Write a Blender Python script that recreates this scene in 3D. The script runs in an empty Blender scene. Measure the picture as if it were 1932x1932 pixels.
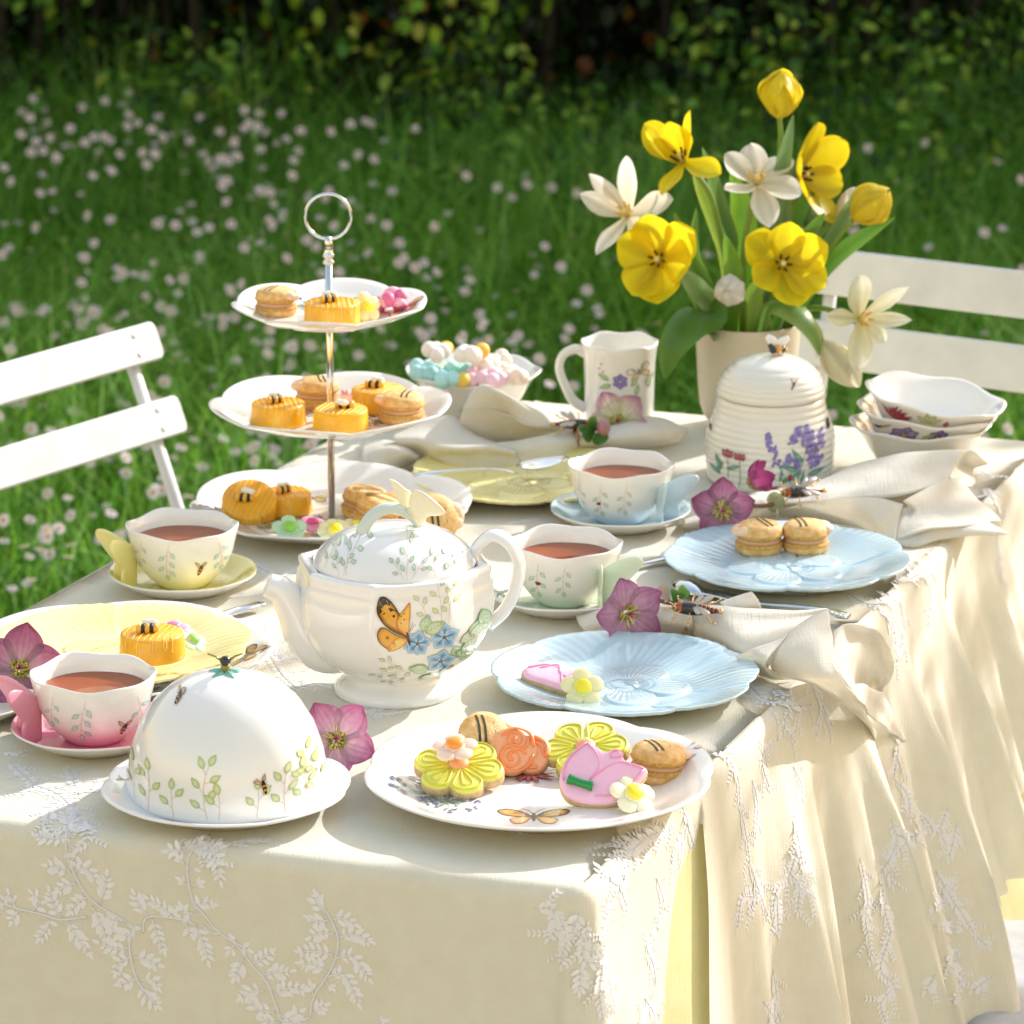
import bpy, math, random
import numpy as np
from mathutils import Vector, Matrix, noise
from mathutils.bvhtree import BVHTree
from math import sin, cos, pi, radians, sqrt, atan2, exp, tan

# ---------------------------------------------------------------- camera, sky, sun, exposure
SC = bpy.context.scene
COL = SC.collection
TZ = 0.74                      # height of the table top above the ground
F = 8000.0; HC = 1.16; PITCH = math.atan((966 + 1316) / F)
cam = bpy.data.cameras.new('camera'); camo = bpy.data.objects.new('camera', cam); COL.objects.link(camo)
camo.location = (0, 0, TZ + HC); camo.rotation_euler = (pi/2 - PITCH, 0, 0)
cam.sensor_width = 36; cam.lens = 36 * F / 1932; cam.clip_end = 400; cam.clip_start = 0.05
cam.dof.use_dof = True; cam.dof.focus_distance = 3.55; cam.dof.aperture_fstop = 13
SC.camera = camo

SUN_EL = radians(28); SUN_AZ = radians(47)        # the sun stands behind the table, to the right (azimuth from +Y towards +X)
W = bpy.data.worlds.new('World'); SC.world = W; W.use_nodes = True
nt = W.node_tree; bg = nt.nodes['Background']
sky = nt.nodes.new('ShaderNodeTexSky'); sky.sky_type = 'NISHITA'; sky.sun_disc = False
sky.sun_elevation = SUN_EL; sky.sun_rotation = SUN_AZ; sky.air_density = 3.1; sky.dust_density = 1.8; sky.ozone_density = 0
wb = nt.nodes.new('ShaderNodeVectorMath'); wb.operation = 'MULTIPLY'; wb.inputs[1].default_value = (1.035, .98, 1.175)   # camera white balance
nt.links.new(sky.outputs[0], wb.inputs[0]); nt.links.new(wb.outputs[0], bg.inputs[0]); bg.inputs[1].default_value = .15
sun = bpy.data.lights.new('sun', 'SUN'); sun.energy = 3.7; sun.angle = radians(.55); sun.color = (1, .975, .96)
suno = bpy.data.objects.new('sun', sun); COL.objects.link(suno)
sd = Vector((sin(SUN_AZ)*cos(SUN_EL), cos(SUN_AZ)*cos(SUN_EL), sin(SUN_EL)))
suno.rotation_euler = sd.to_track_quat('Z', 'Y').to_euler(); suno.location = (3, 4, 6)
vs = SC.view_settings; vs.view_transform = 'Standard'; vs.look = 'None'; vs.gamma = 1; vs.exposure = .80; vs.use_curve_mapping = False
SC.cycles.max_bounces = 8; SC.cycles.transparent_max_bounces = 8; SC.cycles.caustics_reflective = False; SC.cycles.caustics_refractive = False
try: SC.cycles.use_denoising = True
except Exception: pass

# ---------------------------------------------------------------- helpers
RND = random.Random(7)
CP, SP = cos(PITCH), sin(PITCH)
def ray(px, py):
    return Vector(((px-966)/F, CP - (py-966)/F*SP, -SP - (py-966)/F*CP))
def P(px, py, z=0.0):                     # point at height z above the table top seen at that place of the photograph
    d = ray(px, py); t = (z - HC) / d.z
    return Vector((d.x*t, d.y*t, z + TZ))
def PY(px, py, Y):                        # point at depth Y
    d = ray(px, py); t = Y / d.y
    return Vector((d.x*t, Y, d.z*t + HC + TZ))
def G(px, py, z=0.0): return P(px, py, z - TZ)   # point at height z above the ground
def lin(h):
    h = h.lstrip('#'); r = []
    for i in (0, 2, 4):
        v = int(h[i:i+2], 16)/255; r.append(v/12.92 if v <= .04045 else ((v+.055)/1.055)**2.4)
    return tuple(r)
def lerp(a, b, t): return tuple(x + (y-x)*t for x, y in zip(a, b))
def sst(a, b, x):
    t = min(1, max(0, (x-a)/(b-a))); return t*t*(3-2*t)
MATS = {}
def mat(name, col, rough=.5, coat=0, metal=0, trans=0, sss=0, bump=0, bscale=200, var=0, vscale=30, col2=None, sheen=0, attr=False, spec=.5, stretch=None, coatr=.05):
    if name in MATS: return MATS[name]
    m = bpy.data.materials.new(name); m.use_nodes = True; MATS[name] = m
    n, l = m.node_tree.nodes, m.node_tree.links
    b = n['Principled BSDF']; c = lin(col) if isinstance(col, str) else col
    b.inputs['Base Color'].default_value = (*c, 1); b.inputs['Roughness'].default_value = rough
    b.inputs['Metallic'].default_value = metal; b.inputs['Coat Weight'].default_value = coat; b.inputs['Coat Roughness'].default_value = coatr
    b.inputs['Specular IOR Level'].default_value = spec
    if sheen: b.inputs['Sheen Weight'].default_value = sheen
    if sss:
        b.inputs['Subsurface Weight'].default_value = sss; b.inputs['Subsurface Radius'].default_value = (1, .7, .45); b.inputs['Subsurface Scale'].default_value = .004
    src = None
    tc = n.new('ShaderNodeTexCoord'); co = tc.outputs['Object']
    if stretch:
        mp = n.new('ShaderNodeMapping'); mp.inputs['Scale'].default_value = stretch; l.new(co, mp.inputs[0]); co = mp.outputs[0]
    if attr:
        a = n.new('ShaderNodeAttribute'); a.attribute_name = 'Col'; src = a.outputs['Color']
    if var:
        nz = n.new('ShaderNodeTexNoise'); nz.inputs['Scale'].default_value = vscale; nz.inputs['Detail'].default_value = 5; l.new(co, nz.inputs['Vector'])
        mr = n.new('ShaderNodeMapRange'); mr.inputs[1].default_value = .3; mr.inputs[2].default_value = .7; l.new(nz.outputs[0], mr.inputs[0])
        mx = n.new('ShaderNodeMix'); mx.data_type = 'RGBA'
        c2 = lin(col2) if isinstance(col2, str) else (col2 or tuple(x*(1-var) for x in c))
        l.new(mr.outputs[0], mx.inputs[0])
        if src:
            mx.blend_type = 'MULTIPLY'; l.new(src, mx.inputs[6]); mx.inputs[7].default_value = (1-var, 1-var, 1-var, 1)
        else:
            mx.inputs[6].default_value = (*c, 1); mx.inputs[7].default_value = (*c2, 1)
        src = mx.outputs[2]
    if src: l.new(src, b.inputs['Base Color'])
    if bump:
        nz = n.new('ShaderNodeTexNoise'); nz.inputs['Scale'].default_value = bscale; nz.inputs['Detail'].default_value = 4; l.new(co, nz.inputs['Vector'])
        bp = n.new('ShaderNodeBump'); bp.inputs['Strength'].default_value = bump; bp.inputs['Distance'].default_value = .002
        l.new(nz.outputs[0], bp.inputs['Height']); l.new(bp.outputs[0], b.inputs['Normal'])
    if trans:
        t = n.new('ShaderNodeBsdfTranslucent'); t.inputs[0].default_value = (*c, 1)
        if src: l.new(src, t.inputs[0])
        ms = n.new('ShaderNodeMixShader'); ms.inputs[0].default_value = trans
        l.new(b.outputs[0], ms.inputs[1]); l.new(t.outputs[0], ms.inputs[2]); l.new(ms.outputs[0], n['Material Output'].inputs[0])
    return m
GEO = {}
def mesh(name, v, f, m, parent=None, smooth=True, cols=None, mi=None, loc=None):
    me = bpy.data.meshes.new(name); me.from_pydata([tuple(p) for p in v], [], f); me.validate(verbose=False)
    for x in (m if isinstance(m, (list, tuple)) else [m]): me.materials.append(x)
    if smooth: me.polygons.foreach_set('use_smooth', [True]*len(me.polygons))
    if mi and len(mi) == len(me.polygons): me.polygons.foreach_set('material_index', mi)
    if cols:
        ca = me.color_attributes.new('Col', 'FLOAT_COLOR', 'POINT')
        ca.data.foreach_set('color', [x for c in cols for x in (c[0], c[1], c[2], 1)])
    me.update()
    o = bpy.data.objects.new(name, me); COL.objects.link(o)
    if parent: o.parent = parent
    if loc is not None: o.location = loc
    GEO[o.name] = (v, f)
    return o
def tag(o, label=None, cat=None, group=None, kind=None):
    if label: o['label'] = label
    if cat: o['category'] = cat
    if group: o['group'] = group
    if kind: o['kind'] = kind
    return o
def thing(name, label, cat, loc, rz=0, group=None, rot=None):
    o = bpy.data.objects.new(name, None); o.empty_display_size = .02; COL.objects.link(o); o.location = loc
    o.rotation_euler = rot if rot is not None else (0, 0, rz)
    return tag(o, label, cat, group)
def dup(o, parent=None):
    c = o.copy(); COL.objects.link(c); c.parent = parent
    for ch in list(o.children): dup(ch, c)
    return c
def dupt(o, label, loc, rz=0, rot=None, group=None, scale=1):
    c = dup(o); c['label'] = label; c.location = loc; c.rotation_euler = rot if rot is not None else (0, 0, rz); c.scale = (scale,)*3
    if group: c['group'] = group
    return c
class MB:                                   # collects pieces of one mesh
    def __init__(s): s.v = []; s.f = []; s.c = []; s.m = []
    def add(s, vf, col=None, mi=0, M=None):
        v, f = vf; k = len(s.v)
        s.v += [M @ Vector(p) for p in v] if M is not None else [Vector(p) for p in v]
        s.f += [tuple(i+k for i in q) for q in f]; s.m += [mi]*len(f)
        if col is None: s.c += [(1, 1, 1)]*len(v)
        elif isinstance(col, list): s.c += col
        else: s.c += [col]*len(v)
        return s
    def build(s, name, m, parent=None, smooth=True, attr=False, loc=None):
        return mesh(name, s.v, s.f, m, parent, smooth, s.c if attr else None, s.m, loc)
def box(x0, x1, y0, y1, z0, z1):
    v = [(x, y, z) for x in (x0, x1) for y in (y0, y1) for z in (z0, z1)]
    return v, [(0, 1, 3, 2), (4, 6, 7, 5), (0, 4, 5, 1), (2, 3, 7, 6), (0, 2, 6, 4), (1, 5, 7, 3)]
def rbox(sx, sy, sz, r=.006, n=4):          # rounded slab lying in x,y centred, thickness sz
    pr = []
    for cx, cy, a0 in ((1, 1, 0), (-1, 1, 90), (-1, -1, 180), (1, -1, 270)):
        for k in range(n+1):
            a = radians(a0 + 90*k/n); pr.append((cx*(sx/2-r) + r*cos(a), cy*(sy/2-r) + r*sin(a)))
    N = len(pr); v = []; b = min(.002, sz*.3)
    for ins, z in ((b, -sz/2), (0, -sz/2+b), (0, sz/2-b), (b, sz/2)):
        v += [(x*(1-2*ins/sx), y*(1-2*ins/sy), z) for x, y in pr]
    f = [tuple(range(N-1, -1, -1)), tuple(range(3*N, 4*N))]
    for j in range(3):
        for i in range(N): f.append((j*N+i, j*N+(i+1) % N, (j+1)*N+(i+1) % N, (j+1)*N+i))
    return v, f
def lathe(prof, n=72, fn=None, close=True):  # prof [(r,z)], fn(th,r,z,i)->(r,z)
    v = []; f = []; L = len(prof)
    for i, (r, z) in enumerate(prof):
        for k in range(n):
            th = 2*pi*k/n; rr, zz = fn(th, r, z, i) if fn else (r, z)
            v.append((rr*cos(th), rr*sin(th), zz))
    for i in range(L-1):
        for k in range(n): f.append((i*n+k, i*n+(k+1) % n, (i+1)*n+(k+1) % n, (i+1)*n+k))
    if close:
        if prof[0][0] > 1e-6: f.append(tuple(range(n-1, -1, -1)))
        if prof[-1][0] > 1e-6: f.append(tuple(range((L-1)*n, L*n)))
    return v, f
def crv(pts, n):                             # Catmull-Rom through points -> n samples per span
    pts = [Vector(p) for p in pts]; out = []
    q = [pts[0]*2-pts[1]] + pts + [pts[-1]*2-pts[-2]]
    for i in range(1, len(q)-2):
        for k in range(n):
            t = k/n; a, b, c, d = q[i-1], q[i], q[i+1], q[i+2]
            out.append(.5*((2*b) + (c-a)*t + (2*a-5*b+4*c-d)*t*t + (3*b-a-3*c+d)*t**3))
    out.append(pts[-1]); return out
def tube(path, r, n=8, flat=1.0, up=None, cap=True):
    path = [Vector(p) for p in path]; N = len(path); v = []; f = []
    t0 = (path[1]-path[0]).normalized(); u = Vector(up) if up else (Vector((0, 0, 1)) if abs(t0.z) < .9 else Vector((1, 0, 0)))
    for i in range(N):
        t = (path[min(i+1, N-1)] - path[max(i-1, 0)])
        t = t.normalized() if t.length > 1e-9 else t0
        u = (u - t*u.dot(t)); u = u.normalized() if u.length > 1e-6 else t.orthogonal().normalized(); w = t.cross(u)
        rr = r(i/(N-1)) if callable(r) else (r[i] if isinstance(r, (list, tuple)) else r)
        for k in range(n):
            a = 2*pi*k/n; v.append(path[i] + u*(rr*flat*cos(a)) + w*(rr*sin(a)))
    for i in range(N-1):
        for k in range(n): f.append((i*n+k, (i+1)*n+k, (i+1)*n+(k+1) % n, i*n+(k+1) % n))
    if cap: f += [tuple(range(n)), tuple(range(N*n-1, (N-1)*n-1, -1))]
    return v, f
def ball(c, r, n=10, m=7):                   # ellipsoid
    rx, ry, rz = r if isinstance(r, (tuple, list)) else (r, r, r); v = [(c[0], c[1], c[2]-rz)]; f = []
    for i in range(1, m):
        a = pi*i/m
        for k in range(n): v.append((c[0]+rx*sin(a)*cos(2*pi*k/n), c[1]+ry*sin(a)*sin(2*pi*k/n), c[2]-rz*cos(a)))
    v.append((c[0], c[1], c[2]+rz)); L = len(v)-1
    for k in range(n): f.append((0, 1+(k+1) % n, 1+k)); f.append((L, L-n+k, L-n+(k+1) % n))
    for i in range(m-2):
        for k in range(n): a = 1+i*n+k; b = 1+i*n+(k+1) % n; f.append((a, b, b+n, a+n))
    return v, f
def slab(outline, prof):                     # outline 2d (star shaped), prof [(scale|inset, z)] inset in metres
    N = len(outline); v = []; f = []
    for ins, z in prof:
        for x, y in outline:
            d = sqrt(x*x+y*y) or 1e-6; s = max(0, d-ins)/d if ins < .5 else 0; v.append((x*s, y*s, z))
    for j in range(len(prof)-1):
        for i in range(N): f.append((j*N+i, j*N+(i+1) % N, (j+1)*N+(i+1) % N, (j+1)*N+i))
    f.append(tuple(range(N-1, -1, -1))); f.append(tuple(range((len(prof)-1)*N, len(prof)*N)))
    return v, f
def sheet(grid, su, sv, jig=0, jsc=12, seed=0):   # bicubic sheet through a grid of 3d points
    rows = [crv(r, su) for r in grid]; cols = list(zip(*rows)); cc = [crv(c, sv) for c in cols]
    nu = len(cc); nv = len(cc[0]); v = []; f = []
    for j in range(nv):
        for i in range(nu):
            p = cc[i][j].copy()
            if jig:
                p += Vector((noise.noise(p*jsc + Vector((seed, 0, 0))), noise.noise(p*jsc + Vector((0, seed+9, 0))), noise.noise(p*jsc + Vector((0, 0, seed+5)))))*jig
            v.append(p)
    for j in range(nv-1):
        for i in range(nu-1): a = j*nu+i; f.append((a, a+1, a+nu+1, a+nu))
    return v, f
def basis(z, x=(0, 0, 1)):                   # matrix whose Z axis is z
    z = Vector(z).normalized(); x = Vector(x); x = x - z*x.dot(z)
    x = x.normalized() if x.length > 1e-5 else z.orthogonal().normalized(); y = z.cross(x)
    return Matrix((x, y, z)).transposed().to_4x4()

# printed decoration: coloured patches laid on the surface of a part
class Print:
    def __init__(s, parts, root=None, D=(0, 1, 0), R=(1, 0, 0), U=(0, 0, 1), maxd=1.0):
        v = []; f = []
        for o in parts:
            a, b = GEO[o.name]; k = len(v); v += [Vector(p) for p in a]; f += [tuple(i+k for i in q) for q in b]
        s.t = BVHTree.FromPolygons(v, f); s.D = Vector(D).normalized(); s.R = Vector(R).normalized(); s.U = Vector(U).normalized()
        s.O = Vector(); s.mb = MB(); s.k = 0; s.root = root; s.a = 0; s.sc = 1; s.maxd = maxd; s.fl = 1
    def at(s, O, ang=0, sc=1, flip=1): s.O = Vector(O); s.a = radians(ang); s.sc = sc; s.fl = flip; return s
    def px(s, px, py, ang=0, sc=1, flip=1):
        M = s.root.matrix_world.inverted() if s.root.matrix_world != Matrix() else (Matrix.Translation(s.root.location) @ s.root.rotation_euler.to_matrix().to_4x4()).inverted()
        o = M @ Vector((0, 0, TZ+HC)); d = (M.to_3x3() @ ray(px, py)).normalized()
        h = s.t.ray_cast(o, d)[0]; s.at(h if h else Vector((0, 0, -9)), ang, sc, flip); return s
    def pt(s, x, y):
        x, y = x*s.sc*s.fl, y*s.sc; x, y = x*cos(s.a)-y*sin(s.a), x*sin(s.a)+y*cos(s.a)
        o = s.O + s.R*x + s.U*y - s.D*.25
        h, n, i, d = s.t.ray_cast(o, s.D, .25+.12)
        if h is None: return None
        if n.dot(s.D) > 0: n = -n
        return h + n*(.00022 + .000009*(s.k % 150))
    def fill(s, outline, cen, cols, rings=(.0, .55, .88, 1)):
        N = len(outline); v = []; c = []; s.k += 1
        for ri, q in enumerate(rings):
            for x, y in outline:
                v.append(s.pt(cen[0]+(x-cen[0])*q, cen[1]+(y-cen[1])*q)); c.append(cols[min(ri, len(cols)-1)])
        f = []
        for j in range(len(rings)-1):
            for i in range(N):
                q = (j*N+i, j*N+(i+1) % N, (j+1)*N+(i+1) % N, (j+1)*N+i)
                if all(v[z] is not None and (v[z]-(s.O)).length < s.maxd for z in q): f.append(q)
        v = [p if p is not None else Vector((0, 0, 0)) for p in v]
        s.mb.add((v, f), c); return s
    def leaf(s, x, y, ang, L, w, c0, c1, edge=None):
        a = radians(ang); o = []
        for k in range(12):
            t = k/6 if k <= 6 else (12-k)/6; sg = 1 if k <= 6 else -1; h = w*sin(pi*min(t, 1)**.8)*.5*sg
            o.append((x + L*t*cos(a) - h*sin(a), y + L*t*sin(a) + h*cos(a)))
        return s.fill(o, (x+L*.45*cos(a), y+L*.45*sin(a)), [c0, lerp(c0, c1, .5), c1, edge or c1], (0, .6, .84, 1))
    def line(s, pts, w, c):
        pts = crv([(x, y, 0) for x, y in pts], 5) if len(pts) > 2 else [Vector((*p, 0)) for p in (pts[0], ((pts[0][0]+pts[1][0])/2, (pts[0][1]+pts[1][1])/2), pts[1])]
        s.k += 1; v = []; f = []
        for i, p in enumerate(pts):
            t = (pts[min(i+1, len(pts)-1)]-pts[max(i-1, 0)]); t = t.normalized() if t.length > 0 else Vector((1, 0, 0))
            for g in (-1, 1): v.append(s.pt(p.x - t.y*w/2*g, p.y + t.x*w/2*g))
        for i in range(len(pts)-1):
            q = (2*i, 2*i+1, 2*i+3, 2*i+2)
            if all(v[z] is not None for z in q): f.append(q)
        v = [p if p is not None else Vector((0, 0, 0)) for p in v]
        s.mb.add((v, f), c); return s
    def ell(s, x, y, rx, ry, ang, cols, n=14, rings=(0, .55, .88, 1)):
        a = radians(ang)
        return s.fill([(x+rx*cos(2*pi*k/n)*cos(a)-ry*sin(2*pi*k/n)*sin(a), y+rx*cos(2*pi*k/n)*sin(a)+ry*sin(2*pi*k/n)*cos(a)) for k in range(n)], (x, y), cols, rings)
    def build(s, name, parent, m=None):
        if s.mb.f: return tag(s.mb.build(name, m or M_PRINT, parent, attr=True), kind='stuff')
def sprig(p, n=7, L=.03, c='#a9bf9a', stem='#c9a79b', lw=.0065, bend=25, leafw=.0032, sw=.00035, side=0):
    cl = lin(c); cs = lin(stem); pts = []; a = 0; x = y = 0
    for i in range(n+1):
        pts.append((x, y)); a = 90 + bend*(i/n-.3); x += L/n*cos(radians(a)); y += L/n*sin(radians(a))
    p.line(pts, sw, cs)
    for i in range(1, n+1):
        for g in (((1, -1)[i % 2],) if i < n else (0,)):
            an = 90 + bend*(i/n-.3)*1.2 - g*52; st = lw*.45
            bx, by = pts[i]; ex, ey = bx+st*cos(radians(an)), by+st*sin(radians(an))
            if g: p.line([(bx, by), (ex, ey)], sw, cs)
            else: ex, ey = bx, by
            p.leaf(ex, ey, an + g*8, lw, leafw, lerp(cl, (1, 1, 1), .35), cl, lerp(cl, (0, 0, 0), .35))
def bee(p, s=1.0):
    bl = lin('#1d1410'); am = lin('#d08a2c'); wg = lin('#a87b52')
    q = p.sc; p.sc = q*s*.66
    p.leaf(0, .0015, 100, .010, .0042, lin('#d9bb94'), wg, lin('#6b4526')); p.leaf(.001, .001, 20, .0095, .0040, lin('#c9a981'), wg, lin('#6b4526'))
    for i, (d, c, r) in enumerate(((0, bl, .0026), (-.0025, am, .0027), (-.0045, bl, .0026), (-.0062, am, .0022), (-.0078, bl, .0016))):
        p.ell(d*.8, d*.75, r, r*.85, 45, [c, c, c, lerp(c, (0, 0, 0), .3)], 10)
    p.ell(.0022, .002, .0016, .0014, 0, [bl], 8)
    for a in (150, 185, 250, 290, 330): p.line([(0, 0), (.0048*cos(radians(a)), .0048*sin(radians(a)))], .0003, bl)
    p.sc = q
def flower(p, x, y, R, c0, c1, n=5, cen='#e8d25a', a0=90, w=.95):
    for i in range(n): p.leaf(x, y, a0+360*i/n, R, R*w, lin(c0), lin(c1), lerp(lin(c1), (0, 0, 0), .3))
    p.ell(x, y, R*.12, R*.12, 0, [lin(cen)], 8)
def wing(p, pts, c0, c1, edge): 
    cx = sum(a for a, b in pts)/len(pts); cy = sum(b for a, b in pts)/len(pts)
    o = crv([(*q, 0) for q in pts+[pts[0]]], 4)[:-1]
    p.fill([(q.x, q.y) for q in o], (cx, cy), [lin(c0), lin(c0), lin(c1), lin(edge)], (0, .55, .82, 1))

M_PORC = mat('glazed_porcelain', (.80, .785, .75), .16, coat=.6, sss=.06, bump=.03, bscale=18)
M_WHITE = mat('white_glaze', (.82, .815, .80), .14, coat=.6, sss=.06, bump=.03, bscale=18)
M_PRINT = mat('glazed_print', (.5, .5, .5), .2, coat=.5, attr=True, var=.12, vscale=900)
M_STEEL = mat('polished_steel', (.70, .74, .78), .12, metal=1, var=.1, vscale=60)
M_GOLD = mat('gold_metal', (.83, .55, .27), .2, metal=1, var=.15, vscale=300)
M_BLK = mat('black_enamel', (.012, .012, .013), .2, coat=.6, var=.2)
# ---------------------------------------------------------------- ground, meadow, hedge
N0, C0, FR, FL = Vector((-.666, 3.248)), Vector((.06, 3.013)), Vector((.579, 4.342)), Vector((-.112, 4.565))
M_SOIL = mat('meadow_soil', (.035, .05, .015), .95, var=.5, vscale=3, col2=(.02, .04, .008), bump=.6, bscale=20)
gv = []; gf = []; xs = [-60, -20, -8, -4, -2, -1, 0, 1, 2, 4, 8, 20, 60]; ys = [-30, -8, 0, 3, 5, 6, 7, 8, 9, 10, 12, 16, 30, 90]
for y in ys:
    for x in xs: gv.append((x, y, noise.noise(Vector((x*.5, y*.5, 0)))*.03 - .02))
for j in range(len(ys)-1):
    for i in range(len(xs)-1): a = j*len(xs)+i; gf.append((a, a+1, a+len(xs)+1, a+len(xs)))
tag(mesh('ground', gv, gf, M_SOIL), kind='structure')

v, f = box(-4.5, 4.5, -4, 4.72, -.06, .018)  # pale slab added to bounce light up onto the cloth front
tag(mesh('bounce_patio', v, f, mat('bounce_stone', (.50, .47, .41), .85, var=.2, vscale=5, bump=.4, bscale=40), smooth=False), kind='structure')

def blades(name, label, n, region, hmin, hmax, wid, cols, seed, lean=.5, m=None, pos=None):
    rg = np.random.default_rng(seed)
    if pos is None:
        x0, x1, y0, y1 = region; X = rg.uniform(x0, x1, n); Y = rg.uniform(y0, y1, n)
    else: X, Y = pos(rg, n)
    h = rg.uniform(hmin, hmax, n)*(1 + .35*np.sin(X*3.1+1)*np.cos(Y*2.3)); az = rg.uniform(0, 2*pi, n); ln = h*rg.uniform(.1, lean, n)*1.3; w = rg.uniform(.7, 1.3, n)*wid
    fx, fy = np.cos(az), np.sin(az); wx, wy = -fy, fx; S = 4
    V = np.zeros((n, S*2, 3))
    for k in range(S):
        t = k/(S-1); off = ln*t**2.2; z = h*(t - .28*t**3*(ln/h)); ww = w*(1-t*.88)*.5
        for g in (0, 1):
            s = -1 if g == 0 else 1
            V[:, k*2+g, 0] = X + fx*off + wx*ww*s; V[:, k*2+g, 1] = Y + fy*off + wy*ww*s; V[:, k*2+g, 2] = z - .01
    base = np.arange(n)[:, None, None]*(S*2)
    q = np.array([[2*k, 2*k+1, 2*k+3, 2*k+2] for k in range(S-1)])[None]
    Fq = (base + q).reshape(-1)
    me = bpy.data.meshes.new(name); nv = n*S*2; nf = n*(S-1)
    me.vertices.add(nv); me.vertices.foreach_set('co', V.reshape(-1))
    me.loops.add(nf*4); me.loops.foreach_set('vertex_index', Fq.astype(np.int32))
    me.polygons.add(nf); me.polygons.foreach_set('loop_start', np.arange(nf, dtype=np.int32)*4)
    me.polygons.foreach_set('use_smooth', np.ones(nf, dtype=bool))
    cc = np.array([lin(c) for c in cols]); ci = cc[rg.integers(0, len(cols), n)]*rg.uniform(.55, 1.45, n)[:, None]
    ca = me.color_attributes.new('Col', 'FLOAT_COLOR', 'POINT')
    C4 = np.ones((n, S*2, 4)); C4[:, :, :3] = ci[:, None, :]; ca.data.foreach_set('color', C4.reshape(-1))
    me.update(calc_edges=True); me.materials.append(m or M_GRASS)
    o = bpy.data.objects.new(name, me); COL.objects.link(o)
    return tag(o, label, 'grass', kind='stuff')
M_GRASS = mat('grass_blades', (.06, .12, .02), .5, attr=True, trans=.5, spec=.15)
def wedge(y0, y1, m0=.25):
    def g(rg, n):
        Y = y0 + (y1-y0)*rg.uniform(0, 1, n)**.8; return rg.uniform(-1, 1, n)*(Y*.1207+m0), Y
    return g
GC = ['#7db02c', '#629a26', '#93c438', '#4c8e20', '#a8d044', '#3c7a1e', '#285816']
blades('meadow_grass', 'dense green meadow grass behind the table', 110000, None, .07, .17, .0042, GC, 1, .8, pos=wedge(5.0, 10.6))
blades('outer_meadow_grass', 'meadow grass spreading beyond the sides of the picture', 45000, (-5, 5, 4.78, 10.5), .07, .16, .007, GC, 2, .8)
blades('tall_meadow_grass', 'long arching grass blades standing above the meadow', 8500, None, .18, .36, .0048, ['#86b84e', '#6fa63c', '#98c068', '#579032'], 3, 1.3, pos=wedge(5.2, 9.8))
blades('hedge_foot_grass', 'rank dark grass along the foot of the hedge', 1500, None, .10, .26, .007, ['#4a7f3a', '#3f7430', '#5d8f3c'], 5, 1.2, pos=wedge(8.4, 9.6, .6))
# clover-like low leaves mixed in the grass
mb = MB(); rg = random.Random(5)
for i in range(5200):
    Y = 5.1+5*rg.random(); X = rg.uniform(-1, 1)*(Y*.1207+.25); z = rg.uniform(.03, .11); s = rg.uniform(.012, .028)
    Mx = Matrix.Translation((X, Y, z)) @ Matrix.Rotation(rg.uniform(0, 6.3), 4, 'Z') @ Matrix.Rotation(rg.uniform(-.6, .6), 4, 'X')
    c = lin(rg.choice(['#4c8a2c', '#5f9c38', '#3f7a2a', '#74a548'])); mb.add(([(0, 0, 0), (s*.5, -s*.35, .1*s), (s, 0, 0), (s*.5, s*.35, .1*s)], [(0, 1, 2), (0, 2, 3)]), c, M=Mx)
tag(mb.build('ground_leaves', M_GRASS, attr=True), 'small round green leaves low among the meadow grass', 'ground cover', kind='stuff')

# daisies
def daisy_mesh(seed, h, R, tilt, white):
    r = random.Random(seed); mb = MB(); n = 17; Mt = Matrix.Translation((0, 0, h)) @ Matrix.Rotation(tilt, 4, 'X')
    for i in range(n):
        a = 2*pi*i/n + r.uniform(-.08, .08); L = R*r.uniform(.85, 1.05); w = R*.17
        ca, sa = cos(a), sin(a); pts = [(.15*L, -w*.5, 0), (.6*L, -w, .08*R), (L, 0, .02*R), (.6*L, w, .08*R), (.15*L, w*.5, 0)]
        mb.add(([(x*ca-y*sa, x*sa+y*ca, z) for x, y, z in pts], [(0, 1, 2, 3, 4)]), mi=0, M=Mt)
    mb.add(ball((0, 0, R*.08), (R*.32, R*.32, R*.2), 8, 5), mi=1, M=Mt)
    mb.add(tube([(0, 0, -.02), (r.uniform(-.01, .01), r.uniform(-.01, .01), h*.5), (0, 0, h-.001)], .0011, 4), mi=2)
    return mb
M_DP = mat('daisy_petal', '#e6d8e2', .6, trans=.25, var=.1); M_DC = mat('daisy_centre', '#c9a12a', .7, var=.2); M_ST = mat('green_stem', '#5c8a2e', .5, trans=.2, var=.2)
protos = []
for k, (h, R, t) in enumerate(((.15, .0105, .5), (.19, .0112, .9), (.12, .0094, .3), (.22, .0118, 1.1), (.17, .0102, -.2))):
    protos.append(daisy_mesh(k, h, R, t, 1))
rg = random.Random(21); pts = []
while len(pts) < 980:
    py = rg.uniform(150, 1120); px = rg.uniform(-60, 1990)
    d = .22 + .1*(px < 700)
    d += 3.2*exp(-((px-300-rg.uniform(-1, 1)*20)/300)**2 - ((py-225)/62)**2)*(.4+.9*abs(noise.noise(Vector((px/90, py/60, 3)))*2))
    d += .3*exp(-((px-700)/500)**2 - ((py-600)/160)**2) + .12*exp(-((py-900)/150)**2)
    if px > 800 and py < 330: d *= .3
    if px > 1050: d *= .55
    d *= .45+.8*abs(noise.noise(Vector((px/130, py/90, 0)))*2.2)
    if rg.random() < d: pts.append((px, py))
dm = [None]*5; rest = MB(); cnt = 0
pts.sort(key=lambda q: -q[1])
inv = [q for q in pts if -5 < q[0] < 1937]
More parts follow.
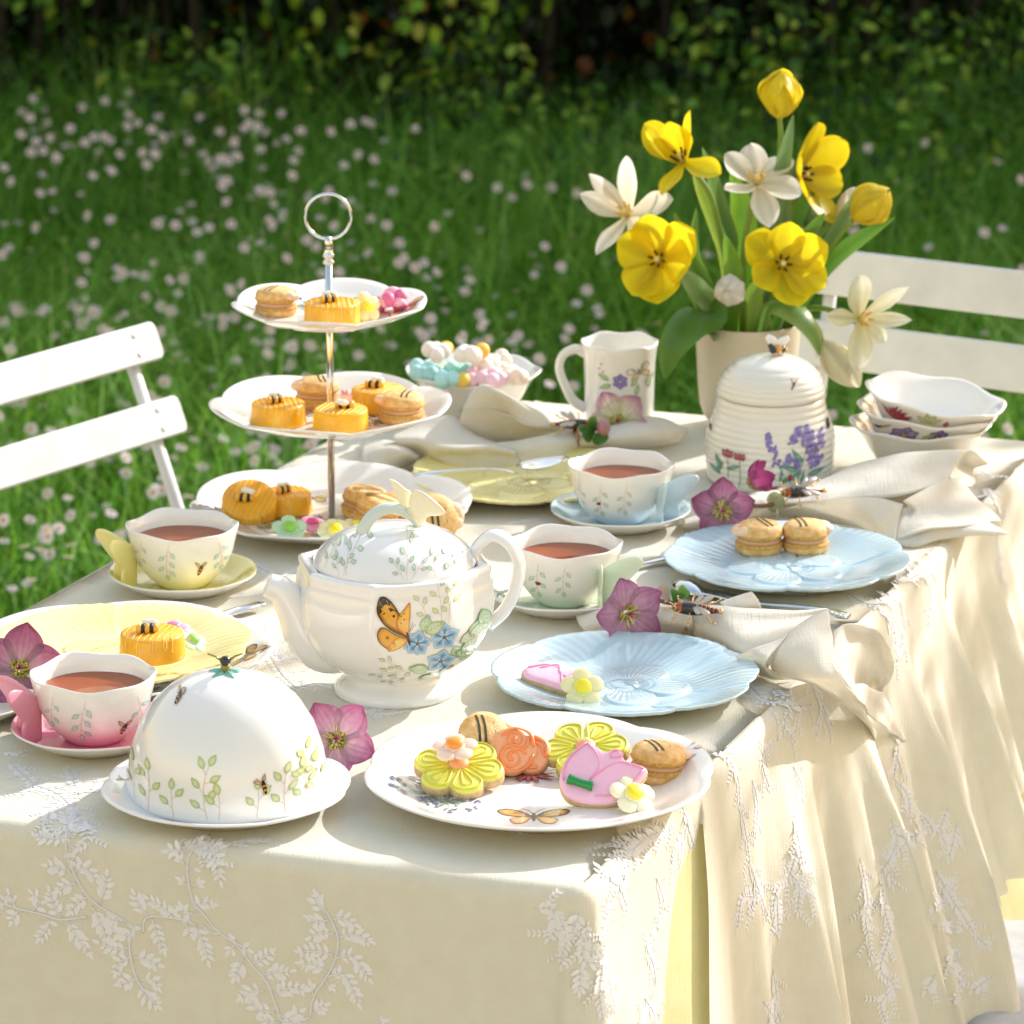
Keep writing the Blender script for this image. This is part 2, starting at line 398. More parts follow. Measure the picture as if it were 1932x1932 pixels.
for (px, py) in inv:
    k = rg.randrange(5); h = (.15, .19, .12, .22, .17)[k]; g = G(px, py, h)
    if g.y > 9.3: continue
    cnt += 1; rz = rg.uniform(-.9, .9)+pi*.0
    if cnt <= 300:
        if dm[k] is None:
            dm[k] = protos[k].build('daisy', [M_DP, M_DC, M_ST]); o = dm[k]
            tag(o, 'small white daisy with yellow centre growing in the meadow grass', 'daisy', 'daisies in the meadow')
        else: o = dm[k].copy(); COL.objects.link(o)
        o.location = (g.x, g.y, 0); o.rotation_euler = (0, 0, rz)
    else:
        q = protos[k]; rest.v_off = len(rest.v); Mx = Matrix.Translation((g.x, g.y, 0)) @ Matrix.Rotation(rz, 4, 'Z')
        kk = len(rest.v); rest.v += [Mx @ p for p in q.v]; rest.f += [tuple(i+kk for i in f) for f in q.f]; rest.m += q.m; rest.c += q.c
tag(rest.build('far_daisies', [M_DP, M_DC, M_ST]), 'hazy drift of white daisies in the far meadow by the hedge', 'daisies', kind='stuff')
# one pink wild flower at the far left
t = thing('pink_wildflower', 'tiny magenta wildflower among the daisies at the far left', 'wildflower', G(124, 222, .0))
mb = MB()
for i in range(6): mb.add(ball((.007*cos(i*pi/3), -.004, .11+.007*sin(i*pi/3)), (.005, .003, .005), 6, 4))
mb.build('blossom', mat('magenta_petal', '#b02f74', .6, var=.2), t); MB().add(tube([(0, 0, -.02), (0, 0, .11)], .0012, 4)).build('stem', M_ST, t)

# hedge: a dark thicket whose lowest growth closes the view
M_HL = mat('hedge_leaves', (.1, .2, .04), .5, attr=True, trans=.3, spec=.35)
M_BARK = mat('dark_bark', (.03, .022, .015), .9, var=.5, vscale=12, bump=.5, bscale=40)
hedge = thing('hedge', 'dark leafy hedge with trailing shoots closing the far side of the meadow', 'hedge', (0, 9.75, 0))
mb = MB(); rg = random.Random(11)
def leafpoly(s, fold=.12):
    return [(0, 0, 0), (.3*s, -.33*s, fold*s), (.7*s, -.28*s, fold*s*.8), (s, 0, 0), (.7*s, .28*s, fold*s*.8), (.3*s, .33*s, fold*s)], [(0, 1, 2, 3), (0, 3, 4, 5)]
for i in range(36000):
    x = rg.uniform(-2.6, 2.6); z = rg.random()**1.5*2.9 + .02; dep = rg.random()
    y = .9*dep - .25 + .25*noise.noise(Vector((x*2.5, z*2.5, 4))) - .15*exp(-z*4)
    cl = noise.noise(Vector((x*3.3, z*4, 9)))
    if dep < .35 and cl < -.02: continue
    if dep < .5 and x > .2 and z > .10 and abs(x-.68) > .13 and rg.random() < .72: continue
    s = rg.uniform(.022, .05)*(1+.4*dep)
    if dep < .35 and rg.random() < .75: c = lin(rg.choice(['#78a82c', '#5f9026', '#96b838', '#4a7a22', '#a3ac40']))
    else: c = lin(rg.choice(['#1c3312', '#16290f', '#24401a', '#2c3a14', '#1a2410']))  # deeper leaves near-black: shade inside the hedge put into leaf colour
    if -.9 < x < .35 and rg.random() < .07: c = lin(rg.choice(['#7a4a1c', '#8a6424', '#6a3f1a']))
    Mx = Matrix.Translation((x, y, z)) @ Matrix.Rotation(rg.uniform(0, 6.3), 4, 'Z') @ Matrix.Rotation(rg.uniform(.2, 1.7), 4, 'Y') @ Matrix.Rotation(rg.uniform(-.8, .8), 4, 'X')
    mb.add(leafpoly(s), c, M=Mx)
for i in range(9000):                         # sides and upper part, beyond the picture
    x = rg.uniform(-7, 7); z = rg.random()*3.0
    if abs(x) < 2.5 and z < .8: continue
    s = rg.uniform(.07, .13); c = lin(rg.choice(['#2c4a18', '#1c3312', '#4a7020', '#3a5a1c']))
    mb.add(leafpoly(s), c, M=Matrix.Translation((x, rg.uniform(-.2, 1.1), z)) @ Matrix.Rotation(rg.uniform(0, 6.3), 4, 'Z') @ Matrix.Rotation(rg.uniform(.2, 1.7), 4, 'Y'))
for i in range(8000):                         # low shoots creeping out over the grass
    x = rg.uniform(-1.6, 1.7); yo = -rg.random()**1.3*1.25*(1 if x > -.3 else .55); 
    if noise.noise(Vector((x*2.2, yo*2.5, 7))) < -.12 + .25*(x < -.3): continue
    z = rg.random()*(.10+.34*(1+yo/1.3)); s = rg.uniform(.022, .045)
    c = lin(rg.choice(['#3a621c', '#29461a', '#6f9a2e', '#8aa63c', '#23401a', '#467422']))
    mb.add(leafpoly(s), c, M=Matrix.Translation((x, yo, z)) @ Matrix.Rotation(rg.uniform(0, 6.3), 4, 'Z') @ Matrix.Rotation(rg.uniform(-.3, 1.3), 4, 'Y') @ Matrix.Rotation(rg.uniform(-.8, .8), 4, 'X'))
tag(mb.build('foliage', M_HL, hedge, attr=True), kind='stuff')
mb = MB()
for i in range(150):                          # dark stems, some hanging
    x = rg.uniform(-6, 6) if i > 90 else rg.uniform(-1.4, 1.4); y = rg.uniform(.05, .9); b = rg.uniform(-.25, .25)
    mb.add(tube(crv([(x, y, -.05), (x+b*.4, y-.05, .7), (x+b, y+.1, 1.6), (x+b*1.3, y, 2.7)], 4), lambda t: .014*(1-t*.7), 5))
tag(mb.build('stems', M_BARK, hedge), kind='stuff')
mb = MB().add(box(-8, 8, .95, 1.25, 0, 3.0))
v = []; f = []                                 # lumpy near-black backing, stands in for the shade deep in the hedge
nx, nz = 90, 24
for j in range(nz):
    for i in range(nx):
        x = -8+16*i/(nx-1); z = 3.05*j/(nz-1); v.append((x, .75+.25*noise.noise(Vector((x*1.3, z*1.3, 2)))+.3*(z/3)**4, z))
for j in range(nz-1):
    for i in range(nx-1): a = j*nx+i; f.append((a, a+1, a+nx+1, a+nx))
mb.add((v, f)); mb.build('shade_backing', mat('hedge_shade', (.012, .016, .007), .95, var=.6, vscale=6, bump=.8, bscale=15), hedge)
# ---------------------------------------------------------------- table and its cloths
ring = [N0, C0, FR, FL]
cen2 = sum(ring, Vector((0, 0)))/4
def perim(ins, ds=.008, rc=.02):
    """rounded outline inset by ins: list of (pos2, normal2, s, side)"""
    out = []; s = 0
    for i in range(4):
        a, b, c = ring[i-1], ring[i], ring[(i+1) % 4]
        d0 = (b-a).normalized(); d1 = (c-b).normalized(); n0 = Vector((d0.y, -d0.x)); n1 = Vector((d1.y, -d1.x))
        bi = (n0+n1).normalized(); cc = b - bi*((rc)/max(.3, n0.dot(bi)))          # arc centre
        for k in range(7):
            n = (n0*(1-k/6)+n1*(k/6)).normalized(); out.append([cc + n*(rc-ins), n, None, i+.5 if k < 6 else i+1])
        # straight to the next corner
        d2 = (ring[(i+2) % 4]-c).normalized(); n2 = Vector((d2.y, -d2.x)); bi2 = (n1+n2).normalized()
        p0 = cc + n1*(rc-ins); p1 = (c - bi2*(rc/max(.3, n1.dot(bi2)))) + n1*(rc-ins); L = (p1-p0).length; m = int(L/ds)
        for k in range(1, m): out.append([p0.lerp(p1, k/m), n1, None, i+1])
    return out
SC_ = [0, 0, 0, 0, 0]
LF = (C0-N0).length; LR = (FR-C0).length
def sofar(p):                       # distance along the right edge from the near corner
    d = (FR-C0).normalized(); return (p-C0).dot(d)
RD = (FR-C0).normalized(); RN = Vector((RD.y, -RD.x)); FD = (C0-N0).normalized(); FN = Vector((FD.y, -FD.x))
S0 = .26
def cloth(name, label, m, ins, rb, drop, kind, ds=.008, dz=.011, top_z=0.0, parent=None):
    pr = perim(ins, ds); v = []; f = []
    nprof = [(-rb, 0.0)] + [(-rb + rb*sin(a), -rb + rb*cos(a)) for a in (.4, .8, 1.2, pi/2)]     # (outward offset, z)
    rows = int(drop/dz); N = len(pr)
    if kind == 'lace':                 # doubled vertices at the opening
        k0 = min((i for i in range(N) if pr[i][3] == 2), key=lambda i: abs(sofar(pr[i][0])-S0))
        pr.insert(k0, list(pr[k0])); N += 1
    for i, (p, n, _, side) in enumerate(pr):
        s = sofar(p); u = (p-N0).dot(FD)
        for j in range(len(nprof)+rows):
            if j < len(nprof): o, z = nprof[j]; q = p + n*o; t = 0
            else:
                t = (j-len(nprof)+1)*drop/rows; z = -rb - t; off = 0; lat = 0
                if side == 1:          # near side, pulled almost flat
                    off = .012*t + .0025*sin(u*9+1)*t/.3 + .006*noise.noise(Vector((u*3, t*2, 1)))*sst(0, .2, t)
                    if kind == 'lace': off += .02*sst(.16, 0, (p-C0).length)*sst(0.02, .4, t)
                elif side in (1.5,):
                    off = .10*t + .02*sst(.02, .3, t)
                elif side == 2 or side == 2.5:
                    if kind == 'lace':
                        fold = .034+.026*(1-2*abs(sin(s*pi/.17 + .9 + .5*sin(s*7) + t*.8))**.8) + .009*sin(s*2*pi/.075+2.2-t*2) + .003*sin(s*2*pi/.034 + t*4)
                        off = .03*t + .15*t*sst(.10, .9, s) + (.12+.88*sst(.24, .60, s))*fold*sst(-.01, .16, t)*(.35+1.0*sst(0, .4, t)) + .03*exp(-((s-.03)/.05)**2)*sst(0, .3, t)
                        off -= (fold*sst(-.01, .16, t)*(.35+1.0*sst(0, .4, t))*.95+.10*t)*exp(-((s-S0+.01)/.06)**2)*(1 if i <= k0 else 0)
                        off += .004*sst(.0, .1, t)*exp(-((s-S0)/.03)**2)*(1 if i > k0 else 0)
                        lat = -.050*sst(.012, .19, t)*exp(-max(0, S0-s)/.12) if i <= k0 else (-.022*sst(.02, .2, t)*exp(-max(0, s-S0)/.12))
                        if i <= k0 and i > k0-12: off += .012*sst(.02, .25, t)*(1-(k0-i)/12)
                    else:
                        off = .05*t + .010*sin(s*2*pi/.23+1)*sst(0, .3, t)+.07*t*sst(.4, 1, s)
                else: off = .08*t + (.010+.010*sin(s*2*pi/.17))*sst(-.05, .3, t)
                off -= .0; q = p + n*off + (RD*lat if side >= 2 and side < 3 else Vector((0, 0)))
                z += .10*off*t
            v.append((q.x, q.y, TZ + z + top_z))
    R = len(nprof)+rows
    for i in range(N):
        a = i; b = (i+1) % N
        if kind == 'lace' and a == k0: gap = True
        else: gap = False
        sa = sofar(pr[a][0]); 
        for j in range(R-1):
            t = max(0, (j-len(nprof)+1)*drop/rows)
            if gap and t > .012: continue
            if kind == 'lace' and pr[a][3] == 2:
                e = 1.30 - .44*sst(.10, .36, t) + .07*sst(.36, .6, t)
                if sa > e and t > .10: continue
            if kind == 'lace' and pr[a][3] >= 2.5 and t > .11: continue
            f.append((a*R+j, a*R+j+1, b*R+j+1, b*R+j))
    # top: grid of quads shrinking towards the centre
    prev = [i*R for i in range(N)]; c2 = cen2
    for q in (.97, .9, .8, .65, .5, .35, .2, .08):
        cur = []
        for i in range(N):
            p = c2 + (pr[i][0]-c2)*q; cur.append(len(v))
            v.append((p.x, p.y, TZ+top_z+.0007*noise.noise(Vector((p.x*9, p.y*9, 0)))))
        for i in range(N): b = (i+1) % N; f.append((prev[i], prev[b], cur[b], cur[i]))
        prev = cur
    f.append(tuple(prev))
    o = mesh(name, v, f, m, parent)
    return o
def weave(name, c, c2, trans, bump=.35, sc=900):
    m = mat(name, c, .85, trans=trans, var=.5, vscale=55, col2=c2, sheen=.25, spec=.25, stretch=(1, 1, .12) if False else None)
    n, l = m.node_tree.nodes, m.node_tree.links; b = n['Principled BSDF']
    tc = n.new('ShaderNodeTexCoord'); hs = None
    for ax in (0, 1):
        w = n.new('ShaderNodeTexNoise'); mp = n.new('ShaderNodeMapping'); w.inputs['Scale'].default_value = sc; w.inputs['Detail'].default_value = 2
        mp.inputs['Rotation'].default_value = (0, 0, -.31); mp.inputs['Scale'].default_value = ((1, .06, .06) if ax == 0 else (.06, 1, 1))
        l.new(tc.outputs['Object'], mp.inputs[0]); l.new(mp.outputs[0], w.inputs['Vector'])
        if hs is None: hs = w.outputs[0]
        else:
            a = n.new('ShaderNodeMath'); a.operation = 'ADD'; l.new(hs, a.inputs[0]); l.new(w.outputs[0], a.inputs[1]); hs = a.outputs[0]
    big = n.new('ShaderNodeTexNoise'); big.inputs['Scale'].default_value = 9; big.inputs['Detail'].default_value = 3; l.new(tc.outputs['Object'], big.inputs['Vector'])
    bp0 = n.new('ShaderNodeBump'); bp0.inputs['Strength'].default_value = .35; bp0.inputs['Distance'].default_value = .012; l.new(big.outputs[0], bp0.inputs['Height'])
    bp = n.new('ShaderNodeBump'); bp.inputs['Strength'].default_value = bump; bp.inputs['Distance'].default_value = .0012
    l.new(hs, bp.inputs['Height']); l.new(bp0.outputs[0], bp.inputs['Normal']); l.new(bp.outputs[0], b.inputs['Normal'])
    return m
M_LACE = weave('cream_linen', (.84, .81, .69), (.805, .77, .64), .26)
M_YEL = weave('yellow_linen', (.74, .70, .36), (.69, .65, .30), .2)
M_NAP = weave('ivory_linen', (.88, .855, .775), (.845, .81, .72), .38, .5, 620)
M_GREY = weave('grey_linen', (.44, .45, .48), (.38, .39, .42), .03)
M_WOOD = mat('painted_wood', (.72, .72, .71), .45, var=.06, vscale=8, bump=.12, bscale=25)
table = thing('table', 'long garden table hidden under the yellow and cream cloths', 'table', (cen2.x, cen2.y, 0))
tv = []; 
for z in (-.042, -.012):
    for q in ring: p = cen2 + (q-cen2)*.975; tv.append((p.x-cen2.x, p.y-cen2.y, TZ+z))
mesh('tabletop', tv, [(3, 2, 1, 0), (4, 5, 6, 7), (0, 1, 5, 4), (1, 2, 6, 5), (2, 3, 7, 6), (3, 0, 4, 7)], M_WOOD, table, False)
for q in ring:
    p = cen2 + (q-cen2)*.85 - cen2; mesh('leg', *box(p.x-.025, p.x+.025, p.y-.025, p.y+.025, -.01, TZ-.042), M_WOOD, table, False)
under = cloth('yellow_undercloth', '', M_YEL, .006, .010, .69, 'under', .02, .02, -.006)
tag(under, 'pale yellow undercloth showing through the slit and below the hem of the lace cloth', 'tablecloth')
lace = cloth('lace_tablecloth', '', M_LACE, 0, .014,   .70, 'lace', .0065, .0095, 0)
tag(lace, 'cream linen tablecloth embroidered with white leafy sprays, topmost on the table', 'tablecloth')
# seam threads / hems along the slit
# grey cloth over a stool, lower right
t = thing('stool', 'grey linen covered stool below the table at the lower right corner', 'stool', (.615, 3.81, 0))
g = []
for a in (-.205, -.19, -.18, -.09, 0, .09, .18, .19, .205):
    r = []
    for b, z in ((-.21, -.25), (-.195, -.06), (-.17, 0), (0, .010), (.17, 0), (.195, -.1), (.21, -.25)):
        r.append((a, b + .008*sin(a*22), .340 + (z if abs(a) < .185 else min(z, -.05 if abs(a) < .2 else -.25)) + .008*sin(a*17+b*9)))
    g.append(r)
mesh('grey_cover', *sheet(g, 5, 5, .006, 9), M_GREY, t)
for sx in (-1, 1):
    for sy in (-1, 1): mesh('leg', *box(sx*.13-.015, sx*.13+.015, sy*.13-.015, sy*.13+.015, 0, .310), M_WOOD, t, False)

# ---- embroidery: sprays of satin-stitched leaves lying on the cloth surface
LT = BVHTree.FromPolygons([Vector(p) for p in GEO['lace_tablecloth'][0]], GEO['lace_tablecloth'][1])
def hit(px, py):
    o = Vector((0, 0, TZ+HC)); h, n, i, d = LT.ray_cast(o, ray(px, py).normalized())
    if h is None: return None
    if n.dot(ray(px, py)) > 0: n = -n
    return h, n
M_THR = mat('white_thread', (.88, .875, .885), .5, trans=.15, var=.06, vscale=500, sheen=.5, bump=.3, bscale=1500)
EMB = MB(); er = random.Random(3)
def eleaf(p, n, d, L, w):
    d = (d - n*d.dot(n)).normalized(); s = n.cross(d); b = n*.0004; h = n*(.0005+w*.03)
    pts = [p+b, p+b+d*L*.3+s*w*.5, p+b+d*L*.72+s*w*.42, p+b+d*L, p+b+d*L*.72-s*w*.42, p+b+d*L*.3-s*w*.5, p+h+d*L*.32, p+h+d*L*.72]
    EMB.add((pts, [(0, 6, 1), (1, 6, 7, 2), (2, 7, 3), (3, 7, 4), (4, 7, 6, 5), (5, 6, 0)]))
def path3(pts, step=3.0):
    c = crv([(x, y, 0) for x, y in pts], 6); out = []; last = None
    for q in c:
        h = hit(q.x, q.y)
        if h is None: continue
        if last is not None and (h[0]-last).length > .10: continue
        out.append(h); last = h[0]
    return out
def estem(hs, w=.0009):
    if len(hs) > 1: EMB.add(tube([h[0]+h[1]*.0005 for h in hs], w, 5))
def frond(pts, L=.0085, gap=.0062, w=.0042, sub=False, stem=True):
    hs = path3(pts)
    if len(hs) < 2: return
    if stem: estem(hs, .0004 if sub else .0007)
    nsub = 0; acc = 0; tot = sum((hs[i+1][0]-hs[i][0]).length for i in range(len(hs)-1)); run = 0
    for i in range(len(hs)-1):
        a, n = hs[i]; b = hs[i+1][0]; sl = (b-a).length
        if sl < 1e-7: continue
        d = (b-a)/sl; x = gap-acc
        while x < sl:
            p = a + d*x; q = (run+x)/max(tot, 1e-6); k = (.65+.6*sin(pi*min(1, q*.8+.15)))*er.uniform(.8, 1.15)
            if sub and nsub % 3 == 1:
                sg = 1 if nsub % 2 else -1; bd = Matrix.Rotation(sg*radians(48), 3, n) @ d; q0 = p
                for w_ in range(4):
                    q1 = q0 + bd*.0042
                    hh = LT.find_nearest(q1)
                    if hh[0] is not None: q1 = hh[0]
                    for g in (-1, 1): eleaf(q1, n, Matrix.Rotation(g*radians(45), 3, n) @ bd, L*.62, w*.75)
                    q0 = q1
            nsub += 1
            for g in (-1, 1):
                dd = Matrix.Rotation(g*radians(er.uniform(38, 60)), 3, n) @ d; eleaf(p, n, dd, L*k, w*k*er.uniform(.85, 1.1))
            x += gap
        acc = (acc + sl) % gap; run += sl
    eleaf(hs[-1][0], hs[-1][1], (hs[-1][0]-hs[-2][0]), L, w)
def Z5(l): return [(x*.5, 1529.6+y*.5) for x, y in l]
def Z6(l): return [(966+x*.5, 1368.5+y*.5) for x, y in l]
stems5 = [[(285, -20), (250, 100), (265, 200), (340, 330), (480, 420)], [(500, 450), (490, 520), (520, 640), (590, 730)], [(480, 420), (510, 450), (500, 470)],
 [(330, 400), (230, 410), (160, 390), (75, 370), (0, 345)], [(790, 90), (710, 180), (725, 330), (770, 390), (830, 460), (890, 500), (950, 580), (1010, 650), (1040, 730), (1075, 800), (1170, 780)],
 [(540, 460), (560, 400), (690, 410), (740, 430)], [(1190, 330), (1245, 400), (1275, 480), (1265, 560), (1225, 640), (1185, 700), (1170, 780)], [(760, 430), (800, 460), (830, 463)]]
for s in stems5: estem(path3(Z5(s)), .00095)
fr5 = [[(250, 100), (200, 105), (150, 95)], [(250, 95), (300, 60), (340, 72)], [(265, 60), (250, 20), (280, -5)], [(262, 130), (285, 150), (275, 190)], [(270, 230), (225, 215), (185, 208)], [(275, 235), (320, 215), (360, 255)], [(290, 275), (255, 280), (225, 300)],
 [(340, 325), (300, 340), (270, 375)], [(375, 350), (395, 300), (402, 250)], [(350, 360), (375, 410), (402, 478)], [(235, 405), (205, 360), (190, 312)], [(250, 410), (290, 470), (333, 533)], [(170, 395), (185, 430), (152, 478)],
 [(80, 370), (60, 390), (48, 412)], [(120, 380), (150, 345), (128, 318)], [(60, 365), (35, 320), (2, 345)], [(465, 415), (440, 410), (425, 440)], [(480, 430), (505, 455), (470, 470)], [(490, 515), (440, 520), (380, 500)], [(500, 550), (455, 570), (440, 605)], [(505, 555), (550, 560), (593, 578)],
 [(520, 630), (485, 645), (458, 652)], [(530, 640), (570, 635), (592, 660)], [(530, 650), (545, 690), (590, 732)], [(500, 470), (440, 460), (420, 430)],
 [(700, 160), (670, 150), (642, 152)], [(760, 130), (810, 170), (832, 260)], [(770, 120), (800, 140), (828, 138)], [(705, 215), (728, 220)], [(700, 205), (682, 185)], [(715, 285), (690, 268)], [(722, 285), (748, 275)], [(735, 375), (765, 350), (795, 352)], [(735, 385), (700, 385), (690, 370)],
 [(735, 430), (765, 490), (785, 562)], [(660, 410), (620, 370), (565, 335)], [(560, 400), (535, 365), (512, 322)], [(575, 405), (590, 460), (615, 520)], [(640, 410), (655, 390)], [(700, 420), (720, 460)],
 [(890, 500), (870, 525)], [(895, 500), (930, 520)], [(920, 555), (900, 600), (888, 625)], [(945, 580), (985, 560), (1020, 535)], [(900, 510), (885, 490)], [(985, 620), (1040, 610), (1090, 605)], [(1000, 680), (960, 680), (915, 705)], [(1030, 700), (1090, 670), (1140, 675)], [(1040, 760), (980, 750), (948, 710)], [(1050, 770), (1090, 780), (1130, 760)], [(1060, 800), (1000, 790)],
 [(1245, 410), (1205, 420), (1175, 408)], [(1250, 410), (1290, 405), (1333, 425)], [(1265, 465), (1215, 460), (1178, 475)], [(1275, 480), (1330, 465), (1390, 490)], [(1262, 545), (1205, 530), (1142, 530)], [(1268, 555), (1330, 550), (1390, 628)], [(1240, 610), (1190, 580), (1145, 575)], [(1235, 625), (1300, 620), (1350, 720)], [(1225, 640), (1245, 660)], [(1185, 700), (1175, 665)], [(1175, 770), (1200, 750), (1222, 738)], [(1230, 390), (1200, 350), (1193, 325)],
 [(1160, 790), (1130, 790), (1090, 800)], [(1415, 800), (1440, 795)]]
for s in fr5: frond(Z5(s), .0080, .0052, .0036)
fr6 = [[(740, 112), (800, 118), (850, 200), (858, 300)], [(858, 300), (885, 430), (895, 520)], [(895, 520), (935, 640), (965, 720)], [(905, 205), (925, 300), (915, 430)], [(985, 55), (942, 130), (968, 232)], [(1000, 60), (1010, 20)], [(1060, 155), (1092, 240), (1062, 330)], [(1062, 330), (1080, 440), (1096, 530)], [(1078, 440), (1050, 560), (1000, 620), (985, 700)], [(1050, 560), (1085, 600), (1078, 700)], [(1060, 590), (1130, 640)], [(1000, 640), (1005, 780)],
 [(640, 300), (662, 380), (690, 470)], [(650, 380), (600, 520)], [(640, 400), (634, 520)], [(620, 380), (500, 430), (430, 520)], [(430, 520), (400, 600), (335, 560)], [(400, 600), (430, 680)], [(400, 610), (350, 740), (330, 830)], [(520, 430), (290, 465)], [(543, 575), (572, 680), (545, 780)], [(545, 780), (505, 830), (530, 900), (542, 970)], [(500, 1030), (530, 1080), (540, 1127)], [(550, 1090), (590, 1078)], [(520, 1050), (480, 1127)],
 [(935, 540), (935, 640), (870, 650), (850, 760)], [(890, 600), (905, 700)], [(1468, 5), (1440, 200)], [(1440, 200), (1490, 260), (1502, 350)], [(1432, 350), (1450, 450), (1392, 560)], [(1392, 560), (1402, 680), (1430, 780)], [(1430, 780), (1390, 920), (1440, 980), (1392, 1050), (1410, 1120)], [(1425, 540), (1435, 600)], [(1312, 500), (1340, 650), (1332, 720), (1355, 865)], [(1310, 680), (1345, 720)],
 [(1645, 310), (1602, 400), (1555, 345)], [(1680, 370), (1650, 500)], [(1610, 400), (1640, 450)], [(1560, 390), (1500, 430), (1445, 490)], [(1500, 430), (1540, 440)], [(1600, 552), (1650, 640), (1690, 700), (1740, 780)], [(1740, 780), (1792, 832)], [(1590, 752), (1680, 770)], [(1620, 640), (1660, 620)], [(1640, 660), (1590, 690)], [(1700, 840), (1640, 900), (1600, 1000), (1540, 1100)], [(1640, 900), (1700, 960), (1650, 1060)], [(1820, 942), (1740, 1000)], [(1600, 940), (1560, 1000)],
 [(82, 690), (160, 700), (200, 790), (188, 900)], [(262, 700), (215, 790)], [(150, 690), (165, 760), (140, 800)], [(285, 740), (270, 880), (345, 890)], [(345, 890), (330, 1000), (345, 1110)], [(262, 900), (255, 1000)], [(330, 840), (350, 900), (385, 1060)], [(948, 1040), (1000, 1127)], [(1000, 1000), (985, 1100)], [(985, 920), (1000, 1040)]]
for s in fr6: frond(Z6(s), .0074, .0044, .0032, sub=True)
# sprays on the top of the table (traced in the full picture)
frT = [[(60, 1480), (110, 1500), (150, 1540)], [(20, 1440), (60, 1480), (40, 1500)], [(110, 1500), (170, 1490), (205, 1475)], [(100, 1510), (90, 1560), (120, 1580)], [(150, 1540), (165, 1580), (150, 1600)], [(0, 1420), (40, 1425)], [(150, 1500), (130, 1450)],
 [(330, 1585), (380, 1600), (410, 1640)], [(340, 1600), (400, 1590), (455, 1596)], [(440, 1590), (500, 1586)],
 [(500, 1220), (530, 1270), (560, 1300)], [(520, 1250), (560, 1240), (600, 1262)], [(560, 1300), (600, 1290), (640, 1300)], [(500, 1180), (520, 1240)], [(660, 1340), (720, 1350), (760, 1345)], [(700, 1350), (730, 1330), (790, 1322)],
 [(530, 1090), (570, 1070)], [(560, 1110), (610, 1085)], [(470, 1060), (520, 1090)], [(1390, 1310), (1440, 1325), (1490, 1330), (1530, 1330)], [(1410, 1290), (1440, 1320)], [(1460, 1300), (1500, 1335)], [(1490, 1330), (1480, 1370), (1500, 1400)], [(1530, 1290), (1550, 1330), (1540, 1390)], [(1510, 1330), (1500, 1380)], [(1550, 1330), (1570, 1370)],
 [(1600, 1120), (1640, 1140), (1700, 1120)], [(1640, 1140), (1680, 1170), (1690, 1220)], [(1680, 1100), (1720, 1090), (1770, 1060)], [(1700, 1150), (1710, 1200), (1690, 1250)], [(1740, 1080), (1760, 1120), (1750, 1180)],
 [(1000, 760), (1060, 756), (1100, 765)], [(1000, 770), (1050, 775), (1080, 770)], [(1580, 800), (1610, 815)], [(650, 890), (700, 880), (760, 885)], [(520, 888), (570, 882), (640, 880)], [(1830, 880), (1870, 900)], [(1860, 920), (1890, 980)], [(1880, 1010), (1890, 1100)],
 [(930, 1560), (990, 1575)], [(1110, 1440), (1130, 1425)], [(1240, 1560), (1200, 1600), (1150, 1620)], [(860, 1200), (900, 1210)], [(430, 1130), (500, 1120)], [(950, 990), (1010, 980)], [(230, 1420), (250, 1380)]]
for s in frT: frond(s, .0070, .0048, .0032, sub=True)
tag(EMB.build('embroidery', M_THR, lace), kind='stuff')
# ---------------------------------------------------------------- tableware builders
def wavefn(n, amp, zamp, ph=0, p=2.0, R=1.0, kind='sin'):
    def fn(th, r, z, i):
        w = min(1, max(0, r/R))**p
        if kind == 'sin': a = cos(n*th+ph)
        else: a = 2*abs(sin(n*th/2+ph))**.7 - 1
        return r*(1+amp*w*a), z + zamp*w*a
    return fn
def plate_prof(R, h=.022, th=.003, foot=.6):
    return [(0, .003), (foot*R-.006, .003), (foot*R-.004, 0), (foot*R, 0), (foot*R+.003, .0035), (R*.78, h*.42), (R*.93, h*.80), (R*.985, h*.95), (R, h), (R*.995, h+th*.45), (R*.975, h+th*.42), (R*.92, h*.80+th), (R*.80, h*.46+th), (R*.70, .0068), (R*.62, .0058), (R*.3, .0055), (0, .0055)]
def plate(name, label, cat, loc, R, m, h=.022, n=6, amp=.018, zamp=.0012, ph=0, kind='scallop', group=None, top=None, foot=.6):
    t = thing(name, label, cat, loc, 0, group)
    pr = plate_prof(R, h, foot=foot); v, f = lathe(pr, 144, wavefn(n, amp, zamp, ph, 3, R, kind))
    if top:
        k = 9; mi = []; 
        for q in f:
            lvl = min(q)//144; mi.append(1 if (len(q) == 4 and lvl >= 9) else 0)
        o = mesh('dish', v, f, [m, top], t, mi=mi)
    else: o = mesh('dish', v, f, m, t)
    return t, o
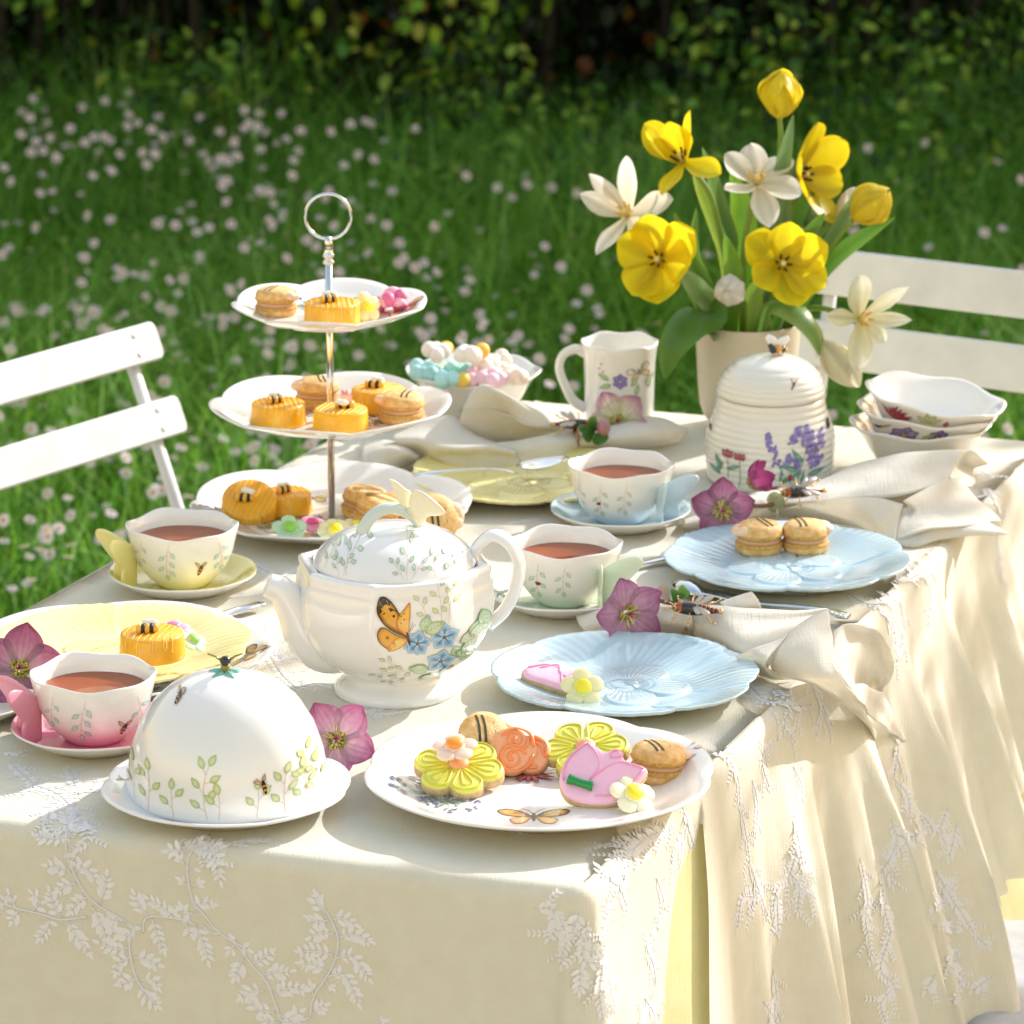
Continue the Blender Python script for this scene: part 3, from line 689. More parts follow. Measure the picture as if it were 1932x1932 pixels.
def petal_plate(name, label, loc, R, m, mlow, ph=0, seed=0, h=.019, n=7):
    """carved plate: overlapping petals, a button centre and a ring of beads in relief"""
    t = thing(name, label, 'plate', loc, 0); A = 300; rings = 64
    rim = lambda th: 1 + .030*(abs(sin(n*(th+ph)/2))**.55*2-1) + .008*noise.noise(Vector((th*4, seed, 0))) + .0035*sin(th*n*4+seed)*abs(sin(n*(th+ph)/2))
    v = []; f = []
    def hz(q, th):
        z = .0055 + (h-.0055)*sst(.5, 1.02, q)
        u = ((th+ph)*n/(2*pi)) % 1; fl = .0012*sst(.42, .62, q)*(1-u)          # each petal overlaps the next
        rid = .00016*sin(th*n*9 + 5*sin(q*6+th*2))*sst(.45, .7, q)
        u2 = ((th+ph+.5)*5/(2*pi)) % 1; e2 = .30+.20*abs(sin(5*(th+ph+.5)/2))**.6; fl2 = .0016*(1-sst(e2-.012, e2+.012, q))*sst(.08, .2, q)+.0010*(1-u2)*(1-sst(e2, e2+.03, q))
        rid2 = .00015*sin(th*45)*(1-sst(e2-.1, e2, q))*sst(.24, .3, q)
        btn = .0022*(1-sst(.09, .13, q)); bead = .0009*max(0, sin(th*46))*exp(-((q-.235)/.02)**2) + .0007*max(0, sin(th*46+1.5))*exp(-((q-.19)/.018)**2)
        return z + fl + rid + fl2 + rid2 + btn + bead
    for j in range(rings+1):
        q = (j/rings)
        for k in range(A):
            th = 2*pi*k/A; r = R*q*(1+(rim(th)-1)*q**4); v.append((r*cos(th), r*sin(th), hz(q, th)))
    top_n = len(v)
    for q, z in ((1.004, -.0012), (.985, -.0032), (.86, -.0040), (.7, None), (.62, 0.0), (.58, 0.0), (.57, .003), (0.0, .003)):
        for k in range(A):
            th = 2*pi*k/A; r = R*q*(1+(rim(th)-1)*q**4); zz = hz(min(q, 1), th)+z if q > .8 else (.0035 if z is None else z); v.append((r*cos(th), r*sin(th), zz))
    L = rings+1+8; mi = []
    for j in range(L-1):
        for k in range(A):
            f.append((j*A+k, j*A+(k+1) % A, (j+1)*A+(k+1) % A, (j+1)*A+k)); mi.append(0 if j < rings+1 else 1)
    f = [q[::-1] for q in f]
    me = mesh('dish', v, f, [m, mlow], t, mi=mi); return t, me
def grad_mat(name, c_low, c_hi, z0, z1):
    m = mat(name, c_hi, .16, coat=.6, sss=.05, bump=.03, bscale=20); n, l = m.node_tree.nodes, m.node_tree.links
    tc = n.new('ShaderNodeTexCoord'); sp = n.new('ShaderNodeSeparateXYZ'); l.new(tc.outputs['Object'], sp.inputs[0])
    mr = n.new('ShaderNodeMapRange'); mr.interpolation_type = 'SMOOTHSTEP'; mr.inputs[1].default_value = z0; mr.inputs[2].default_value = z1; l.new(sp.outputs[2], mr.inputs[0])
    mx = n.new('ShaderNodeMix'); mx.data_type = 'RGBA'; mx.inputs[6].default_value = (*lin(c_low), 1); mx.inputs[7].default_value = (*lin(c_hi), 1); l.new(mr.outputs[0], mx.inputs[0]); l.new(mx.outputs[2], n['Principled BSDF'].inputs['Base Color'])
    return m
WHT = '#ebe9e4'
M_TEA = mat('black_tea', (.30, .060, .010), .02, coat=0, spec=.22, var=.15, vscale=60)
def wingsolid(h, w, th=.0028, tilt=0):
    """one butterfly wing in the x-z plane: hinge along z at x=0, opening to +x; top lobe broad, low lobe narrow"""
    o = [(0, .02*h), (.18*w, 0), (.42*w, .04*h), (.55*w, .16*h), (.56*w, .3*h), (.52*w, .40*h), (.62*w, .50*h), (.8*w, .66*h), (.98*w, .84*h), (1.0*w, .94*h), (.9*w, 1.0*h), (.7*w, .99*h), (.4*w, .90*h), (.15*w, .78*h), (0, .72*h)]
    c = crv([(x, z, 0) for x, z in o+[o[0]]], 3)[:-1]; cx, cz = .3*w, .5*h; v = []; f = []; N = len(c)
    for q, y in ((0, th*.75), (.5, th*.7), (.85, th*.55), (.97, th*.3), (1, 0), (.97, -th*.3), (.85, -th*.55), (.5, -th*.7), (0, -th*.75)):
        for p in c: v.append((cx+(p.x-cx)*q, y + .10*w*((cx+(p.x-cx)*q)/w)**2, cz+(p.y-cz)*q))
    for j in range(8):
        for i in range(N): f.append((j*N+i, j*N+(i+1) % N, (j+1)*N+(i+1) % N, (j+1)*N+i))
    return v, f
def teacup(label, loc, color, hand_ang, mh, group, decor, ph=0):
    """hand_ang: direction in which the butterfly handle stands out of the cup"""
    t = thing('teacup', label, 'teacup', loc, 0, group)
    prof = [(0, .0035), (.019, .0035), (.021, 0), (.024, 0), (.026, .003), (.033, .009), (.042, .020), (.0475, .034), (.0500, .046), (.0525, .0565), (.0522, .0580), (.0508, .0578), (.0485, .048), (.046, .034), (.040, .020), (.031, .010), (0, .007)]
    fn = lambda th, r, z, i: (r*(1+.014*(z/.056)**2*cos(6*th+ph)+.006*(z/.056)**2*cos(3*th+ph)), z + .0010*(z/.056)**4*cos(3*th+ph+.5)+.0010*(z/.056)**6*cos(6*th+ph))
    o = mesh('cup', *lathe(prof, 96, fn), color, t)
    te = mesh('tea', *lathe([(0, .0432), (.030, .0432), (.0468, .0432)], 64, lambda th, r, z, i: (r*(1+.012*cos(6*th+ph)+.008*cos(3*th+ph)), z), close=False), M_TEA, t)
    a = radians(hand_ang); hd = Vector((cos(a), sin(a), 0))
    mb = MB()
    for g in (-1, 1):
        M = Matrix.Translation(hd*.0445 + Vector((0, 0, .0015))) @ Matrix.Rotation(a + g*radians(33), 4, 'Z') @ (Matrix.Scale(-1, 4, (0, 1, 0)) if g < 0 else Matrix())
        mb.add(wingsolid(.053, .041, .0022), M=M)
    mb.build('handle', mh, t)
    mesh('hinge', *tube([hd*.046+Vector((0, 0, .004)), hd*.049+Vector((0, 0, .03)), hd*.050+Vector((0, 0, .042))], lambda q: .0014*(.5+sin(pi*q)), 8), mat('gold_trim', '#c9962a', .3, coat=.5, var=.1), t)
    p = Print([o], t); decor(p); p.build('print', t)
    return t
def cup_sprig(p, px, py, c, ang=180, n=4, sc=1.0, bend=25):
    p.px(px, py, ang, sc); sprig(p, n+1, .028, c, '#d9b3a8', .0068, bend, .0038, .0003)

# ---- near cake dome and its plate
t, d = plate('dome_stand', 'round scalloped white plate under the tall cake dome, nearest left', 'plate', P(427, 1481, .017) - Vector((0, 0, .017)), .099, M_WHITE, .017, 6, .022, .0012, .4, foot=.62)
dome_base = t.location.copy()
p = Print([d], t, D=(0, 0, -1), U=(0, 1, 0)); p.px(228, 1470, 10, .9); bee(p, .9); p.px(290, 1500); p.ell(0, 0, .004, .0015, 30, [lin('#6b3a2a')]); p.px(545, 1533); p.ell(0, 0, .004, .0012, 0, [lin('#7a3a20')]); p.build('print', t)
t = thing('cake_dome', 'tall white porcelain cake dome with leaf sprays, a bee and a teal leaf knob', 'cake dome', P(430, 1492, .0062))
prof = [(.0785, .0), (.081, .0005), (.0812, .004), (.0798, .020), (.0770, .038), (.0700, .058), (.0590, .0755), (.0450, .0885), (.0280, .0965), (.0120, .1000), (0, .1008), (0, .0965), (.03, .092), (.058, .072), (.072, .045), (.0765, .018), (.0775, .001)]
dm_ = mesh('bell', *lathe(prof, 120, lambda th, r, z, i: (r*(1+.010*cos(8*th+.3)*max(0, 1-z/.1)**1.2), z)), M_WHITE, t)
k = mesh('leaf_rosette', *slab([( (.0155 if j % 4 == 0 else (.006 if j % 4 == 2 else .0105))*cos(2*pi*j/20+.2), (.0155 if j % 4 == 0 else (.006 if j % 4 == 2 else .0105))*sin(2*pi*j/20+.2)) for j in range(20)], [(0, -.0022), (0, -.0012), (.002, .0006), (.006, .0022), (.010, .0028)]), mat('teal_glaze', '#7fc4b4', .2, coat=.5, var=.3, vscale=200), t, loc=(0, 0, .1005))
kb = MB().add(lathe([(0, 0), (.0045, 0), (.0038, .004), (.003, .006)], 14), mi=0).add(ball((0, 0, .0085), (.0046, .0046, .0042), 12, 9), mi=1)
for g in (-1, 1): kb.add(tube([(g*.003, 0, .009), (g*.008, 0, .0125), (g*.014, -.001, .0148)], lambda q: .0022*(1-.5*q), 8, .55), mi=0)
kb.build('bee_knob', [mat('olive_glaze', '#8c8a2c', .2, coat=.6, var=.2), M_BLK], t, loc=(0, 0, .1015))
p = Print([dm_], t); DG = '#b6c77c'
for (x, y, a, n, L, sc) in ((525/1, 1545, 0, 5, .04, 1.15),): pass
Zc = lambda x, y: (x*.375, 885.5+y*.375)              # coordinates read in the enlarged lower left quarter
for (x, y, a, n, L, sc, bd) in ((1045, 1765, 3, 6, .036, 1.2, -42), (1100, 1765, 0, 2, .016, 1.25, 20), (745, 1715, -2, 4, .030, 1.05, 15), (875, 1750, 5, 3, .020, 1.1, -10), (1290, 1752, -5, 3, .020, 1.1, 15), (1435, 1728, 0, 4, .028, 1.1, -20), (1530, 1690, 0, 4, .030, 1.0, 10), (1555, 1560, 5, 4, .026, .9, -15), (680, 1655, 5, 3, .03, .9, 5), (1590, 1640, 0, 4, .03, .9, 10)):
    p.px(*Zc(x, y), a, sc); sprig(p, n, L, DG, '#d2b09a', .0088, bd, .0048, .0003, side=(1 if n > 5 else 0))
p.px(*Zc(1325, 1585), 60, 1.2); bee(p); p.px(*Zc(905, 1140), 15, .9); bee(p)
p.build('print', t)

# ---- cookie plate, nearest
ckp, ckd = plate('cookie_plate', 'large scalloped white plate of decorated biscuits, nearest right', 'plate', P(1018, 1452, .023)-Vector((0, 0, .023)), .1405, M_PORC, .022, 6, .022, .0014, .35, foot=.62)
ckL = ckp.location.copy()
def plate_prints(d, t, items, dn=True):
    p = Print([d], t, D=(0, 0, -1), U=(0, 1, 0))
    for it in items: it(p)
    return p.build('print', t)
def bfly_flat(p, s=1, c0='#e9b765', c1='#8a5526', e='#3a2412'):
    q = p.sc; p.sc = q*s
    for g in (-1, 1):
        G_ = lambda l: [(x*g, y) for x, y in l]
        wing(p, G_([(.001, 0), (.008, .010), (.020, .016), (.026, .012), (.022, .003), (.010, -.002)]), c0, c1, e); wing(p, G_([(.001, -.001), (.010, -.002), (.017, -.006), (.014, -.016), (.006, -.014)]), c0, '#c98a42', e)
        for a in (20, 35, 50): p.line([(.003*g, .001), (.021*cos(radians(a))*g, .021*sin(radians(a))*.8)], .0006, lin(e))
        p.line([(0, .004), (.004*g, .012), (.008*g, .016)], .0005, lin('#30201a'))
    p.ell(0, -.002, .0016, .009, 0, [lin('#4a3526')], 10); p.sc = q
def stalks(p, c='#7e9a86', fl='#6d6f9e'):
    for i, (a, L) in enumerate(((-35, .03), (-10, .045), (15, .04), (40, .03), (70, .028))):
        ex, ey = L*sin(radians(a)), L*cos(radians(a)); p.line([(0, 0), (ex*.5, ey*.55), (ex, ey)], .0006, lin(c))
        p.leaf(ex*.3, ey*.3, 90-a+30, .016, .005, lin(c), lin('#5f8070')); p.leaf(ex*.5, ey*.5, 90-a-35, .014, .004, lin('#a5b8a0'), lin(c))
        for k in range(9): p.ell(ex+RND.uniform(-.006, .006), ey+RND.uniform(-.004, .008), .0019, .0014, RND.uniform(0, 180), [lin(fl), lin(fl), lerp(lin(fl), (0, 0, 0), .3)], 7)
def daisyprint(p, R, c0, c1):
    for i in range(16): p.leaf(0, 0, i*22.5+RND.uniform(-6, 6), R*RND.uniform(.8, 1.1), R*.22, lin(c0), lin(c1))
    p.ell(0, 0, R*.15, R*.15, 0, [lin('#b89a4a')], 8)
plate_prints(ckd, ckp, [lambda p: (p.px(1007, 1540, 0, 1.0, ), bfly_flat(p, 1.12)), lambda p: (p.px(835, 1500, 205, .9), stalks(p)), lambda p: (p.px(860, 1490, 110, 1.1), stalks(p, '#8a9f90', '#55588c')),
   lambda p: (p.px(1000, 1462, 0, 1), daisyprint(p, .024, '#d8848c', '#9c2f3e')), lambda p: (p.px(985, 1425), daisyprint(p, .018, '#d8848c', '#b04050')), lambda p: (p.px(1215, 1500, 60, 1.1), sprig(p, 5, .05, '#d8b9a0', '#d9b3a8', .012, 20, .005)), lambda p: (p.px(1250, 1470, -30, 1.2), sprig(p, 5, .04, '#d8b0a0', '#d9a090', .012, -20, .005))])

# ---- blue petal plates
M_BLUE = mat('pale_blue_glaze', '#b4cfdb', .18, coat=.6, bump=.03, bscale=20); M_BLUEW = mat('blue_white_glaze', '#d5dfdd', .18, coat=.6)
M_LEMON = mat('lemon_glaze', '#eadf96', .18, coat=.6, bump=.03, bscale=20); M_LEMONW = mat('lemon_under', '#e9e2b4', .18, coat=.6)
bp1, bd1 = petal_plate('petal_plate', 'pale blue petal-shaped plate in front, holding a pink biscuit and a yellow candy flower', P(1178, 1264, .02)-Vector((0, 0, .02)), .1135, M_BLUE, M_BLUEW, .3, 1)
bp2, bd2 = petal_plate('petal_plate', 'pale blue petal-shaped plate behind, holding two macarons side by side', P(1485, 1045, .02)-Vector((0, 0, .02)), .1135, M_BLUE, M_BLUEW, .75, 2)
# ---- left stack: yellow petal plate on a white plate
wl, wd = plate('dinner_plate', 'white plate with butterfly print lying under the lemon petal plate', 'plate', P(222, 1222, .023)-Vector((0, 0, .023)), .1365, M_WHITE, .022, 6, .022, .0014, .9, foot=.62)
p = Print([wd], wl, D=(0, 0, -1), U=(0, 1, 0)); p.px(398, 1280, 20, 1.0); bfly_flat(p, .9, '#caa269', '#6b4a26'); p.px(470, 1235, 60, 1); bfly_flat(p, .8, '#d8a458', '#5a3c20'); p.px(500, 1225, 10); bee(p); p.px(330, 1296, 80, 1); sprig(p, 5, .04, '#9aa66a', '#8a7a5a', .012, 20, .005); p.build('print', wl)
yp, yd = petal_plate('petal_plate', 'lemon yellow petal-shaped plate on top of the white plate at the left', P(225, 1208, .034)-Vector((0, 0, .0205)), .1135, M_LEMON, M_LEMONW, .1, 3)
# far lemon plate with spoon and napkin on it
fp, fd = petal_plate('petal_plate', 'lemon yellow petal-shaped plate behind the cups, under a spoon and a napkin', P(988, 888, .018)-Vector((0, 0, .018)), .1135, M_LEMON, M_LEMONW, .5, 4, h=.017)
# saucer edge at the far left
plate('saucer', 'white saucer cut off by the left border under the hellebore', 'saucer', P(-78, 1312, .018)-Vector((0, 0, .018)), .0695, M_PORC, .018, 6, .008, .0004)
# ---- saucers and cups
M_SP = mat('pink_glaze', '#e79bb0', .2, coat=.6, var=.1); M_SY = mat('yellow_glaze', '#e8df92', .2, coat=.6, var=.06); M_SB = mat('blue_glaze', '#bdd4df', .2, coat=.6, var=.05); M_SG = mat('mint_glaze', '#cfdcc4', .2, coat=.6, var=.05)
def saucer(lbl, px, py, top): 
    L = P(px, py, .018)-Vector((0, 0, .018)); plate('saucer', lbl, 'saucer', L, .0695, M_PORC, .018, 6, .008, .0005, top=top, foot=.55); return L + Vector((0, 0, .0058))
GC1 = 'teacups of tea with butterfly handles'
L = saucer('pink saucer under the pink teacup', 178, 1366, M_SP)
teacup('pink-to-white teacup of tea, nearest left, with pink butterfly handle', L + Vector((0, 0, 0)), grad_mat('pink_ombre', '#eba4b7', WHT, .000, .024), 196, M_SP, GC1, lambda p: (
    [cup_sprig(p, 0+x*.1959, 1086.9+y*.1959, '#a9cfc6', a, n, s, b) for x, y, a, n, s, b in ((515, 1165, 172, 3, .9, 15), (825, 1215, 168, 5, 1.15, 20), (1320, 1160, 185, 3, .95, -15))], p.px(235, 1372, 20, 1.25), bee(p)), .2)
L = saucer('yellow saucer under the yellow teacup', 345, 1077, M_SY)
teacup('yellow-to-white teacup of tea with yellow butterfly handle, beside the tiered stand', L, grad_mat('yellow_ombre', '#f0ebbe', WHT, .000, .018), 200, M_SY, GC1, lambda p: (
    [cup_sprig(p, x*.375, 885.5+y*.375, '#b4d2cb', a, n, s, b) for x, y, a, n, s, b in ((715, 360, 170, 3, .85, 15), (850, 385, 172, 5, 1.1, 20), (1100, 365, 185, 4, .95, -15))], p.px(379, 1072, 25, 1.2), bee(p)), .5)
L = saucer('white saucer with mint top between teapot and hellebore', 1060, 1112, M_SG)
teacup('mint-to-white teacup of tea in the middle, behind the teapot handle', L+Vector((.003, .002, 0)), grad_mat('mint_ombre', '#dbe8d8', WHT, .000, .024), -48, mat('mint_wing', '#d3e2cc', .2, coat=.6), GC1, lambda p: (
    [cup_sprig(p, 966+(x-0)*.5, 563.5+y*.5, '#b7cbb4', a, n, s, b) for x, y, a, n, s, b in ((100, 1000, 178, 4, 1.1, 20), (205, 1005, 172, 4, 1.0, 25))], p.px(1016, 1101), p.ell(0, 0, .0024, .0019, 30, [lin('#8a1f1c')]), p.ell(-.002, .001, .001, .001, 0, [lin('#1a0f0c')])), .9)
L = saucer('pale blue saucer under the blue teacup', 1171, 958, M_SB)
teacup('blue-to-white teacup of tea with blue butterfly handle, farther right', L, grad_mat('blue_ombre', '#d3e2ea', WHT, .000, .024), -40, mat('blue_wing', '#c5dae3', .2, coat=.6), GC1, lambda p: (
    [cup_sprig(p, 724.5+x*.3125, 684.25+y*.3125, '#c0ccb0', a, n, s, b) for x, y, a, n, s, b in ((1180, 740, 178, 4, .9, -10), (1310, 740, 180, 4, 1.05, 20), (1470, 740, 172, 4, 1.0, 30))], p.px(1130, 950), p.ell(0, 0, .0022, .0018, 30, [lin('#8a2a2c')])), 1.3)

# ---------------------------------------------------------------- teapot
tp = thing('teapot', 'large white porcelain teapot with butterfly and blue flower print, butterfly on its lid', 'teapot', P(746, 1303, 0))
def octa(amp, z0, z1, ph=.2):
    def g(th, r, z, i):
        w = sst(z0, z1, z); a = ((th+ph) % (pi/4)) - pi/8; k = cos(pi/8)/cos(a)
        k2 = 1 - .5*(1-k)*0
        return r*(1 + amp*w*((k-cos(pi/8))/(1-cos(pi/8)) - .5)*.5), z
    return g
og = octa(.19, .030, .100)
def bodyfn(th, r, z, i):
    rr, zz = og(th, r, z, i); a = ((th+.2) % (pi/4)) - pi/8
    return rr*(1 - .016*exp(-((abs(a)-pi/8)/.05)**2)*sst(.015, .04, z)*(1-sst(.08, .10, z))), zz + (.0016*(abs(a)/(pi/8))**2 if z > .093 else 0)
prof = [(0, .003), (.044, .003), (.047, 0), (.0525, 0), (.0535, .003), (.052, .008), (.0455, .0125), (.0395, .0165), (.0415, .020), (.056, .026), (.070, .036), (.0805, .050), (.0850, .064), (.0855, .078), (.0830, .089), (.0805, .0945), (.0815, .0975), (.0815, .1005), (.0795, .1025), (.0740, .1028), (.0715, .1000), (.0705, .094), (.078, .07), (.06, .03), (0, .02)]
prof = [(r, z*(1+.152*min(1, z/.06))) for r, z in prof]
body = mesh('body', *lathe(prof, 192, bodyfn), M_WHITE, tp)
sp = MB(); path = crv([(-.034, -.002, .050), (-.060, -.004, .042), (-.0765, -.006, .054), (-.086, -.007, .075), (-.0965, -.008, .0925), (-.1085, -.009, .0985)], 6)
sp.add(tube(path, lambda q: .0185*(1-q)**1.2 + .0105 - .001*sin(pi*q), 22, 1.0, (0, 1, 0), cap=False))
N = 22; e = [sp.v[-N+k] for k in range(N)]; c = sum(e, Vector())/N; dirn = (path[-1]-path[-2]).normalized()
k0 = len(sp.v)-N
for s_, dd in ((.93, .0012), (.80, .0012), (.74, -.002), (.68, -.02)):
    sp.v += [c + (q-c)*s_ + dirn*dd for q in e]; sp.c += [(1, 1, 1)]*N
for j in range(4):
    for k in range(N): sp.f.append((k0+j*N+k, k0+(j+1)*N+k, k0+(j+1)*N+(k+1) % N, k0+j*N+(k+1) % N)); sp.m.append(0)
sp.build('spout', M_WHITE, tp)
hp = crv([(.066, .006, .108), (.070, .006, .126), (.084, .004, .1395), (.099, .0, .134), (.1075, -.002, .116), (.104, -.003, .093), (.094, -.003, .073), (.080, -.002, .060)], 6)
mesh('handle', *tube(hp, lambda q: .0115-.003*sin(pi*q), 14, .48, (0, 0, 1)), M_WHITE, tp)
# lid
lp = [(.066, .094), (.0700, .1005), (.0705, .1045), (.0695, .108), (.0640, .119), (.0540, .1305), (.0400, .1395), (.0240, .1450), (.0100, .1470), (0, .1474), (0, .143), (.05, .127), (.064, .103)]
lp = [(r, .1105+(z-.094)*.735) for r, z in lp]
lid = mesh('lid', *lathe(lp, 120), M_WHITE, tp)
mg = mat('sage_glaze', '#cdd8cc', .2, coat=.6); 
arch = crv([(-.027, -.012, .139), (-.0255, -.010, .150), (-.017, -.006, .161), (-.004, -.002, .1655), (.009, .001, .162), (.020, .003, .153), (.026, .004, .1435)], 6)
mesh('lid_loop', *tube(arch, lambda q: .0058+.002*abs(2*q-1)**3, 12, .55, (0, 0, 1)), mg, lid)
mw = mat('cream_wing_glaze', '#ece4c4', .22, coat=.5, bump=.3, bscale=250, stretch=(1, 1, .15)); wb = MB()
def fwing(outl, M):
    c = crv([(x, z, 0) for x, z in outl+[outl[0]]], 4)[:-1]; N = len(c); v = []; f = []; cx = sum(q.x for q in c)/N; cz = sum(q.y for q in c)/N
    for q, y in ((0, .0016), (.6, .0014), (.95, .0009), (1, 0), (.95, -.0009), (.6, -.0012), (0, -.0012)):
        for k in c: X = cx+(k.x-cx)*q; Zq = cz+(k.y-cz)*q; v.append((X, y+ 3.5*X*X, Zq))
    for j in range(6):
        for i in range(N): f.append((j*N+i, j*N+(i+1) % N, (j+1)*N+(i+1) % N, (j+1)*N+i))
    wb.add((v, f), M=M)
w1 = [(0, 0), (-.004, .010), (-.002, .023), (.003, .0285), (.012, .026), (.022, .018), (.031, .009), (.033, .004), (.026, .0015), (.016, .0005), (.010, -.007)]
fwing(w1, Matrix.Translation((.016, -.003, .158)) @ Matrix.Rotation(radians(-8), 4, 'Z') @ Matrix.Scale(.84, 4))
fwing([(0, 0), (-.006, .004), (-.014, .020), (-.020, .036), (-.021, .040), (-.013, .036), (-.004, .028), (.003, .022), (.004, .006)], Matrix.Translation((.013, .004, .158)) @ Matrix.Rotation(radians(25), 4, 'Z') @ Matrix.Scale(.84, 4))
wb.add(tube([(.022, 0, .150), (.015, 0, .158), (.012, -.001, .166)], lambda q: .0028*(1-.4*q), 8))
wb.build('lid_butterfly', mw, lid)
p = Print([lid], tp)
Zt = lambda x, y: (466.9+x*.2917, 885.5+y*.2917)
for (x, y, a, n, L, sc, bd) in ((620, 695, -28, 7, .042, 1.0, -40), (640, 690, -5, 5, .034, .9, -12), (1030, 720, 0, 5, .030, 1.0, 6), (1010, 715, 35, 3, .018, .9, 20), (1060, 715, -40, 3, .018, .9, -20), (590, 690, 10, 3, .016, .8, 0), (1330, 680, 15, 7, .038, 1.0, 25), (1370, 660, -10, 5, .03, .9, 10), (1215, 705, 10, 3, .018, .95, 0), (1290, 705, -20, 3, .016, .95, 0), (500, 640, -30, 4, .026, .8, -20), (1420, 620, 0, 4, .028, .8, 12)):
    p.px(*Zt(x, y), a, sc*.92); sprig(p, n, L, '#adc4a2', '#dcb9ae', .0062, bd, .0036, .0003)
p.build('lid_print', lid)
p = Print([body], tp)
def at(x, y, a=0, sc=1, fl=1): return p.px(*Zt(x, y), a, sc, fl)
for (x, y, a, n, L, sc, bd) in ((1255, 1000, 5, 5, .034, 1.1, 18), (1300, 990, -8, 4, .030, 1.0, -15), (1180, 1000, 25, 3, .022, 1.0, 20), (1110, 1290, 98, 6, .038, 1.0, 15), (1060, 1330, 110, 4, .024, 1.0, 25), (1010, 1290, 60, 3, .02, .9, 0)):
    at(x, y, a, sc); sprig(p, n, L, '#c3cc9c', '#dcc3ae', .0068, bd, .0040, .0003)
def bigleaf(x, y, a, L, w, c='#b5cfa0', e='#7ba878'):
    at(x, y, 0, .8); p.leaf(0, 0, a, L, w, lerp(lin(c), (1, 1, 1), .45), lin(c), lin(e)); r = radians(a)
    p.line([(0, 0), (L*.9*cos(r), L*.9*sin(r))], .0005, lin(e))
    for k in (.25, .42, .6, .75):
        for g in (-1, 1): x0, y0 = L*k*cos(r), L*k*sin(r); q = r+g*.75; p.line([(x0, y0), (x0+w*.36*cos(q), y0+w*.36*sin(q))], .00035, lin(e))
for a in ((1140, 1050, 75, .019, .013), (1150, 1060, 30, .024, .014), (1370, 1120, 20, .022, .013), (1340, 1180, -30, .026, .013), (1380, 1190, 45, .024, .014), (1440, 1080, 60, .020, .013), (1170, 1290, 170, .022, .013), (1200, 1320, 200, .018, .010), (1510, 900, -75, .028, .014), (1430, 1060, 10, .02, .012), (1370, 1230, 5, .02, .013), (1340, 1140, -80, .02, .012)): bigleaf(*a)
p.px(0, 0) if False else None
def bflower(x, y, R, a0):
    at(x, y, 0, .72)
    for i in range(5):
        a = a0+72*i; p.leaf(0, 0, a, R, R*.92, lin('#5a92c8'), lin('#bcd6ea'), lin('#6c9fcb'))
    for i in range(5): r = radians(a0+72*i); p.line([(0, 0), (R*.6*cos(r), R*.6*sin(r))], .0009, lin('#2f6ba8'))
    p.ell(0, 0, R*.13, R*.13, 0, [lin('#d9a83a'), lin('#6b4a1a')], 8)
bflower(1090, 1122, .0165, 60); bflower(1272, 1085, .0185, 85); bflower(1248, 1238, .0185, 75); bflower(1100, 1125, .017, 10)
at(1050, 1050, 0, 1.0)                              # the printed butterfly
at(1040, 1100, 0, .68)
wing(p, [(-.001, .002), (-.024, .015), (-.038, .034), (-.0375, .050), (-.031, .056), (-.017, .044), (-.006, .022)], '#e3a33c', '#8c5a1c', '#18120e')
p.fill([(-.036, .032), (-.0385, .044), (-.0365, .052), (-.031, .0565), (-.020, .047), (-.011, .034), (-.018, .038), (-.024, .036), (-.030, .034)], (-.028, .046), [lin('#201a18'), lin('#2b2320'), lin('#14100e')], (0, .6, 1))
for (a, b) in (((-.031, .052), (-.026, .038)), ((-.028, .053), (-.022, .040)), ((-.0325, .046), (-.029, .036))): p.line([a, b], .0006, lin('#b9a58a'))
p.ell(-.018, .031, .0016, .0018, 0, [lin('#2a1c12')], 8)
wing(p, [(-.001, .001), (-.016, .008), (-.032, .018), (-.0385, .010), (-.036, -.002), (-.026, -.012), (-.018, -.013), (-.008, -.006)], '#eab24c', '#dd9a38', '#3a2414')
wing(p, [(0, .002), (-.013, .014), (-.014, .026), (-.004, .040), (.002, .046), (.0025, .032), (.001, .014)], '#f0be62', '#e9a845', '#a8481c')
wing(p, [(0, .001), (-.012, .004), (-.022, -.004), (-.026, -.014), (-.018, -.0145), (-.006, -.008)], '#f3d07a', '#eeb552', '#b5531f')
p.ell(-.026, .004, .0022, .0022, 0, [lin('#c8632a')], 8); p.ell(-.018, -.004, .0016, .0016, 0, [lin('#c8632a')], 8)
for q in ((-.009, .030), (-.005, .026), (-.009, .022), (-.005, .033)): p.ell(*q, .0008, .0009, 0, [lin('#3a2418')], 6)
p.ell(0, .001, .0018, .010, 12, [lin('#8a5a2a'), lin('#5a3a1c')], 10)
p.line([(.001, .010), (.004, .017), (.006, .022)], .0004, lin('#4a3018')); p.line([(.001, .010), (.006, .016), (.009, .019)], .0004, lin('#4a3018'))
at(1308, 1280, 35, .8); p.ell(0, 0, .0045, .0026, 0, [lin('#c23a22'), lin('#a02a1c'), lin('#301510')]); p.ell(.004, 0, .0015, .0015, 0, [lin('#1a1010')], 8)
at(1230, 1330, 30, 1); p.leaf(0, 0, 30, .016, .004, lin('#a7c8dc'), lin('#6f9fc4'))
p.build('print', tp)

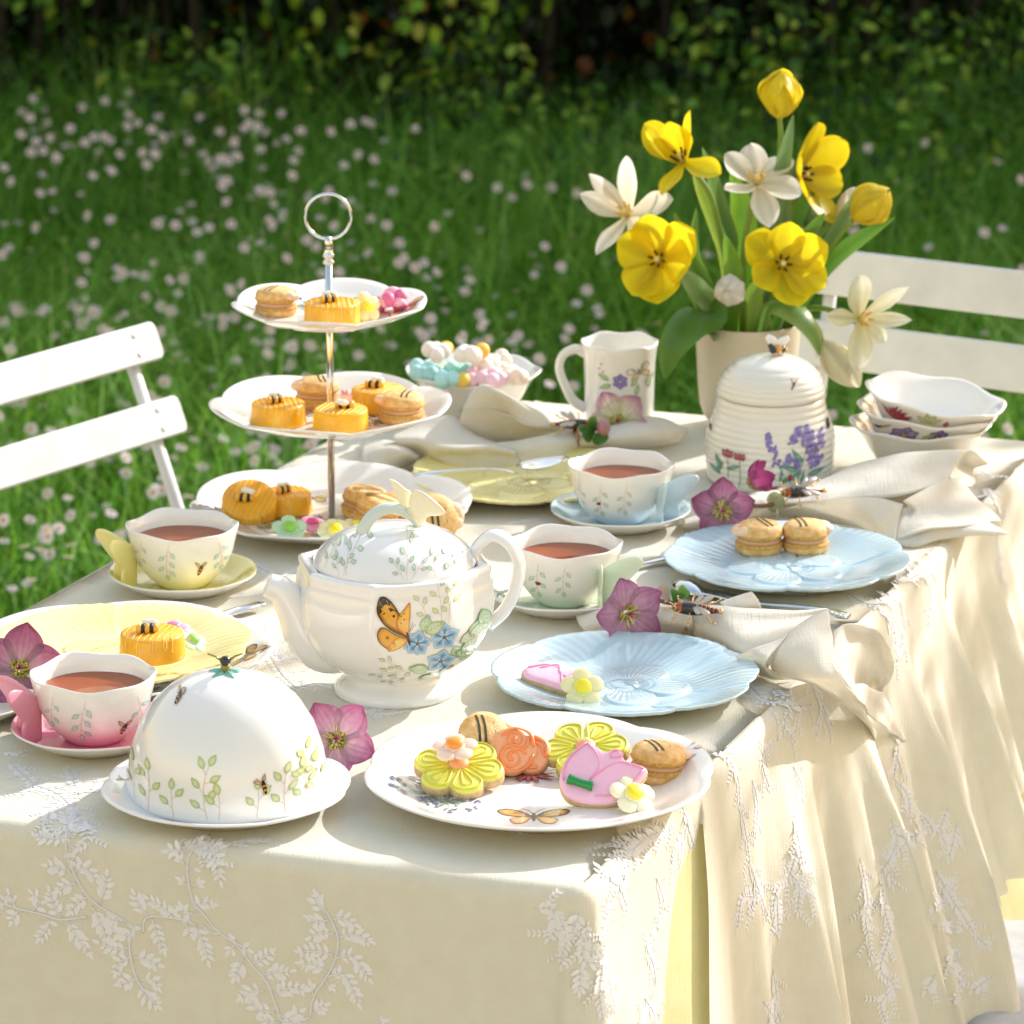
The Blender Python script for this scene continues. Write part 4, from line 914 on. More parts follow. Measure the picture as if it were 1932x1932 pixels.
# ---------------------------------------------------------------- three-tier stand
SB = P(626, 988, 0)
st = thing('tiered_stand', 'three-tier cake stand of scalloped cream plates with a chrome ring on top', 'cake stand', SB)
def tier(R, z, ph, h=.022):
    v, f = lathe(plate_prof(R, h, foot=.5), 144, wavefn(6, .024, .0030, ph, 3, R, 'scallop')); return mesh('plate', [(a, b, c+z) for a, b, c in v], f, M_PORC, st)
t1 = tier(.1385, 0, .3); t2 = tier(.117, .102, .9, .020); t3 = tier(.0945, .205, .5, .018)
p = Print([t1], st, D=(0, 0, -1), U=(0, 1, 0)); p.px(588, 940, 0, 1); bfly_flat(p, .9, '#e8cf72', '#c9a23a'); 
for (x, y, a) in ((470, 990, 60), (520, 985, 20), (500, 1005, -30), (560, 975, 80), (590, 1000, 10)): p.px(x, y, a, 1.0); stalks(p, '#7a8a4e', RND.choice(['#8a4f9c', '#5a4a92', '#b04a86']))
p.build('print', t1)
p = Print([t2], st, D=(0, 0, -1), U=(0, 1, 0)); p.px(655, 752, 0, 1); daisyprint(p, .018, '#f0a070', '#d06a4a'); p.px(745, 800, 30); stalks(p, '#8a8a6a', '#5a62a0'); p.px(560, 790, 30); stalks(p, '#8a8a6a', '#b06a5a'); p.px(640, 800, -60); stalks(p, '#8a9a6a', '#4a62a0'); p.build('print', t2)
p = Print([t3], st, D=(0, 0, -1), U=(0, 1, 0)); p.px(575, 585, 30); stalks(p, '#4a7a62', '#4a5ea8'); p.px(760, 585, 0); bfly_flat(p, .8, '#e8a07a', '#b06a4a'); p.build('print', t3)
mb = MB().add(lathe([(0, .006), (.0035, .006), (.0035, .285), (0, .285)], 16)); 
mb.build('pole', M_STEEL, st)
mesh('collar', *lathe([(0, .262), (.004, .262), (.0060, .2635), (.0060, .2655), (.0042, .267), (.0042, .269), (.0060, .2705), (.0060, .2725), (.0044, .274), (.0048, .279), (.0044, .284), (.0030, .2885), (0, .290)], 18), M_STEEL, st)
rp = [(.0222*cos(2*pi*k/48), .0, .3095+.0222*sin(2*pi*k/48)) for k in range(49)]
mesh('ring_handle', *tube(rp, .0016, 10, 1.0, (0, 1, 0), cap=False), M_STEEL, st)
for z in (.108, .211): mesh('washer', *lathe([(0, z-.001), (.008, z-.001), (.008, z+.0015), (0, z+.0015)], 18), M_STEEL, st)
# ---------------------------------------------------------------- mug, bowls, vase, honey jar
mug = thing('mug', 'tall cream mug with scalloped rim, printed with a butterfly and purple flowers', 'mug', P(1168, 800, 0))
prof = [(0, .004), (.030, .004), (.031, 0), (.034, 0), (.0355, .004), (.0372, .02), (.0378, .05), (.0385, .07), (.0400, .084), (.0412, .091), (.0405, .0925), (.0393, .0915), (.037, .075), (.0362, .03), (.03, .010), (0, .008)]
mo = mesh('body', *lathe(prof, 96, lambda th, r, z, i: (r*(1+.012*sst(.06, .092, z)*cos(6*th)), z+.0012*sst(.07, .092, z)*cos(6*th+.4))), M_PORC, mug)
mesh('handle', *tube(crv([(-.036, -.004, .079), (-.047, -.006, .0845), (-.060, -.008, .079), (-.0645, -.008, .064), (-.058, -.007, .044), (-.049, -.005, .027), (-.036, -.003, .018)], 6), lambda q: .0058-.001*sin(pi*q), 12, .7, (0, 1, 0)), M_PORC, mug)
Zm = lambda x, y: (966+x*.4167, 80.5+y*.4167)
p = Print([mo], mug)
p.px(*Zm(575, 1490), 20, .8); 
for g in (-1, 1):
    wing(p, [(.001*g, 0), (.006*g, .007), (.014*g, .009), (.016*g, .003), (.009*g, -.001)], '#e9e2d2', '#d8cbb0', '#241a14'); wing(p, [(.001*g, -.001), (.007*g, -.001), (.013*g, -.006), (.009*g, -.012), (.003*g, -.006)], '#e6d8b8', '#c98a3a', '#241a14')
    for a in (15, 35, 55): p.line([(.004*g, .001), (.014*g*cos(radians(a)), .012*sin(radians(a)))], .0007, lin('#2a2018'))
p.ell(0, 0, .001, .006, 0, [lin('#3a2a1a')], 8)
for (x, y) in ((405, 1455), (395, 1475), (412, 1490), (400, 1505)): p.px(*Zm(x, y), 10); p.ell(0, 0, .0016, .0007, 20, [lin('#4a4438')], 7)
for (x, y, R, c) in ((490, 1535, .009, '#7a6cb0'), (650, 1590, .008, '#6a5aa0')): p.px(*Zm(x, y), 0); flower(p, 0, 0, R, '#a79ad0', c, 6, '#e8e0a0')
for (x, y, a) in ((440, 1530, 150), (450, 1550, 200), (540, 1560, 60), (560, 1600, 80), (620, 1560, 100), (600, 1540, 40)): p.px(*Zm(x, y)); p.leaf(0, 0, a, .014, .006, lin('#c3d0a8'), lin('#93ab85'))
p.build('print', mug)

def bowl_prof(R=.073, H=.05): return [(0, .004), (.032, .004), (.033, 0), (.036, 0), (.038, .004), (.046, .012), (.054, .024), (.061, .037), (.068, .046), (R, H), (R-.001, H+.0012), (R-.0035, H+.0005), (.062, .042), (.055, .030), (.047, .017), (.036, .008), (0, .007)]
bw = lambda ph: (lambda th, r, z, i: (r*(1+.018*sst(.02, .05, z)*cos(6*th+ph)), z+.0018*sst(.03, .05, z)*cos(6*th+ph+.3)))
def redfl(p, n=26):
    for i in range(n): a = RND.uniform(20, 160); r = RND.uniform(.008, .019); p.leaf(0, 0, a, r, .0022, lin('#c04a5a'), lin('#8f2438'))
def bowl(label, loc, ph, rot, prints, group='cream bowls with printed flowers'):
    t = thing('bowl', label, 'bowl', loc, 0, group, rot); b = mesh('bowl_body', *lathe(bowl_prof(), 108, bw(ph)), M_PORC, t)
    p = Print([b], t); prints(p); p.build('print', t); return t
Zb = lambda x, y: (1529.5+x*.2083, 644+y*.2083)
cb = bowl('cream scalloped bowl heaped with pastel marshmallows at the far edge', P(894, 783, 0), .5, (0, 0, 0), lambda p: (p.px(990, 750, 90), p.leaf(0, 0, 60, .012, .006, lin('#8fb0c8'), lin('#4a6a9a')), p.leaf(0, 0, 120, .012, .006, lin('#a9c09a'), lin('#7a9a7a'))))
b1 = bowl('bottom bowl of the stack of three on the right', P(1735, 884, 0), .2, (0, 0, 0), lambda p: (p.px(*Zb(1490, 985), 0, .8), redfl(p, 12), [p.px(*Zb(x, y)) or p.ell(0, 0, .002, .0012, 30, [lin('#d98a5a')]) for x, y in ((1160, 965), (600, 1055), (500, 1040))]))
b2 = bowl('middle bowl of the stack of three, with purple flowers and orange moth', b1.location + Vector((.003, 0, .0145)), .9, (radians(2), radians(3.5), .3), lambda p: (p.px(*Zb(850, 850), 0), flower(p, 0, 0, .012, '#b5a3c4', '#7c6496', 6), p.px(*Zb(1150, 870)), flower(p, 0, 0, .011, '#a593bc', '#6c5890', 6), p.px(*Zb(590, 760), 60, 1), p.leaf(-.011, 0, 0, .022, .004, lin('#d98a3a'), lin('#a05a20')), p.ell(0, 0, .003, .002, 0, [lin('#2a1a12')]), p.px(*Zb(500, 790), 0, .8), sprig(p, 3, .018, '#b5bf95', '#b5a58a', .008, 10, .004), p.px(*Zb(1000, 880)), p.leaf(0, 0, 30, .014, .005, lin('#c3cc9c'), lin('#9ab080'))))
b3 = bowl('top bowl of the stack of three, tipped, with a red bloom', b2.location + Vector((.004, 0, .0150)), .2, (radians(3), radians(8), .1), lambda p: (p.px(*Zb(740, 690), -10), redfl(p, 34), p.px(*Zb(1060, 740), 0), [p.leaf(0, 0, a, .015, .006, lin('#d5d5a8'), lin('#b0b888')) for a in (30, 70, 110, 150)], p.px(*Zb(500, 560), -55, 1), p.leaf(-.012, 0, 0, .026, .006, lin('#d99a4a'), lin('#5a3a20')), p.px(*Zb(1400, 780)), p.leaf(0, 0, 20, .012, .006, lin('#7aa890'), lin('#4a8070')), p.px(*Zb(1210, 775)), p.leaf(0, 0, 80, .008, .006, lin('#d07a8a'), lin('#b04a5a'))))
# vase
M_VASE = mat('matt_beige_ceramic', '#c6bda9', .45, var=.05, vscale=10, bump=.05, bscale=60)
VL = P(1408, 803, 0)
vase = thing('vase', 'plain matt beige vase holding the tulips at the back of the table', 'vase', VL)
mesh('body', *lathe([(0, .0), (.030, .0), (.038, .004), (.046, .013), (.0505, .026), (.0525, .045), (.0545, .08), (.0565, .115), (.0560, .1165), (.0545, .115), (.052, .08), (.048, .03), (.03, .01), (0, .008)], 96), M_VASE, vase)
# honey jar
M_HIVE = mat('hive_glaze', (.77, .745, .68), .17, coat=.6, sss=.05, bump=.25, bscale=90)
jar = thing('honey_jar', 'cream beehive-shaped honey jar with lavender print and a bee on its lid', 'honey jar', P(1452, 905, 0))
def ribs(z0, z1, n, R, d=.0012):
    out = []
    for k in range(n*6+1):
        z = z0+(z1-z0)*k/(n*6); out.append((R(z)+d*(abs(sin(pi*k/6))**.6-.5)*2, z))
    return out
Rb = lambda z: .0625+.0035*sin(pi*min(1, z/.075)) - .0085*sst(.045, .095, z)
jf = lambda th, r, z, i: (r*(1+.004*noise.noise(Vector((cos(th)*3, sin(th)*3, z*30)))), z)
jb = mesh('body', *lathe([(0, .002), (.058, .002), (.060, 0)] + ribs(.003, .089, 13, Rb, .00055) + [(.052, .0905), (.05, .08), (0, .08)], 120, jf), M_HIVE, jar)
Rl = lambda z: .0555*sqrt(max(0, 1-((z-.0905)/.0425)**2.3))
lid2 = mesh('lid', *lathe([(.050, .0895), (.0545, .0915)] + ribs(.0925, .1275, 6, Rl, .00055) + [(.018, .1315), (.008, .1330), (0, .1333)], 120, jf), M_HIVE, jar)
bb = MB()
hb = Vector((.004, -.004, .1385))
bb.add(ball(hb+Vector((-.003, -.003, 0)), (.0045, .005, .0042), 12, 8), mi=1).add(ball(hb+Vector((.002, -.001, .0005)), (.0048, .0052, .005), 12, 8), mi=2).add(ball(hb+Vector((.0065, .001, -.0005)), (.0040, .0045, .004), 12, 8), mi=1).add(ball(hb+Vector((.0095, .002, -.0015)), (.0028, .003, .0028), 10, 7), mi=2).add(ball(hb+Vector((-.0055, -.004, .004)), (.0032, .0034, .0032), 10, 7), mi=1)
for g, x, y in ((-1, -.008, .010), (1, .011, .008)): bb.add(tube(crv([hb+Vector((0, 0, .003)), hb+Vector((x*.5, .002, y*.7+.001)), hb+Vector((x*1.2, .004, y+.003))], 5), lambda q: .0012+.0038*sin(pi*min(1, q*.8+.1)), 10, .3, (0, 1, 0)), mi=0)
bb.build('bee_knob', [M_WHITE, M_BLK, mat('amber_glaze', '#d59a35', .2, coat=.6)], lid2)
p = Print([jb], jar); Zj = lambda x, y: (966+x*.5, 563.5+y*.5)
def lav(tx, ty, bx, by, n=30, w=.007):
    for k in range(n):
        q = k/n; x = tx+(bx-tx)*q; y = ty+(by-ty)*q; p.px(*Zj(x+RND.uniform(-14, 14)*(.4+q), y)); p.ell(0, 0, .0022, .0016, RND.uniform(0, 180), [lin('#a89bd2'), lin(RND.choice(['#7d70b8', '#8d7fc8', '#6a5ea2']))], 7)
for a in ((965, 510, 975, 580, 26), (990, 560, 1000, 640, 16), (1045, 590, 1040, 640, 22), (1070, 600, 1080, 640, 18), (1085, 485, 1060, 550, 22), (1110, 480, 1110, 560, 26), (1130, 500, 1140, 590, 26), (1165, 490, 1160, 560, 26), (1150, 570, 1135, 640, 20), (1120, 560, 1130, 630, 18), (1170, 590, 1150, 625, 12)): lav(*a)
for pts in (((1050, 700), (1050, 640), (1045, 600)), ((1060, 700), (1090, 640), (1110, 560)), ((1065, 690), (1120, 620), (1150, 560)), ((1040, 690), (1010, 640), (990, 600))):
    o0 = None; p.px(*Zj(*pts[0])); O0 = p.O.copy(); l2 = []
    for q in pts: p.px(*Zj(*q)); l2.append(((p.O-O0).x, (p.O-O0).z))
    p.at(O0); p.line(l2, .0006, lin('#5d8a72'))
for (x, y, a, L) in ((1010, 698, 30, .022), (1080, 650, 160, .022), (1110, 665, 10, .022), (1060, 690, 60, .016), (1100, 620, 130, .02), (1090, 700, 80, .014), (1010, 690, 80, .014), (790, 640, 110, .016), (770, 650, 60, .014), (810, 640, 20, .014), (790, 660, 150, .014)): p.px(*Zj(x, y)); p.leaf(0, 0, a, L, L*.26, lin('#7fb09a'), lin('#4f8a78'))
for (x, y, R) in ((815, 590, .0055), (860, 605, .0055)):
    p.px(*Zj(x, y)); [p.leaf(0, -.002, a, R*1.6, R*1.1, lin('#c86a86'), lin('#8f3350')) for a in (55, 90, 125)]; p.line([(0, -.002), (.001, -.02), (0, -.03)], .0006, lin('#5d8a5a'))
p.px(*Zj(1048, 675)); p.ell(0, 0, .0022, .0028, 0, [lin('#a52a22')]); p.px(*Zj(748, 470)); p.ell(0, 0, .0012, .0045, 10, [lin('#4a3a24')]); p.px(*Zj(1190, 470)); p.ell(0, 0, .0018, .0055, 10, [lin('#2a1c14')])
p.build('print', jar); p = Print([lid2], jar); p.px(*Zj(1063, 325), 20, .9); bee(p, .9); p.build('lid_print', lid2)

# ---------------------------------------------------------------- sweets
M_MAC = mat('macaron_shell', '#e9c88e', .62, var=.16, vscale=160, sss=.15, bump=.35, bscale=500, col2='#d39a4c'); M_MACF = mat('macaron_filling', '#cfa27a', .6, var=.1, bump=.3, bscale=300)
M_FEET = mat('macaron_feet', '#e0b76a', .8, var=.3, vscale=400, bump=.9, bscale=900, col2='#c48932'); M_PEACH = mat('peach_sugar', '#ecc7a6', .55, sss=.1, var=.05); M_DK = mat('dark_icing', '#333a22', .6, var=.2, vscale=200)
def shell(z0, up=1, R=.0215, h=.0135):
    pr = [(0, 0), (R*.93, 0), (R*1.0, .0012), (R*1.03, .0026), (R*1.0, .0040), (R*.985, .0048), (R*.985, .0065), (R*.93, .0095), (R*.78, .0120), (R*.5, h-.0004), (0, h)]
    def fn(th, r, z, i):
        q = 1 + (.022*noise.noise(Vector((cos(th)*9, sin(th)*9, i*1.7))) if 1 <= i <= 4 else 0); return r*q, z
    v, f = lathe(pr, 60, fn); return [(x, y, z0 + (z if up > 0 else -z)) for x, y, z in v], (f if up > 0 else [q[::-1] for q in f])
def macaron():
    t = thing('macaron', 'x', 'macaron', (0, 0, 0))
    for z0, up in ((.0105, -1), (.0145, 1)):
        v, f = shell(z0, up); mi = [1 if min(q)//60 in (0, 1, 2, 3) and len(q) == 4 else 0 for q in f]
        sh = mesh('shell', v, f, [M_MAC, M_FEET], t, mi=mi)
    mesh('filling', *lathe([(0, .0100), (.0190, .0100), (.0202, .0115), (.0200, .0130), (.0190, .0150), (0, .0150)], 48, lambda th, r, z, i: (r*(1+.02*noise.noise(Vector((cos(th)*5, sin(th)*5, z*200)))), z)), M_MACF, t)
    w = MB().add(ball((.0165, .006, .0215), (.0085, .0062, .0048), 12, 8)).add(ball((.0165, -.006, .0212), (.0080, .0062, .0046), 12, 8)).add(ball((.0215, .0, .0205), (.0050, .0080, .0038), 10, 7)); w.build('sugar_wings', M_PEACH, t)
    p = Print([sh], t, D=(0, 0, -1), U=(0, 1, 0)); M_DKc = lin('#2f3820')
    for x in (-.0075, -.0025): p.at((x, 0, .028)); p.line([(0, -.014), (.0008, -.005), (.001, .005), (0, .014)], .0021, M_DKc)
    p.at((.006, .004, .028)); p.line([(0, 0), (.001, .0015), (.0005, .003)], .0004, M_DKc); p.at((.006, -.006, .028)); p.line([(0, 0), (.001, .0015), (.0005, .003)], .0004, M_DKc)
    p.build('stripes', t, mat('icing_print', (.5, .5, .5), .6, attr=True)); return t
MAC = macaron(); first = [True]
def put(proto, label, loc, rz=0, rot=None, group=None, scale=1, key=[]):
    if id(proto) not in key:
        key.append(id(proto)); proto['label'] = label; proto.location = loc; proto.rotation_euler = rot if rot is not None else (0, 0, rz); proto.scale = (scale,)*3
        if group: proto['group'] = group
        return proto
    return dupt(proto, label, loc, rz, rot, group, scale)
R_ = radians; GM = 'bee macarons'; zp = .0058
put(MAC, 'bee macaron at the right end of the nearest biscuit plate', P(1238, 1468, zp), rot=(0, R_(6), R_(20)), group=GM, scale=1.04)
put(MAC, 'bee macaron tipped up behind the peach candy flower on the nearest plate', P(908, 1412, .012), rot=(R_(34), R_(4), R_(12)), group=GM, scale=1.0)
put(MAC, 'left macaron of the pair on the farther blue plate', P(1432, 1040, zp+.001), rot=(0, 0, R_(200)), group=GM, scale=1.06)
put(MAC, 'right macaron of the pair on the farther blue plate', P(1519, 1038, zp+.001), rot=(0, 0, R_(10)), group=GM, scale=1.04)
put(MAC, 'macaron on the top tier of the stand, at its left', P(527, 590, .205+zp)+Vector((0, .0, 0)) if False else Vector((SB.x-.052, SB.y+.008, TZ+.205+zp)), rot=(0, 0, R_(-20)), group=GM, scale=.95)
put(MAC, 'macaron at the back of the middle tier, left of the pole', Vector((SB.x-.015, SB.y+.050, TZ+.102+zp)), rot=(0, 0, R_(190)), group=GM, scale=1.0)
put(MAC, 'macaron at the right of the middle tier', Vector((SB.x+.070, SB.y-.012, TZ+.102+zp)), rot=(0, 0, R_(170)), group=GM, scale=1.03)
put(MAC, 'macaron lying at the back on the bottom tier, right of the pole', P(686, 975, zp), rot=(R_(8), 0, R_(100)), group=GM, scale=1.08)
put(MAC, 'macaron lying in front of another on the bottom tier', P(706, 990, .012), rot=(R_(14), R_(4), R_(80)), group=GM, scale=1.05)
put(MAC, 'macaron hidden behind the teapot lid loop on the bottom tier', P(758, 985, zp), rot=(R_(8), 0, R_(150)), group=GM, scale=1.05)
put(MAC, 'macaron standing on its edge behind the cream butterfly of the teapot lid', P(806, 985, .030), rot=(R_(66), R_(0), R_(25)), group=GM, scale=1.12)
# petits fours
M_YC = mat('yellow_fondant', '#f0b624', .38, sss=.2, coat=.15, var=.12, vscale=70, bump=.12, bscale=120, col2='#e3a012'); M_DRZ = mat('cream_drizzle', '#f5cf6e', .4, coat=.2, var=.05)
def petit():
    t = thing('petit_four', 'x', 'cake', (0, 0, 0)); Rt, H = .0262, .0215
    mesh('cake', *lathe([(0, 0), (.0275, 0), (.0282, .0012), (.0278, .004), (.0268, .019), (.0262, .0208), (.0250, H), (0, H+.0004)], 64, lambda th, r, z, i: (r*(1+.006*noise.noise(Vector((cos(th)*4, sin(th)*4, z*50)))), z)), M_YC, t)
    d = MB(); rr = random.Random(4)
    for k in range(-4, 5):
        x = k*.0052; L = sqrt(max(0, .0255**2-x*x)); dr = rr.uniform(.005, .014)
        w = rr.uniform(.00028, .00048); x2 = x*1.06
        d.add(tube(crv([(x, L*.98, H-.001), (x, L*.8, H+.0006), (x, 0, H+.0008), (x, -L*.9, H+.0007), (x2, -L*1.03, H-.0022), (x2, -L*1.075, H-dr*.6), (x2, -L*1.09, H-dr)], 3), lambda q: w*(1 if q < .93 else 1.5), 6))
        if k % 2: d.add(tube(crv([(x2, -L*1.09, H-dr), (x2+.0012, -L*1.095, H-dr-.0012), (x2+.0024, -L*1.09, H-dr), (x2+.0026, -L*1.075, H-dr*.6), (x+.0026, -L*1.0, H-.0005)], 3), w, 6))
    d.build('drizzle', M_DRZ, t)
    b = MB(); c0 = Vector((-.003, -.003, H+.0035)); dx = Vector((.0042, .0018, 0))
    for k, m_ in enumerate((0, 1, 0, 1, 0)): b.add(ball(c0+dx*(k-2)*(.74), ((.0030 if m_ == 0 else .0024)+.0007*sin(pi*(k+.5)/5), .0040+.001*sin(pi*(k+.5)/5), .0042+.0006*sin(pi*(k+.5)/5)), 12, 8), mi=m_)
    b.build('sugar_bee', [mat('sugar_amber', '#e6b04a', .45, sss=.1), mat('sugar_black', '#2a1d18', .5)], t)
    MB().add(ball(c0+Vector((-.001, .006, .0035)), (.0058, .0036, .0032), 12, 8)).add(ball(c0+Vector((.004, .0055, .004)), (.0040, .0034, .0030), 12, 8)).build('sugar_wing', mat('sugar_white', '#f1ece4', .5, sss=.1), t)
    return t
PF = petit(); GP = 'yellow bee petits fours'
put(PF, 'yellow petit four with white drizzle alone on the lemon petal plate', P(288, 1238, .040), rz=R_(-12), group=GP, scale=1.02)
put(PF, 'yellow petit four on the top tier in front of the pole', Vector((SB.x+.004, SB.y-.030, TZ+.205+zp)), rz=R_(5), group=GP, scale=.98)
put(PF, 'yellow petit four at the front left of the middle tier', Vector((SB.x-.050, SB.y-.020, TZ+.102+zp)), rz=R_(10), group=GP, scale=.98)
put(PF, 'yellow petit four at the front of the middle tier, right of the pole', Vector((SB.x+.012, SB.y-.044, TZ+.102+zp)), rz=R_(160), group=GP, scale=.98)
put(PF, 'yellow petit four at the back right of the middle tier', Vector((SB.x+.046, SB.y+.038, TZ+.102+zp)), rz=R_(-30), group=GP, scale=.98)
put(PF, 'yellow petit four leaning on its neighbour on the bottom tier, far left', P(470, 968, .010), rot=(R_(30), R_(12), R_(-15)), group=GP, scale=1.0)
put(PF, 'upright yellow petit four on the bottom tier behind the leaning one', P(540, 965, zp), rz=R_(20), group=GP, scale=.94)
# candy flowers
def candy(pc, cc, n=5, R=.0165):
    t = thing('candy_flower', 'x', 'candy', (0, 0, 0)); m = MB()
    for i in range(n): a = 2*pi*i/n+.3; m.add(tube([(R*.12*cos(a), R*.12*sin(a), .004), (R*.4*cos(a), R*.4*sin(a), .0042), (R*.66*cos(a), R*.66*sin(a), .0042), (R*.88*cos(a), R*.88*sin(a), .004), (R*.97*cos(a), R*.97*sin(a), .0038)], [R*.25, R*.36, R*.42, R*.28, R*.06], 14, .30, (0, 0, 1)))
    m.add(ball((0, 0, .0040), (R*.5, R*.5, .004), 12, 7)); m.build('petals', mat('candy_'+pc.strip('#'), pc, .5, sss=.25, var=.05, bump=.15, bscale=250), t)
    MB().add(ball((0, 0, .0082), (R*.38, R*.38, .0030), 14, 8)).build('centre', mat('candy_'+cc.strip('#'), cc, .3, coat=.2, sss=.2), t); return t
def cput(pc, cc, label, loc, rot=(0, 0, 0), sc=1, n=5):
    t = candy(pc, cc, n); t['label'] = label; t.location = loc; t.rotation_euler = rot; t.scale = (sc,)*3; t['group'] = 'candy flowers'; return t
cput('#f1e9b4', '#efe032', 'cream and yellow candy flower leaning on the pink biscuit on the near blue plate', P(1098, 1303, .012), (R_(48), 0, R_(5)), 1.2)
cput('#f5eecb', '#f0de30', 'cream and yellow candy flower at the front right of the nearest plate', P(1190, 1508, .012), (R_(34), R_(10), R_(20)), 1.25)
cput('#f5d8c4', '#f59a2e', 'peach candy flower with orange centre on top of the left yellow biscuit', P(859, 1420, .034), (R_(16), R_(-4), 0), 1.2)
cput('#bfe2c0', '#8fd04a', 'pale green candy flower at the front of the bottom tier', P(546, 1004, .013), (R_(36), 0, R_(10)), 1.1)
cput('#f4a6c4', '#ea4f92', 'pink candy flower behind the green one on the bottom tier', P(588, 996, .010), (R_(15), 0, .6), .95)
cput('#f2ecb8', '#f0e02c', 'yellow candy flower in front of the pole on the bottom tier', P(632, 1009, .013), (R_(30), 0, .2), 1.1, 9)
cput('#f4efc4', '#f2e040', 'yellow candy flower behind the teapot lid on the bottom tier', P(672, 1002, .012), (R_(20), 0, .9), 1.0, 6)
cput('#f3e6a0', '#f2e23a', 'yellow candy flower leaning up on the top tier of the stand', Vector((SB.x+.035, SB.y-.012, TZ+.205+.016)), (R_(60), 0, R_(30)), 1.0)
cput('#f2a9c0', '#e46a98', 'pink candy flower lying behind the petit four on the lemon petal plate', P(327, 1196, .042), (R_(12), 0, .2), 1.0, 6)
cput('#cfe8c4', '#9fd66a', 'green candy flower right of the petit four on the lemon petal plate', P(360, 1214, .044), (R_(30), R_(20), .5), .9)
# pink sugar roses on top tier
t = thing('sugar_rose', 'pink and rose sugar blossoms on the top tier at the right', 'candy', Vector((SB.x+.056, SB.y+.012, TZ+.205+zp))); t['group'] = 'candy flowers'
m = MB(); rr = random.Random(2)
for i in range(9): a = rr.uniform(0, 6.3); m.add(ball((.013*cos(a), .010*sin(a), .006+.012*rr.random()), (rr.uniform(.006, .010), rr.uniform(.005, .008), rr.uniform(.005, .008)), 10, 7), mi=i % 2)
m.build('blossoms', [mat('rose_sugar', '#e36a97', .5, sss=.2), mat('pink_sugar', '#f2b4cb', .5, sss=.2)], t)
MB().add(ball((-.022, .008, .012), (.012, .006, .003), 10, 6)).build('leaf', mat('green_sugar', '#a9cf7a', .5, sss=.2), t)
# marshmallow candies in the far bowl
Zk = lambda x, y: (724.5+x*.16667, 644+y*.16667)
cl = Vector(cb.location)
spots = [(590, 140, '#f3e9e0', 'white'), (700, 110, '#f0b833', None), (950, 170, '#f6efe6', 'w'), (1110, 130, '#f0c152', None), (1150, 270, '#f6efe6', 'w'), (430, 320, '#b4dcde', 'blue'), (530, 350, '#a9dadb', 'b'), (760, 320, '#b0e4e6', 'b'), (720, 430, '#b4e6e8', 'b'), (890, 440, '#f0c95a', None), (900, 350, '#8fccc0', 'b'), (1060, 410, '#ecc6d2', 'p'), (1230, 430, '#eec9d6', 'p'), (1370, 360, '#f0dccb', 'c'), (1480, 400, '#efdccc', 'c'), (650, 330, '#eeb93a', None), (1290, 240, '#efe0d2', 'c')]
used_l = {}
lblc = {'#f3e9e0': 'white puffy marshmallow standing highest at the left in the bowl', '#f6efe6': 'white puffy marshmallow in the middle of the candy bowl', '#b4dcde': 'sky blue marshmallow at the left edge of the candy bowl'}
cols_ = {'b': 'light blue', 'blue': 'light blue', 'white': 'white', 'w': 'white', 'p': 'pale pink', 'c': 'pale cream', None: 'round golden yellow'}
wh = ['at the upper left', 'topmost left', 'in the upper middle', 'topmost right', 'right of the highest white ones', 'at the far left rim', 'second from the left rim', 'in the middle, upper one', 'at the front rim, lower one', 'at the front rim, centre', 'behind the blue pair', 'front, right of centre', 'front right', 'at the right, upper one', 'at the far right', 'half buried left of centre', 'at the back right']
for i, (x, y, c, k) in enumerate(spots):
    px, py = Zk(x, y); h = .052 + (.030 if y < 200 else .012 if y < 300 else .004); q = P(px, py, h); q.y += (.01 if y < 250 else -.0)
    t = thing('marshmallow', f'{cols_[k]} marshmallow candy {wh[i]} of the candy bowl' if k else f'{cols_[k]} candy ball {wh[i]} of the candy bowl', 'candy', q, RND.uniform(0, 3), 'marshmallows in the candy bowl')
    m = MB(); s = .0085 if k is None else .0105
    if k is None: m.add(ball((0, 0, 0), (s, s, s), 12, 8))
    else:
        for j in range(4): a = j*1.6+i; m.add(ball((s*.75*cos(a), s*.75*sin(a), s*.25*sin(j*2.1)), (s*.85, s*.8, s*.85), 12, 8))
    m.build('candy', mat('mm_'+c.strip('#'), c, .6, sss=.2, var=.04), t)
mesh('candy_heap', *lathe([(0, .044), (.03, .043), (.05, .038), (.056, .03), (.05, .02), (0, .02)], 24, lambda th, r, z, i: (r, z+.003*sin(th*5+i))), mat('mm_heap', '#e8dccf', .7, var=.2, vscale=60), cb)

